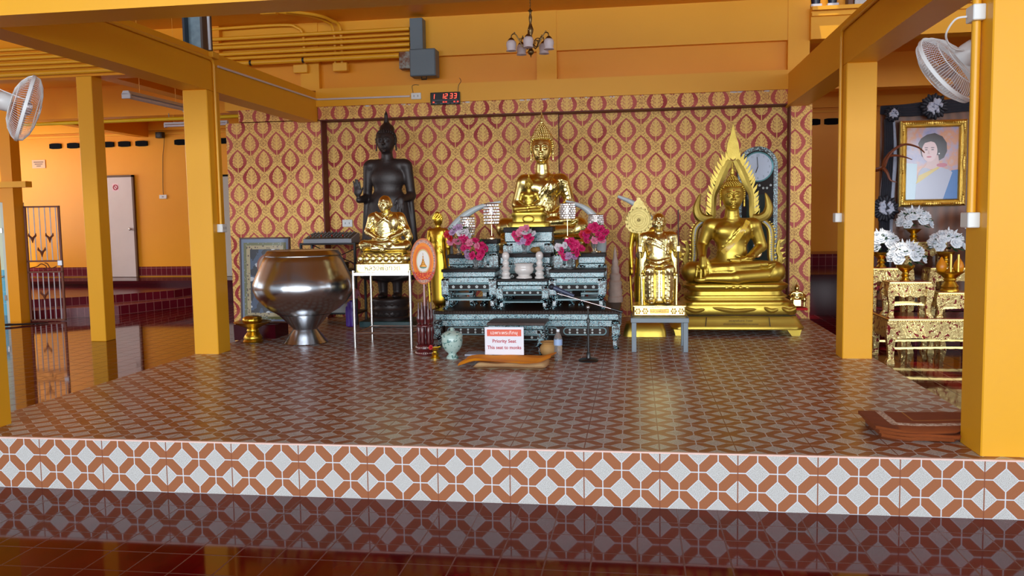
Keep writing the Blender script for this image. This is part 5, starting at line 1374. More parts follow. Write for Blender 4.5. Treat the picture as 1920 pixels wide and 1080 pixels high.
# microphone stand
M_BLKP = simple('black_satin_metal', (.01, .011, .012), .3)
T = thing('microphone_stand', 'black microphone boom stand in front of the altar, arm pointing down to the right', 'microphone stand', (-.397, 7.02, SH))
mb = MB(); mb.lathe([(.082, 0), (.084, .01), (.07, .02), (.02, .026), (.016, .07), (.013, .075)], 28); mb.build('base', M_BLKP, T, smooth=True, angle=40)
mb = MB(); mb.tube([(0, 0, .07), (0, 0, .33)], .010, 12); mb.lathe([(.014, .32), (.015, .35), (.011, .36)], 12); mb.tube([(0, 0, .34), (0, 0, .445)], .0065, 10); mb.build('pole', M_BLKP, T, smooth=True)
mb = MB(); mb.sph((0, 0, .452), (.016, .014, .018), 12, 8); mb.build('clutch', simple('steel_knob', (.35, .35, .36), .25, .9), T, smooth=True)
mb = MB(); mb.tube([(-.262, -.0, .572), (.19, 0, .44)], .0055, 10); mb.build('boom', simple('chromed_boom', (.55, .48, .5), .25, 1.0), T, smooth=True)
mb = MB(); mb.tube([(.19, 0, .44), (.285, 0, .412)], .011, 10); mb.build('counterweight', M_BLKP, T, smooth=True)
T = thing('microphone', 'dark blue-grey handheld microphone clipped to the boom', 'microphone', (-.397, 7.02, SH))
mb = MB(); a = Vector((-.285, -.0, .618)); b = Vector((-.115, -.0, .548)); mb.tube([a + (b-a)*t for t in (0, .25, .5, .8, 1)], [.021, .019, .017, .014, .013], 14); mb.build('handle', simple('dark_blue_grey', lin(56, 66, 92), .35), T, smooth=True)
mb = MB(); mb.sph(tuple(a - (b-a).normalized()*.018), (.026, .026, .026), 14, 10); mb.build('grille', simple('dark_grille', lin(40, 42, 54), .5, .5), T, smooth=True)
mb = MB(); mb.tube([(-.262, 0, .575), (-.235, 0, .600)], .012, 8); mb.build('clip', M_BLKP, T)
# grandfather clock behind the large image
T = thing('longcase_clock', 'tall round-topped black clock inlaid with pearl, behind the flame arch statue', 'clock', (1.345, 9.78, SH))
wc, hc_ = .215, 1.735
def archpoly(w, h0, h1, n=20):
    return [(w, h0)] + [(w*math.cos(PI*i/n), h1+w*math.sin(PI*i/n)) for i in range(n+1)] + [(-w, h0)]
mb = MB(); mb.prism(archpoly(wc, 0, hc_), -.0, .14); mb.build('case', M_LACQ, T)
mb = MB(); o_ = archpoly(wc, .0, hc_); i_ = archpoly(wc-.045, .0, hc_)
R_ = []
for (x, z), (x2, z2) in zip(o_, i_): R_.append([(x, -.016, z), (x, 0, z), (x2, 0, z2), (x2, -.016, z2)])
mb.ring(R_); mb.build('inlaid_border', pearl('clock_pearl', .5, 80), T)
mb = MB(); mb.lathe([(0, 0), (.158, 0), (.158, .012), (0, .012)], 40, mat=Matrix.Translation((0, -.002, hc_-.01)) @ Matrix.Rotation(PI/2, 4, 'X')); mb.build('dial', simple('pale_clock_dial', lin(186, 200, 222), .25), T, smooth=True, angle=30)
mb = MB(); mb.tube([(.160*math.cos(2*PI*j/40), -.016, hc_-.01+.160*math.sin(2*PI*j/40)) for j in range(40)], .008, 8, closed=True); mb.build('dial_rim', simple('turquoise_rim', lin(120, 190, 200), .25, .4), T, smooth=True)
for k in range(12):
    a = PI/2 - 2*PI*k/12; text('numeral', str(12 if k == 0 else k), .034, simple('grey_numeral', lin(120, 130, 150), .5) if k == 0 else bpy.data.materials['grey_numeral'], T, (.125*math.cos(a), -.015, hc_-.01+.125*math.sin(a)), depth=.0004)
for ang, L, w in ((math.radians(95), .11, .005), (math.radians(250), .07, .007)):
    mb = MB(); mb.tube([(0, -.018, hc_-.01), (L*math.cos(ang), -.018, hc_-.01+L*math.sin(ang))], w*.7, 6); mb.build('clock_hand', M_BLK, T)
mb = MB(); mb.box(-.12, .12, -.006, .0, .55, 1.42); mb.build('glass_door', NT('dark_clock_glass').set(col=(.02, .05, .05), rough=.05, spec=.8).m, T)
fl = MB()
for i in range(9): flowers_on(fl, -.16+.04*i, -.12+.04*i, -.008, 1.50+.02*math.sin(i*2), 1, .014)
fl.build('flower_pattern', M_PWHITE, T)
mb = MB(); mb.tube([(0, -.015, .80), (0, -.015, 1.40)], .004, 6); mb.sph((0, -.015, .76), (.05, .006, .05), 16, 10); mb.build('pendulum', M_BRASS, T, smooth=True)
# folded orange carpets by the near right column
M_CARP = noisy('rust_carpet', lin(150, 74, 24), lin(126, 58, 16), 20, .95, bump=.3, bscale=220)
M_CARPT = NT('patterned_rust_carpet'); _x, _y, _z = M_CARPT.world(); _e1 = (_x - 1.375).abs().lt(.022) * _y.gt(4.735); _e2 = (_y - 4.735).abs().lt(.028) * _x.gt(1.355); _e3 = ((_x - 1.50).abs().lt(.005)*_y.gt(4.83)).max((_y-4.83).abs().lt(.008)*_x.gt(1.50))
_n = M_CARPT.noise(60, 2); _c = M_CARPT.mix(_e1.max(_e2), M_CARPT.mix(M_CARPT.noise(12), lin(146, 72, 22), lin(120, 56, 14)), M_CARPT.mix(_n.gt(.5), lin(214, 196, 180), lin(170, 140, 120)))
_c = M_CARPT.mix(_e3, _c, lin(178, 120, 50)); M_CARPT.set(col=_c, rough=.95); M_CARPT = M_CARPT.m
def carp(z, th, x0, label, mat, sx=0):
    mb = MB(); rings = []
    for i in range(25):
        u = i/24; x = x0 + (2.02-x0)*u; sk = .075*max(0, 1-u*6)**1.5
        ya, yb = 4.60 + .02*math.sin(u*4+z*50) + sk, 5.02 + .01*math.sin(u*5)
        zz = z + .004*math.sin(u*9+z*80) + .006
        if x > 1.655: ya = max(ya, 4.628)
        rings.append([(x, ya+.008, zz), (x, ya, zz+th*.5), (x, ya+.008, zz+th), (x, (ya+yb)/2, zz+th*.96), (x, yb, zz+th), (x, yb, zz)])
    mb.ring(rings); o = mb.build('folded_carpet', mat, smooth=True, angle=50); return tag(o, label, 'carpet', 'folded carpets by the column')
carp(SH-.004, .020, 1.30, 'folded rust carpet at the bottom of the pile by the near right column', M_CARP)
carp(SH+.018, .020, 1.285, 'folded rust carpet in the middle of the pile by the near right column', M_CARP)
carp(SH+.040, .018, 1.26, 'folded rust carpet with a pale border stripe, on top of the pile', M_CARPT)
# ------------------------------------------------------------------ overhead and wall fittings
M_YPIPE = simple('yellow_painted_pipe', (.84, .42, .022), .35)
G_P = 'yellow painted conduits along the back beam'
def pipe(label, pts, r, mat=None, group=G_P, name='conduit', smoothpath=False, n=10):
    c = Vector(pts[0]); P = [Vector(p) - c for p in pts]
    if smoothpath: P = bez(P, 6)
    o = MB().tube(P, r, n).build(name, mat or M_YPIPE, smooth=True, angle=60); o.location = c; return tag(o, label, 'pipe', group)
lv = [(3.765, .022, 'topmost'), (3.705, .013, 'second and thinnest'), (3.650, .023, 'third'), (3.585, .023, 'fourth'), (3.520, .020, 'fifth')]
for z, r, w in lv:
    pipe('%s of the long yellow conduits from the grey box to the left bays' % w, [(-2.63, 9.905, z-.02), (-5.2, 9.90, z-.03+.01*math.sin(z*40)), (-8.5, 9.90, z-.03), (-12.5, 9.90, z-.03)], r)
b = pipe('lowest and thickest long yellow conduit, with black tape bands', [(-2.76, 9.90, 3.44), (-12.5, 9.90, 3.405)], .030)
for x in (-3.95, -4.62):
    mb = MB(); mb.tube([(x+2.76-.012, 0, -.004*(-2.76-x)), (x+2.76+.012, 0, -.004*(-2.76-x))], .034, 12); mb.build('tape_band', M_BLK, b, smooth=True)
pipe('yellow conduit bending from the ceiling onto the wall, right one of the pair', [(-3.92, 9.36, 3.885), (-3.66, 9.60, 3.885), (-3.56, 9.83, 3.87), (-3.50, 9.97, 3.80), (-3.50, 10.0, 3.40)], .020, smoothpath=True)
pipe('yellow conduit bending from the ceiling onto the wall, left one of the pair', [(-4.02, 9.38, 3.885), (-3.75, 9.62, 3.885), (-3.64, 9.84, 3.87), (-3.585, 9.97, 3.79), (-3.585, 10.0, 3.40)], .017, smoothpath=True)
pipe('thin yellow conduit below the ceiling left of the bending pair', [(-5.25, 9.95, 3.865), (-4.25, 9.95, 3.875), (-4.05, 9.97, 3.84), (-3.975, 9.985, 3.74), (-3.975, 10.0, 3.36)], .018, smoothpath=True)
mb = MB(); mb.bbox(-4.22, -4.03, 9.33, 9.41, 3.86, 3.9, .004); tag(mb.build('junction_box', M_YPIPE), 'yellow junction box on the ceiling where the bending conduits start', 'junction box')
for x, l in ((-4.02, 'small yellow box under the conduits at the left of the upper pilaster'), (-3.52, 'small yellow box under the conduits at the right of the upper pilaster')):
    mb = MB(); mb.bbox(x-.09, x+.09, 9.96, 10.04, 3.30, 3.40, .006); tag(mb.build('junction_box', M_YPIPE), l, 'junction box')
# grey trunking and switch box
M_GBOX = noisy('blue_grey_enclosure', lin(96, 112, 122), lin(84, 100, 112), 5, .4)
T = thing('switch_box', 'blue-grey metal switch box on the upper wall', 'electrical box', (-2.465, 9.84, 3.18))
mb = MB(); mb.bbox(-.155, .155, 0, .20, 0, .315, .008); mb.build('box', M_GBOX, T); mb = MB(); mb.bbox(-.145, .145, -.006, 0, .01, .305, .003); mb.build('cover', M_GBOX, T)
mb = MB(); mb.tube([(-.03, .06, 0), (-.03, .06, -.03), (.03, .06, -.03), (.03, .06, 0)], .008, 6); mb.build('cable_gland', M_BLK, T)
mb = MB(); mb.bbox(-2.62, -2.465, 9.88, 10.035, 3.496, 3.86, .005); tag(mb.build('cable_trunking', M_GBOX), 'vertical blue-grey cable trunking above the switch box', 'trunking')
M_RUST = NT('rusty_galvanised'); M_RUST.coords(); M_RUST.set(col=M_RUST.mix(M_RUST.noise(12, 4, .7).soft(.5, .2), lin(150, 156, 150), lin(120, 70, 40)), rough=.6, metal=.3); M_RUST = M_RUST.m
mb = MB(); mb.bbox(-2.765, -2.625, 9.90, 10.035, 3.285, 3.49, .005); tag(mb.build('junction_box', M_RUST), 'rusty galvanised box left of the blue-grey switch box', 'junction box')
# digital clock
T = thing('digital_clock', 'black digital wall clock with red digits reading 1 12 33', 'clock', (-2.21, 9.895, 2.915))
mb = MB(); mb.bbox(-.178, .178, -.03, 0, -.072, .072, .005); mb.build('case', simple('glossy_black_case', (.008, .008, .01), .12), T)
M_LED = NT('red_led').set(col=(.6, .02, .01), emis=(1, .06, .03), estr=4.0).m
SEG = {'1': 'bc', '2': 'abged', '3': 'abgcd'}
def digit(mb, ch, x, z, h):
    w = h*.5; t = h*.07; s = {'a': ((0, h/2), (w, h/2)), 'g': ((0, 0), (w, 0)), 'd': ((0, -h/2), (w, -h/2)), 'b': ((w, h/2), (w, 0)), 'c': ((w, 0), (w, -h/2)), 'f': ((0, h/2), (0, 0)), 'e': ((0, 0), (0, -h/2))}
    for k in SEG[ch]:
        (x0, z0), (x1, z1) = s[k]; sl = .12
        mb.tube([(x+x0+z0*sl, -.0305, z+z0), (x+x1+z1*sl, -.0305, z+z1)], t, 4, sq=True)
mb = MB(); 
for ch, x in (('1', -.155), ('1', -.045), ('2', .0), ('3', .062), ('3', .110)): digit(mb, ch, x, .025, .052)
mb.build('digits', M_LED, T)
mb = MB()
for x in (-.15, -.03, .0, .10, .14): mb.box(x, x+.022, -.0312, -.030, -.050, -.034)
mb.build('small_digits', NT('dim_red_led').set(col=(.3, .01, .01), emis=(1, .08, .05), estr=.9).m, T)
mb = MB()
for x in (-.13, -.06, .02, .07, .12): mb.box(x, x+.03, -.0312, -.030, -.062, -.057)
mb.box(-.15, .15, -.0312, -.030, -.022, -.019); mb.build('panel_print', simple('grey_print', lin(110, 120, 140), .4), T)
# white cable duct and socket
pipe('white cable duct running along the left beam and back beam to the socket', [(-3.797, 7.45, 2.935), (-3.797, 9.885, 2.962), (-3.78, 9.889, 2.962), (-2.64, 9.889, 2.958)], .011, simple('white_duct', lin(214, 208, 214), .4), group=None, name='cable_duct', n=6)
socket('white socket at the end of the white duct on the back beam', (-2.565, 9.90, 2.957), .12, .075)
mb = MB(); mb.tube(bez([(-2.60, 9.89, 2.99), (-2.61, 9.885, 3.07), (-2.58, 9.89, 3.09), (-2.53, 9.895, 3.085)], 6), .003, 5); tag(mb.build('short_wire', M_BLK), 'short black wire curling above the white socket', 'wire')
mb = MB(); mb.tube(bez([(-2.06, 9.89, 2.99), (-2.05, 9.885, 3.06), (-2.02, 9.89, 3.11), (-2.04, 9.90, 3.15)], 6), .003, 5); tag(mb.build('short_wire', M_BLK), 'short black wire rising from the digital clock', 'wire')
# steel post and pipe over the left inner column
M_BLUE_LIT = noisy('blue_lit_grey_steel', lin(150, 176, 190), lin(96, 120, 134), 18, .4, .4)  # grey steel with the blue outside light put into its colour
T = thing('steel_post', 'grey steel post standing on the left beam over the inner column', 'steel post', (-3.915, 7.36, 3.05))
mb = MB(); mb.box(-.115, -.095, -.09, .09, 0, .85); mb.build('flange', simple('dark_steel', lin(44, 56, 72), .4), T)
mb = MB(); mb.box(.055, .075, -.09, .09, 0, .85); mb.build('flange', simple('brown_steel', lin(84, 74, 70), .5), T)
mb = MB(); mb.box(-.095, .055, -.02, .01, 0, .85); mb.build('web', M_BLUE_LIT, T)
pipe('white pipe beside the grey steel post', [(-3.79, 7.30, 3.055), (-3.80, 7.30, 3.89)], .013, simple('white_pipe', lin(196, 204, 214), .4), group=None, name='thin_pipe')
# conduits and sockets on the columns
def colpipe(label, x, y, z0, z1, zs, sgn, beamY, r=.014, sl=None, w=.07):
    pts = [(x, y, z0)] + ([(x, y, z1-.05), (x, y-.02, z1), (x, y-.06, z1+.01), (x, beamY, z1+.01)] if beamY else [(x, y, z1)])
    pipe(label, pts, r, group=None)
colpipe('yellow conduit down the inner side of the left inner column and along its beam', -3.793, 7.36, 1.49, 2.97, 0, 1, 4.7)
colpipe('yellow conduit down the inner side of the right inner column and along its beam', 1.668, 7.36, 1.49, 2.97, 0, -1, 4.7)
colpipe('thick yellow conduit down the inner side of the near right column', 1.645, 4.49, 1.49, 2.42, 0, -1, None, .021)
pipe('upper length of thick yellow conduit on the near right column', [(1.645, 4.49, 2.49), (1.645, 4.49, 2.66)], .021, group=None)
socket('white socket at the foot of the conduit on the left inner column', (-3.81, 7.36, 1.452), .09, .075, .055, 'x')
socket('white socket at the foot of the conduit on the right inner column', (1.63, 7.36, 1.458), .09, .075, .055, 'x')
socket('white socket at waist height on the near right column', (1.612, 4.49, 1.452), .10, .075, .058, 'x')
socket('white socket near the top of the near right column, with the fan plug', (1.612, 4.49, 2.452), .10, .075, .058, 'x')
mb = MB(); mb.bbox(-3.81, -3.765, 7.30, 7.42, 2.99, 3.045, .004); tag(mb.build('junction_box', M_YPIPE), 'yellow junction box at the top of the left inner column', 'junction box')
mb = MB(); mb.bbox(1.865, 1.905, 4.338, 4.356, 2.06, 2.13, .003); tag(mb.build('old_switch_plate', M_PAINT), 'painted-over switch plate on the front of the near right column', 'switch')
# pedestal-less wall fans
M_FANW = simple('white_fan_plastic', lin(226, 228, 230), .35); M_BLADE = NT('translucent_blade').set(col=lin(190, 180, 190), rough=.2, trans=.55, alpha=.6).m
def wall_fan(label, c, axis, mount, R=.205):
    T = thing('wall_fan', label, 'fan', c); q = Vector(axis).normalized().to_track_quat('Z', 'Y'); H = bpy.data.objects.new('fan_head', None); COL.objects.link(H); H.parent = T; H.rotation_mode = 'QUATERNION'; H.rotation_quaternion = q
    def wires(prof, n, r=.0011):
        mb = MB()
        for j in range(n):
            a = 2*PI*j/n; mb.tube([(rr*math.cos(a), rr*math.sin(a), z) for rr, z in prof], r, 4, cap=False)
        return mb
    back = [(.05, -.085), (.10, -.080), (.15, -.060), (R-.015, -.030), (R, -.008)]; front = [(R, .008), (R-.008, .035), (.15, .062), (.10, .075), (.045, .080)]
    mb = wires(back, 84); 
    for rr, z in ((.10, -.080), (.15, -.060), (.05, -.085)): mb.tube([(rr*math.cos(2*PI*j/40), rr*math.sin(2*PI*j/40), z) for j in range(40)], .002, 5, closed=True)
    mb.build('rear_guard', M_FANW, H)
    mb = wires(front, 84)
    for rr, z in ((.10, .075), (.15, .062)): mb.tube([(rr*math.cos(2*PI*j/40), rr*math.sin(2*PI*j/40), z) for j in range(40)], .0015, 5, closed=True)
    mb.lathe([(0, .078), (.045, .078), (.045, .084), (0, .086)], 24); mb.build('front_guard', M_FANW, H)
    mb = MB(); mb.lathe([(R-.002, -.009), (R+.006, -.009), (R+.006, .009), (R-.002, .009), (R-.002, -.009)], 56, cap=False); mb.build('rim_band', M_FANW, H, smooth=True, angle=40)
    mb = MB()
    for k in range(3):
        a0 = 2*PI*k/3; rings = []
        for i in range(9):
            rr = .03+(.175-.03)*i/8; wd = .35+.5*math.sin(PI*i/8*.8)*1.1
            rings.append([(rr*math.cos(a0+wd*(t-.5)), rr*math.sin(a0+wd*(t-.5)), .03*(t-.5)+dz) for dz in (0, .003) for t in ((0, .33, .66, 1) if dz == 0 else (1, .66, .33, 0))])
        mb.ring(rings)
    mb.lathe([(0, -.02), (.04, -.02), (.042, .02), (.03, .035), (0, .04)], 20); mb.build('blades', M_BLADE, H, smooth=True, angle=50)
    mb = MB(); mb.lathe([(.0, -.19), (.035, -.185), (.052, -.165), (.058, -.12), (.055, -.085), (.05, -.08), (0, -.08)], 28); mb.build('motor_housing', M_FANW, H, smooth=True, angle=50)
    mb = MB(); ql = q.inverted(); a = ql @ (Vector((mount[0]-c[0], mount[1]-c[1], mount[2]-c[2])))
    mb.tube([(0, 0, -.15), tuple((Vector((0, 0, -.15))+a)/2 + Vector((0, 0, -.02))), tuple(a)], .018, 10); mb.build('wall_bracket', M_FANW, H, smooth=True)
    return T
wall_fan('white wall fan at the left edge, on the near left column', (-3.715, 4.79, 2.225), (.74, .60, -.30), (-3.92, 4.60, 2.12))
wall_fan('white wall fan at the right, by the near right column', (1.640, 4.84, 2.245), (-.60, .58, -.55), (1.72, 4.62, 2.22))
mb = MB(); mb.tube(bez([(1.60, 4.49, 2.44), (1.55, 4.50, 2.43), (1.53, 4.56, 2.37), (1.60, 4.68, 2.33), (1.67, 4.72, 2.32)], 8), .005, 6); tag(mb.build('power_cord', M_FANW, smooth=True), 'white cord looping from the upper socket to the right fan', 'cord')
mb = MB(); mb.tube([(-3.79, 4.55, 2.35), (-3.70, 4.60, 2.30), (-3.63, 4.68, 2.26)], .003, 5); tag(mb.build('power_cord', M_FANW, smooth=True), 'thin cord to the left fan', 'cord')
# chandelier
M_ABR = simple('antique_brass', (.20, .13, .055), .35, .9); M_FROST = NT('frosted_shade_glass').set(col=lin(232, 228, 236), rough=.5, trans=.0, sss=.0).m
T = thing('chandelier', 'small antique brass chandelier with five frosted tulip shades, hanging at top centre', 'chandelier', (-1.035, 8.60, 3.9))
mb = MB(); mb.lathe([(.0, -.004), (.06, -.004), (.055, -.03), (.015, -.045), (0, -.045)], 20); mb.build('ceiling_rose', M_ABR, T, smooth=True)
mb = MB(); 
for i in range(16): 
    z = -.05-.016*i; mb.tube([(.006*math.cos(2*PI*j/8)*(1 if i % 2 else .2), .006*math.cos(2*PI*j/8)*(.2 if i % 2 else 1), z+.010*math.sin(2*PI*j/8)) for j in range(8)], .0018, 4, closed=True)
mb.tube([(0, 0, -.05), (0, 0, -.31)], .002, 5); mb.build('chain', M_ABR, T)
mb = MB(); mb.lathe([(.0, -.795), (.005, -.79), (.005, -.775), (.012, -.77), (.030, -.755), (.034, -.738), (.022, -.72), (.012, -.70), (.018, -.66), (.03, -.62), (.018, -.60), (.014, -.58), (.026, -.55), (.030, -.52), (.020, -.49), (.011, -.46), (.016, -.43), (.017, -.40), (.010, -.37), (.014, -.345), (.026, -.335), (.010, -.325), (.005, -.31), (0, -.305)], 20); mb.build('stem', M_ABR, T, smooth=True, angle=70)
for k in range(5):
    a = -PI/2 + 2*PI*k/5; ca, sa = math.cos(a), math.sin(a)
    mb = MB(); P = bez([(.02*ca, .02*sa, -.66), (.07*ca, .07*sa, -.70), (.11*ca, .11*sa, -.64), (.155*ca, .155*sa, -.57), (.19*ca, .19*sa, -.575), (.198*ca, .198*sa, -.61)], 6); mb.tube(P, .006, 8)
    mb.tube(bez([(.05*ca, .05*sa, -.67), (.055*ca, .055*sa, -.62), (.09*ca, .09*sa, -.615), (.10*ca, .10*sa, -.645)], 5), .0045, 6); mb.sph((.11*ca, .11*sa, -.615), .010, 6, 4); mb.sph((.165*ca, .165*sa, -.555), .008, 6, 4)
    arm = mb.build('arm', M_ABR, T, smooth=True)
    mb = MB(); mb.lathe([(.012, -.605), (.03, -.622), (.034, -.632), (.0, -.632)], 16, (.198*ca, .198*sa)); mb.build('shade_cap', M_ABR, arm, smooth=True)
    mb = MB(); mb.lathe([(.030, -.630), (.046, -.645), (.052, -.67), (.047, -.70), (.044, -.715), (.052, -.735), (.050, -.735), (.042, -.715), (.044, -.70), (.049, -.67), (.040, -.645), (.02, -.634)], 24, (.198*ca, .198*sa), wob=None); mb.build('glass_shade', M_FROST, arm, smooth=True, angle=80)
# fluorescent fittings
M_TUBE = simple('white_tube_glass', lin(216, 220, 236), .3); M_TRAY = simple('white_fitting', lin(196, 200, 210), .4)
def fluoro(label, a, b, w=.10):
    a = Vector(a); b = Vector(b); L = (b-a).length; d = (b-a).normalized(); T = thing('fluorescent_lamp', label, 'ceiling lamp', tuple((a+b)/2), math.atan2(d.y, d.x))
    mb = MB(); mb.prism([(-w/2, 0), (w/2, 0), (w*.3, .035), (-w*.3, .035)], -L/2, L/2, axis='x'); mb.build('fitting', M_TRAY, T)
    for s_ in (-1, 1):
        mb = MB(); mb.tube([(-L/2+.02, .028*s_, -.022), (L/2-.02, .028*s_, -.022)], .013, 10); mb.build('tube', M_TUBE, T, smooth=True)
        mb = MB(); mb.bbox(s_*(L/2-.012)-.012, s_*(L/2-.012)+.012, -w/2, w/2, -.045, .01, .003); mb.build('end_holder', M_TRAY, T)
    return T
t1 = fluoro('twin-tube lamp below the left beam, its near end left of the inner column', (-5.27, 8.30, 2.86), (-5.25, 9.50, 2.86))
mb = MB(); mb.tube([(-5.26, 8.6, 2.90), (-5.26, 8.6, 3.9)], .004, 5); mb.tube([(-5.26, 9.2, 2.90), (-5.26, 9.2, 3.9)], .004, 5); o = mb.build('hanger_rod', M_YPIPE, t1); o.location = Vector((0, 0, 0)) 
o.parent = None; bpy.data.objects.remove(o)
for yy in (-.35, .35):
    mb = MB(); mb.tube([(yy, 0, .035), (yy, 0, 1.04)], .002, 5); mb.build('hanger_rod', M_YPIPE, t1)
fluoro('far lamp on the back beam behind the left inner column', (-7.50, 12.84, 3.09), (-6.42, 12.84, 3.09), .07)
fl2 = bpy.data.objects['fluorescent_lamp.001']
for xx in (-.4, .4):
    mb = MB(); mb.tube([(xx, .03, .03), (xx, .03, .165)], .004, 5); mb.build('hanger_rod', M_YPIPE, fl2)
p_ = pipe('bright yellow water pipe under the far left cross beam', [(-10.6, 12.80, 3.165), (-4.8, 12.80, 3.185)], .028, simple('bright_yellow_pipe', (.75, .50, .01), .35), group=None, name='water_pipe')
for x in (2.4, 5.4):
    mb = MB(); mb.tube([(x+.8, 0, .02), (x+.8, 0, .10)], .006, 5); mb.build('hanger', M_BLUE_LIT, p_)
# ---------------- far left bay
M_DARK = simple('dark_void_louvre', (.003, .004, .006), .8, spec=.1)
for i, x in enumerate((-11.84, -11.44, -11.05, -10.66, -10.30, -9.92, -9.07, -8.12, -7.7, 3.17, 3.50, 3.90)):
    T = thing('air_vent', ('dark air vent, number %d from the left' % (i+1)), 'vent', (x, 16.08, 3.135), 0, 'dark air vents along the far wall')
    mb = MB(); mb.prism([(-.13, -.045), (-.07, -.056), (.07, -.056), (.13, -.045), (.13, .045), (.07, .056), (-.07, .056), (-.13, .045)], -.015, .02); mb.build('vent_opening', M_DARK, T)
_ord = ['far left air vent, beyond the gate', 'second air vent from the left, over the paper notice', 'third air vent, left of the slim column', 'air vent hidden mostly by the slim column', 'first air vent right of the slim column', 'second air vent right of the slim column', 'air vent left of the left inner column', 'air vent right of the left inner column', 'air vent next to the wallpapered wall', 'first air vent right of the wallpapered pillar', 'second air vent right of the wallpapered pillar', 'air vent behind the right inner column']
for i, o in enumerate([o for o in bpy.data.objects if o.name.startswith('air_vent')]): o['label'] = _ord[i] + ', on the far wall'
M_DOOR = noisy('pale_pinkish_door_paint', lin(214, 200, 196), lin(196, 182, 182), 3, .4); M_STAIN = simple('pale_inner_door', lin(178, 174, 166), .45)
T = thing('door_1', None, None, (-10.52, 16.08, .425)); T['kind'] = 'structure'
mb = MB(); mb.bbox(-.36, .36, -.04, 0, .0, 2.04, .004); mb.build('door_leaf', M_DOOR, T)
mb = MB()
for b in ((-.40, -.36, 0, 2.08), (.36, .40, 0, 2.08), (-.40, .40, 2.04, 2.08)): mb.box(b[0], b[1], -.05, 0, b[2], b[3])
mb.build('door_frame', simple('dark_brown_frame', lin(92, 56, 30), .5), T)
mb = MB(); mb.sph((.29, -.075, .98), .030, 12, 8); mb.tube([(.29, -.04, .98), (.29, -.07, .98)], .012, 8); mb.build('door_handle', M_STEEL, T, smooth=True)
mb = MB(); mb.box(-.07, .07, -.0415, -.04, 1.76, 1.91); q_ = mb.build('no_smoking_sign', simple('pale_pink_sticker', lin(224, 190, 200), .5), T)
mb = MB(); mb.tube([(.0+.048*math.cos(2*PI*j/24), -.043, 1.835+.048*math.sin(2*PI*j/24)) for j in range(24)], .009, 6, closed=True); mb.tube([(-.034, -.043, 1.87), (.034, -.043, 1.80)], .006, 6); mb.build('sign_ring', simple('crimson_ring', lin(176, 20, 50), .5), q_)
T = thing('door_2', None, None, (-7.95, 16.08, .425)); T['kind'] = 'structure'
mb = MB(); mb.bbox(-.36, .36, -.04, 0, .0, 2.0, .004); mb.build('door_leaf', M_STAIN, T); mb = MB(); mb.box(-.38, .38, -.03, 0, 2.0, 2.04); mb.build('door_frame', M_DARK, T)
T = thing('wall_speaker', 'small black speaker high on the far left wall', 'speaker', (-9.46, 16.0, 3.28)); mb = MB(); mb.bbox(-.07, .07, -.06, .06, -.06, .06, .006); mb.build('cabinet', M_BLK, T); mb = MB(); mb.lathe([(.04, 0), (.045, .004), (.01, .006), (0, .006)], 16, mat=Matrix.Translation((0, -.061, 0)) @ Matrix.Rotation(PI/2, 4, 'X')); mb.build('cone', simple('grey_cone', (.06, .06, .06), .5), T)
mb = MB(); mb.tube(bez([(-9.42, 16.08, 3.22), (-9.44, 16.07, 3.0), (-9.47, 16.08, 2.85), (-9.50, 16.08, 2.3), (-9.50, 16.08, 2.09)], 6), .006, 5); tag(mb.build('speaker_wire', simple('dark_brown_wire', lin(80, 40, 14), .6)), 'thin dark wire hanging from the small speaker to the switch', 'wire')
T = thing('wall_switch', 'small white switch on the far left wall right of the door', 'switch', (-9.51, 16.1, 2.05)); mb = MB(); mb.bbox(-.08, .08, -.03, 0, -.04, .04, .006); mb.build('plate', M_SOCK, T); mb = MB(); mb.bbox(-.02, .02, -.036, -.03, -.015, .015, .002); mb.build('rocker', simple('grey_rocker', lin(170, 160, 170), .4), T)
T = thing('paper_notice', 'small paper notice with three lines, above the gate on the far wall', 'notice', (-12.25, 16.09, 2.78)); mb = MB(); mb.bbox(-.15, .15, -.006, 0, -.085, .085, .001); mb.build('sheet', simple('aged_paper', lin(214, 176, 140), .7), T)
for zz, w in ((.04, .11), (0, .09), (-.04, .05)):
    mb = MB(); mb.box(-w, w, -.0075, -.006, zz-.009, zz+.009); mb.build('printed_line', simple('brown_print', lin(110, 80, 70), .6) if 'brown_print' not in bpy.data.materials else bpy.data.materials['brown_print'], T)
# steel gate
M_GATE = simple('rust_brown_iron', lin(104, 50, 26), .5, .2); M_BAR = simple('pale_steel_bar', lin(206, 206, 214), .3, .3)
T = thing('iron_gate', 'open iron gate with pale bars and brown leaf ornaments, at the far left', 'gate', (-9.405, 11.95, .01), math.radians(12))
GW, GH = .54, 1.80
mb = MB()
for b in ((0, .03, 0, GH), (GW-.03, GW, 0, GH), (0, GW, GH-.025, GH), (0, GW, 0, .03), (0, GW, .93, .955), (0, GW, .76, .785)): mb.box(b[0], b[1], -.015, .015, b[2], b[3])
mb.build('frame', M_GATE, T)
for i in range(6):
    x = .065+.41*i/5*1.0
    for z0, z1 in ((.03, .76), (.955, GH-.025)):
        mb = MB(); mb.tube([(x, 0, z0), (x, 0, z1)], .008, 6); mb.build('bar', M_BAR, T, smooth=True)
for cx, cz in ((.11, 1.32), (.37, 1.32), (.24, 1.10), (.24, .42)):
    mb = MB()
    for sg in (-1, 1): mb.tube([(cx, -.012, cz-.07), (cx+sg*.015, -.012, cz-.01), (cx+sg*.05, -.012, cz+.02), (cx+sg*.055, -.012, cz+.06)], [.010, .016, .016, .004], 6)
    mb.sph((cx, -.012, cz-.08), .012, 6, 4); mb.build('leaf_ornament', M_GATE, T, smooth=True)
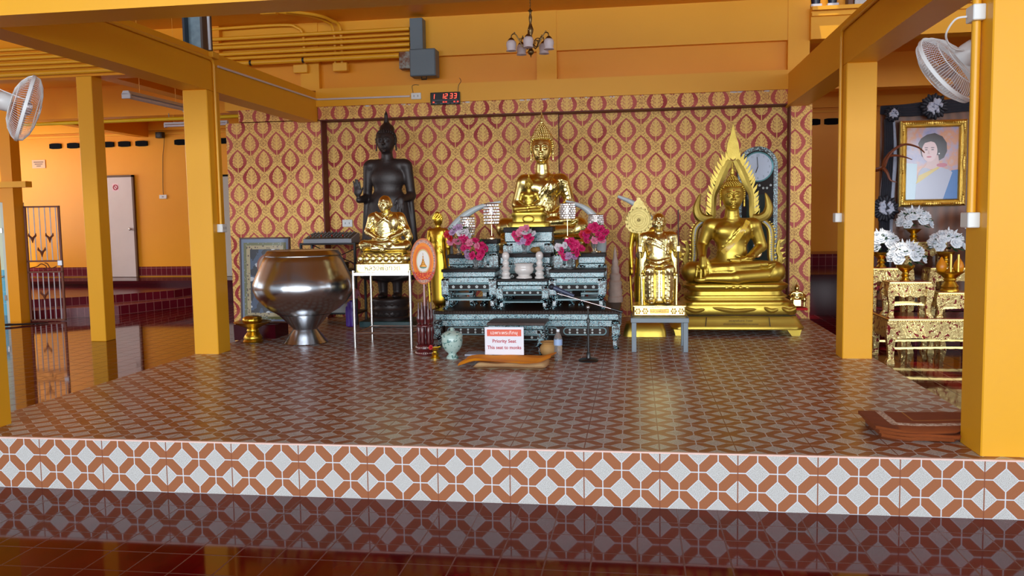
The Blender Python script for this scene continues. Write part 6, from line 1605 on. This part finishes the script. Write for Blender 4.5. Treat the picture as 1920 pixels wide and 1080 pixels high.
mb = MB(); mb.tube(bez([(.05, -.01, .84), (.15, -.01, .86), (.22, -.01, .90), (.29, -.01, .86), (.27, -.01, .81), (.24, -.01, .83)], 6), .008, 6); mb.tube(bez([(.45, -.01, .86), (.36, -.01, .83), (.31, -.01, .90), (.27, -.01, .915)], 6), .008, 6); mb.build('scroll_ornament', M_GATE, T, smooth=True)
mb = MB(); mb.bbox(GW-.07, GW, -.025, .025, .87, .95, .004); mb.build('lock_box', M_BAR, T)
# wash room seen through the doorway at the far left
struct(slabm((-12.6, -10.22, 12.9, 13.0, 0, 1.9)), 'wall_left_washroom', simple('pale_green_wall', lin(206, 222, 196), .5))
wt = NT('blue_wall_tile'); _x, _y, _z = wt.world(); _j = ((_x*5).wrap().abs()*.2).min((_z*5).wrap().abs()*.2).soft(.004, .002); wt.set(col=wt.mix(_j, lin(96, 186, 214), lin(150, 204, 220)), rough=.2)
struct(slabm((-12.6, -10.42, 12.87, 12.9, 0, .77)), 'wall_left_tiled', wt.m)
T = thing('door_3', None, None, (-9.63, 11.80, 0)); T['kind'] = 'structure'
mb = MB(); mb.bbox(-.03, .03, -.03, .12, 0, 1.87, .003); mb.build('door_frame', simple('pale_door_jamb', lin(196, 206, 196), .4), T)
mb = MB(); mb.bbox(-.045, -.01, -.045, -.03, 1.40, 1.48, .003); mb.bbox(-.045, -.01, -.045, -.03, .36, .44, .003); mb.build('hinge', M_STEEL, T)
T = thing('grab_rail', 'short steel rail on the blue tiles seen through the far left doorway', 'rail', (-10.70, 12.84, .66)); mb = MB(); mb.tube([(-.6, 0, 0), (.14, 0, 0), (.14, .03, 0)], .018, 8); mb.build('rail', M_STEEL, T, smooth=True)
mb = MB(); mb.tube(bez([(-9.74, 11.2, .03), (-9.45, 11.35, .05), (-9.15, 11.55, .03), (-8.95, 11.75, .02)], 6), [.05, .05, .045, .045, .04, .04, .04, .035, .035, .03, .03, .03, .03, .025, .025, .02, .02, .015, .015], 8)
for v_ in range(len(mb.v)): mb.v[v_] = (mb.v[v_][0], mb.v[v_][1], mb.v[v_][2]*.5+.004)
tag(mb.build('rolled_mat', simple('dark_rubber', (.015, .015, .018), .5), smooth=True), 'dark rolled mat lying on the floor before the far left doorway', 'mat')
# ---------------- upstairs balustrade, right
M_BAL = simple('dark_blue_baluster', lin(20, 28, 52), .35)
struct(slabm((1.95, 8, 10.12, 10.2, 4.35, 4.45), (1.95, 8, 10.05, 10.2, 3.76, 3.80)), 'trim_6', M_PAINT)
b0 = None; G_B = 'dark balusters upstairs at the top right'
for i in range(16):
    x = 2.01+.18*i
    if x > 2.3 and not 3.4 < x < 3.8: continue
    if b0 is None:
        T = b0 = thing('baluster', 'dark blue turned baluster upstairs, nearest the wallpapered pillar corner', 'baluster', (x, 10.12, 3.80), 0, G_B); mb = MB(); mb.lathe([(.045, .03), (.05, .07), (.06, .12), (.05, .20), (.03, .28), (.035, .36), (.05, .44), (.055, .50), (.04, .55)], 14); mb.build('shaft', M_BAL, T, smooth=True); mb = MB(); mb.bbox(-.06, .06, -.05, .05, 0, .03, .004); mb.build('foot', simple('white_foot', lin(190, 200, 215), .5), T)
    else: dup(b0, (x, 10.12, 3.80), label={2: 'dark blue turned baluster upstairs, second from the pillar, before the brown post'}.get(int(round((x-2.01)/.18))+1, 'dark baluster upstairs above the right fan, %s' % ('left one' if x < 3.5 else 'right one')))
T = MB().bbox(2.345, 2.40, 10.06, 10.2, 3.76, 4.9, .004).build('brown_post', simple('brown_post_paint', lin(96, 62, 44), .5)); tag(T, 'brown upstairs post right of the dark balusters', 'post')
T = MB().bbox(2.42, 2.95, 10.08, 10.12, 3.80, 4.6, .004).build('speckled_panel', noisy('speckled_granite', lin(226, 228, 232), lin(120, 124, 134), 160, .4)); tag(T, 'pale speckled panel upstairs beside the brown post', 'panel')
# ------------------------------------------------------------------ memorial display at the right
M_BACK = noisy('brown_veneer_panel', lin(122, 72, 46), lin(92, 52, 34), 2.5, .3)
_t = NT('wood_veneer'); _x, _y, _z = _t.world(); _n = _t.noise(3, 3); _g = ((_x*60 + _n*8).sin()*.5+.5); _t.set(col=_t.mix(_g, lin(118, 70, 46), lin(90, 52, 34)), rough=.28, spec=.4); M_BACK = _t.m
mb = MB(); mb.bbox(2.70, 4.60, 10.02, 10.06, .35, 2.62, .004); tag(mb.build('backdrop_panel', M_BACK), 'tall brown wooden panel behind the framed portrait', 'panel')
# portrait
T = thing('framed_portrait', 'gold framed portrait of a smiling person in pale dress with yellow sash', 'framed portrait', (3.225, 9.96, 2.02))
w, h = .345, .468; iw, ih = .270, .390
mb = MB(); prof = [(0, 0, .0), (.0, -.05, 0), (.018, -.062, 0), (.035, -.045, 0), (.055, -.035, 0), (.065, -.045, 0), (.078, -.025, 0), (.078, 0, 0)]
rings = []
for cx, cz in ((-1, -1), (1, -1), (1, 1), (-1, 1)): rings.append([(cx*(w-d), y, cz*(h-d)) for d, y, _ in prof])
mb.ring(rings, close=True)
M_ORN = gold('ornate_gold_frame', (.80, .58, .16), (.55, .34, .06), .25, 40, .6, 90); mb.build('frame', M_ORN, T)
mb = MB(); rnd = random.Random(4)
for cx in (-1, 0, 1):
    for cz in (-1, 0, 1):
        if cx == 0 and cz == 0: continue
        for k in range(11):
            t = (k-5)/5; px = cx*(w-.03) + (t*.10 if cz != 0 and (cx == 0) else (-cx*abs(t)*.12 if cz and t > 0 else 0)); pz = cz*(h-.03) + (t*.10 if cz == 0 else (-cz*abs(t)*.12 if cx and t <= 0 else 0))
            mb.sph((px, -.058, pz), (.020-.011*abs(t), .012, .020-.011*abs(t)), 6, 4)
mb.build('frame_molding', M_ORN, T, smooth=True)
mb = MB(); mb.box(-iw, iw, -.022, -.018, -ih, ih); _t = NT('portrait_background'); _x, _y, _z = _t.coords(); _n = _t.noise(4, 4, .6); _t.set(col=_t.ramp(_n, [(0.3, lin(120, 140, 190)), (.45, lin(170, 160, 186)), (.55, lin(206, 150, 120)), (.68, lin(190, 180, 190))]), rough=.12, spec=.5); cv = mb.build('canvas', _t.m, T)
def flat(name, poly, y, col, n=None, rough=.15):
    m_ = simple(name+'_paint', col, rough); b = MB(); b.prism(poly, y-.0012, y); return b.build(name, m_, cv)
def oval(cx, cz, rx, rz, n=28, a0=0, a1=2*PI): return [(cx+rx*math.cos(a0+(a1-a0)*i/n), cz+rz*math.sin(a0+(a1-a0)*i/n)) for i in range(n)]
flat('pale_column', [(-iw, -ih), (-.16, -ih), (-.155, .0), (-iw, .01)], -.0222, lin(176, 204, 220))
flat('blue_chair', [(.10, -ih), (iw, -ih), (iw, -.07), (.20, -.08)], -.0226, lin(48, 104, 168))
flat('hair', [(-.135, .17), (-.15, .22), (-.12, .275), (-.06, .315), (.02, .33), (.10, .29), (.145, .22), (.15, .13), (.12, .06), (.07, .03), (-.03, .02), (-.11, .08)], -.0230, lin(52, 42, 48))
flat('neck', [(-.05, .08), (.06, .09), (.075, -.02), (.12, -.06), (-.10, -.06), (-.06, -.01)], -.0234, lin(206, 176, 176))
flat('face', oval(-.030, .135, .080, .115), -.0240, lin(220, 192, 194))
flat('dress', [(-.17, -ih), (-.16, -.20), (-.14, -.10), (-.10, -.045), (-.05, -.05), (.02, -.09), (.09, -.045), (.17, -.07), (.21, -.10), (.12, -ih)], -.0238, lin(168, 172, 192))
flat('yellow_sash', [(-.165, -.22), (-.13, -.20), (.08, -.045), (.055, -.04), (-.02, -.075), (-.14, -.13)], -.0244, lin(206, 182, 90))
flat('corsage', oval(.10, -.02, .055, .022), -.0246, lin(186, 100, 120))
flat('hairline', [(-.115, .19), (-.09, .26), (-.02, .275), (.05, .24), (.06, .17), (.03, .225), (-.02, .24), (-.08, .225)], -.0245, lin(52, 42, 48))
flat('mouth', oval(-.035, .072, .026, .009), -.0246, lin(176, 60, 84))
for ex in (-.065, .0):
    flat('eye', oval(ex, .150, .015, .005), -.0246, lin(60, 44, 50)); flat('eyebrow', oval(ex, .172, .020, .004), -.0246, lin(80, 60, 64))
flat('nose', [(-.04, .15), (-.052, .105), (-.025, .102)], -.0243, lin(200, 164, 168))
flat('earring', oval(.068, .105, .008, .008), -.0246, lin(230, 230, 235))
# black and white drapes with rosettes
M_BCL = noisy('black_mourning_cloth', (.008, .009, .016), (.02, .022, .035), 30, .7); M_WCL = noisy('white_mourning_cloth', lin(200, 206, 222), lin(150, 158, 180), 24, .7)
def drape(label, path, w, mat, folds=5):
    P = bez(path, 8); n = len(P); rings = []
    for i, p in enumerate(P):
        d = (P[min(i+1, n-1)]-P[max(i-1, 0)]).normalized(); nn = Vector((-d.z, 0, d.x)); ww = w[0]+(w[1]-w[0])*math.sin(PI*i/(n-1)); r = []
        for j in range(2*folds+1): t = j/(2*folds)*2-1; r.append(tuple(p + nn*t*ww + Vector((0, -.010*(j % 2)-.006, 0))))
        for j in range(2*folds, -1, -1): t = j/(2*folds)*2-1; r.append(tuple(p + nn*t*ww + Vector((0, .006, 0))))
        rings.append(r)
    mb = MB(); mb.ring(rings); return tag(mb.build('mourning_drape', mat, smooth=True, angle=50), label, 'drape')
drape('black cloth drape across the top of the brown panel', [(2.68, 9.97, 2.62), (2.95, 9.97, 2.61), (3.25, 9.97, 2.63), (3.62, 9.97, 2.645), (4.0, 9.97, 2.62)], (.045, .075), M_BCL)
drape('black cloth drape hanging down the left edge of the brown panel', [(2.765, 9.96, 2.52), (2.775, 9.96, 2.2), (2.76, 9.96, 1.8), (2.745, 9.96, 1.5), (2.75, 9.96, 1.1), (2.76, 9.96, .80)], (.045, .055), M_BCL)
drape('white cloth showing behind the black drape at the left edge of the panel', [(2.80, 10.0, 2.52), (2.81, 10.0, 2.1), (2.78, 10.0, 1.7), (2.775, 10.0, 1.2), (2.79, 10.0, .8)], (.045, .075), M_WCL)
def rosette(label, c, R, seed, white=True):
    T = thing('cloth_rosette', label, 'rosette', c, 0, 'black and white cloth rosettes'); rnd = random.Random(seed)
    mb = MB()
    for i in range(22):
        a = 2*PI*i/22; rr = R*(.80+.14*(i % 2)); mb.sph((0, 0, 0), 1, 8, 5, Matrix.Translation((rr*.82*math.cos(a), .008*(i % 3)-.01, rr*.82*math.sin(a))) @ Matrix.Rotation(-a, 4, 'Y') @ Matrix.Diagonal((R*.30, .035, R*.16, 1)))
    mb.sph((0, .0, 0), (R*.72, .03, R*.72), 14, 6); mb.build('black_ruffle', M_BCL, T, smooth=True)
    if white:
        mb = MB()
        for i in range(26): a = rnd.uniform(0, 2*PI); rr = R*.50*math.sqrt(rnd.random()); mb.sph((0, 0, 0), 1, 6, 4, Matrix.Translation((rr*math.cos(a), -.04, rr*math.sin(a))) @ Matrix.Rotation(rnd.uniform(0, 3), 4, 'Y') @ Matrix.Diagonal((R*.22, .022, R*.11, 1)))
        mb.build('white_ruffle', M_WCL, T, smooth=True)
rosette('cloth rosette at the top centre of the brown panel', (3.225, 9.93, 2.635), .140, 1)
rosette('cloth rosette half way down the left edge of the panel', (2.735, 9.92, 1.535), .145, 2)
rosette('small cloth rosette at the top left corner of the panel', (2.80, 9.93, 2.57), .085, 3)
# antler
M_ANT = noisy('brown_antler', lin(128, 62, 26), lin(84, 38, 18), 14, .4)
T = thing('deer_antlers', 'brown curved antlers jutting left of the portrait', 'antlers', (2.66, 9.70, 1.98))
for nm, P, r0 in (('main_beam', [(-.06, .20, -.02), (.0, .05, -.0), (.03, 0, .10), (.10, -.02, .19), (.20, -.04, .235), (.32, -.06, .20), (.39, -.06, .14)], .024), ('tine', [(.045, 0, .12), (.12, -.02, .12), (.20, -.04, .10), (.27, -.05, .07)], .016), ('tine', [(.0, .03, -.01), (.03, .0, -.06), (.06, -.02, -.14), (.12, -.03, -.165)], .022), ('tine', [(.0, .05, 0), (.0, .0, .08), (.04, -.05, .16)], .018), ('tine', [(.13, -.02, .205), (.165, -.02, .25)], .010)):
    mb = MB(); Q = bez(P, 6); mb.tube(Q, [r0*(1-.75*i/(len(Q)-1)) for i in range(len(Q))], 8); mb.build(nm, M_ANT, T, smooth=True)
# gilded tables
_t = NT('gilded_carving'); _t.coords(); _v = _t.voro(26, 'SMOOTH_F1'); _r = _t.voro(26); _l = ((_r*34).sin()); _red = (_t.noise(24, 2).gt(.60)); _t.set(col=_t.mix(_red, (.92, .76, .34), lin(130, 14, 24)), metal=(1-_red)*.95, rough=.38); _t.bump(_l*.5+_t.noise(60, 2), .45, .012); M_GILD = _t.m
M_GREEN = simple('gilded_edge', (.80, .62, .24), .3, .9); M_REDL = simple('red_lacquer', lin(140, 8, 20), .2)
def gilt_table(label, loc, w, d, h, wav=.02, stretch=True, big=False):
    T = thing('gilded_table', label, 'table', loc, 0, 'carved gold and red altar tables'); a, b = w/2, d/2
    mb = MB(); mb.bbox(-a, a, -b, b, h-.02, h, .004); mb.build('table_top', M_GREEN, T)
    mb = MB(); mb.box(-a+.02, a-.02, -b+.02, b-.02, h-.0, h+.0025); mb.build('red_surface', M_REDL, T)
    ap = .14 if not big else .19; n = 24
    def apr(x0, x1, y0, y1, ax):
        mb = MB(); top = h-.02; low = [top-ap + wav*abs(math.sin(PI*3*i/n)) for i in range(n+1)]
        if ax == 'x': mb.prism([(x0+(x1-x0)*i/n, low[i]) for i in range(n+1)] + [(x1, top), (x0, top)], y0, y1)
        else: mb.prism([(y0+(y1-y0)*i/n, low[i]) for i in range(n+1)] + [(y1, top), (y0, top)], x0, x1, axis='x')
        return mb
    for s_ in (-1, 1):
        apr(-a+.02, a-.02, s_*b-(.02 if s_ > 0 else 0), s_*b+(.02 if s_ < 0 else 0), 'x').build('apron', M_GILD, T)
        apr(s_*a-(.02 if s_ > 0 else 0), s_*a+(.02 if s_ < 0 else 0), -b+.02, b-.02, 'y').build('apron', M_GILD, T)
    lw = .028 if not big else .036
    for sx in (-1, 1):
        for sy in (-1, 1):
            mb = MB(); cx, cy = sx*(a-lw), sy*(b-lw); z1 = h-.02
            prf = [(0, 1.15, .012), (.05*h, .95, .010), (.12*h, .70, .0), (.35*h, .85, .0), (.60*h, 1.15, .010), (.75*h, 1.25, .012), (z1, 1.1, 0)]
            mb.ring([[(cx+sx*o+ex*lw*s_, cy+sy*o+ey*lw*s_, z) for ex, ey in ((-1, -1), (1, -1), (1, 1), (-1, 1))] for z, s_, o in prf]); mb.build('leg', M_GILD, T)
    if stretch:
        for sy in (-1, 1):
            mb = MB(); m = 30; zz = .30*h
            mb.prism([(-a+.03+(w-.06)*i/m, zz+.012*math.sin(PI*i/m)*3*.3+.004*(i % 2)) for i in range(m+1)] + [(a-.03-(w-.06)*i/m, zz+.022+.012*math.sin(PI*(1-i/m))*.9) for i in range(m+1)], sy*(b-.05)-.01, sy*(b-.05)+.01)
            mb.build('stretcher', M_GREEN, T)
    bd = MB(); m = int(w/.022)
    for i in range(m): bd.sph((-a+(i+.5)*w/m, -b-.003, h-.024), (.007, .006, .007), 6, 4)
    bd.build('beaded_rim', M_GREEN, T, smooth=True)
    return T
gilt_table('long low gilded table standing on the floor in front', (3.20, 9.03, 0), 1.48, .60, .445, big=True)
gilt_table('small gilded table on the left of the long low table', (2.695, 8.97, .448), .40, .26, .355)
gilt_table('low gilded table on the right of the long low table, under the candle tray', (3.27, 8.96, .448), .64, .26, .248)
gilt_table('gilded table at the back left, carrying a flower urn', (2.68, 9.52, .0), .42, .24, .905)
gilt_table('gilded table at the back right, behind the candle tray', (3.36, 9.52, .0), .60, .24, .905)
gilt_table('tallest gilded table at the back centre', (3.10, 9.76, .0), .42, .18, 1.17)
# flower urns
M_WFL = noisy('white_petals', lin(236, 240, 244), lin(196, 208, 220), 20, .6); M_GLF = noisy('green_leaf', lin(40, 84, 44), lin(22, 50, 30), 20, .5)
def urn_flowers(label, loc, seed, R=.165, hu=.16):
    T = thing('flower_urn', label, 'vase of flowers', loc, 0, 'gold urns of white flowers'); rnd = random.Random(seed)
    mb = MB(); mb.lathe([(.050, 0), (.052, .01), (.034, .025), (.030, .04), (.045, .055), (.030, .07), (.028, .085), (.060, .11), (.082, .135), (.088, hu), (.078, hu), (0, hu-.02)], 24); mb.build('urn', M_GOLD_TRAY, T, smooth=True, angle=50)
    lf = MB(); zc = hu+R*.45
    for i in range(34):
        a = rnd.uniform(0, 2*PI); e = rnd.uniform(-.5, .9); p = Vector((R*.98*math.cos(a)*math.cos(e), R*.8*math.sin(a)*math.cos(e), zc+R*.75*math.sin(e)))
        lf.sph((0, 0, 0), 1, 6, 3, Matrix.Translation(p) @ Matrix.Rotation(a, 4, 'Z') @ Matrix.Rotation(-e, 4, 'Y') @ Matrix.Diagonal((.045, .020, .005, 1)))
    lf.build('leaves', M_GLF, T)
    for i in range(15):
        f = (i+.5)/15; a = i*2.4; e = math.asin(min(1, 1-f*1.15)) if f < .87 else -.1; p = Vector((R*math.cos(a)*math.cos(e), -abs(R*.8*math.sin(a)*math.cos(e)) if i % 4 else R*.5*math.sin(a), zc+R*.80*math.sin(e)))
        mb = MB(); blossom(mb, tuple(p), rnd.uniform(.050, .064), rnd, up=(p-Vector((0, .03, zc-.05))).normalized() + Vector((0, -.3, .2))); mb.build('blossom', M_WFL, T, smooth=True)
    mb = MB()
    for i in range(14):
        a = rnd.uniform(0, 2*PI); e = rnd.uniform(.3, 1.4); d = Vector((math.cos(a)*math.cos(e), math.sin(a)*math.cos(e)*.7, math.sin(e))); c = Vector((0, 0, zc))
        mb.tube([c + d*R*.7, c + d*R*1.0, c + d*R*1.18], [.010, .012, .002], 5)
    mb.build('spiky_petals', M_WFL, T)
    return T
urn_flowers('urn of white flowers on the small gilded table', (2.675, 8.95, .805), 1)
urn_flowers('urn of white flowers at the left edge, on the back left table', (2.60, 9.52, .908), 2)
urn_flowers('urn of white flowers highest and furthest back, below the portrait', (2.99, 9.75, 1.173), 3, hu=.13)
urn_flowers('urn of white flowers behind the candle tray', (3.24, 9.50, .908), 4)
urn_flowers('urn of white flowers beside the near right column, furthest right', (3.62, 9.56, 1.11), 5)
mb = MB(); mb.bbox(3.52, 3.74, 9.44, 9.66, .91, 1.108, .005); tag(mb.build('red_stand', M_REDL), 'small red stand under the furthest right urn of flowers', 'stand')
# candle tray
T = thing('candle_tray', 'tall gold tray holding candles and lidded cones on the low gilded table', 'offering tray', (3.09, 8.93, .699))
mb = MB(); mb.lathe([(.085, 0), (.088, .012), (.075, .03), (.082, .05), (.060, .085), (.05, .10), (.062, .115), (.055, .13), (.085, .16), (.125, .19), (.130, .20), (.115, .20), (.0, .185)], 28, wob=lambda u, z: .03*math.cos(u*2*PI*16) if .13 < z < .2 else 0); mb.build('tray', M_GOLD_TRAY, T, smooth=True, angle=50)
M_AMB = simple('amber_wax', lin(214, 132, 12), .35); M_CAN = simple('gold_candle', (.80, .55, .10), .3, .7)
for x, y in ((-.075, .02), (.085, .02)):
    mb = MB(); mb.lathe([(.035, .195), (.048, .215), (.05, .25), (.04, .285), (.02, .315), (.008, .34), (0, .345)], 18, (x, y)); mb.build('lidded_cone', M_AMB, T, smooth=True)
for x, y in ((-.015, -.06), (.055, -.06), (.02, .05)):
    mb = MB(); mb.tube([(x, y, .19), (x, y, .37)], .012, 10); mb.build('candle', M_CAN, T, smooth=True)
mb = MB(); mb.lathe([(.05, .19), (.04, .21), (.01, .24), (0, .24)], 14, (.0, .0)); mb.build('centre_cup', M_GOLD_TRAY, T, smooth=True)
# pink chair legs and low frame behind the long table
for x, l in ((2.60, 'maroon painted chair partly hidden at the left edge behind the gilded tables'),):
    T = thing('maroon_chair', l, 'chair', (x, 9.93, 0)); m_ = simple('maroon_chair_paint', lin(150, 20, 48), .35)
    for sx in (-.02, .35):
        mb = MB(); mb.tube([(sx, 0, 0), (sx, 0, .90)], .018, 8); mb.build('leg', m_, T, smooth=True)
    mb = MB(); mb.bbox(-.04, .37, -.04, .04, .40, .43, .005); mb.build('seat', m_, T)
    for z in (.62, .78): mb = MB(); mb.bbox(-.03, .36, -.012, .012, z, z+.05, .004); mb.build('back_rail', m_, T)
T = thing('maroon_bench', 'low maroon bench frame standing behind the long gilded table', 'bench', (3.60, 9.95, 0)); m_ = simple('dark_pink_paint', lin(120, 34, 62), .35)

for x in (-.50, .0, .50):
    mb = MB(); mb.tube([(x, 0, 0), (x, 0, .40)], .018, 8); mb.build('leg', m_, T, smooth=True)
mb = MB(); mb.bbox(-.54, .54, -.03, .03, .28, .32, .004); mb.build('rail', m_, T)
mb = MB(); mb.bbox(-.54, .54, -.08, .04, .40, .43, .004); mb.build('seat', m_, T)
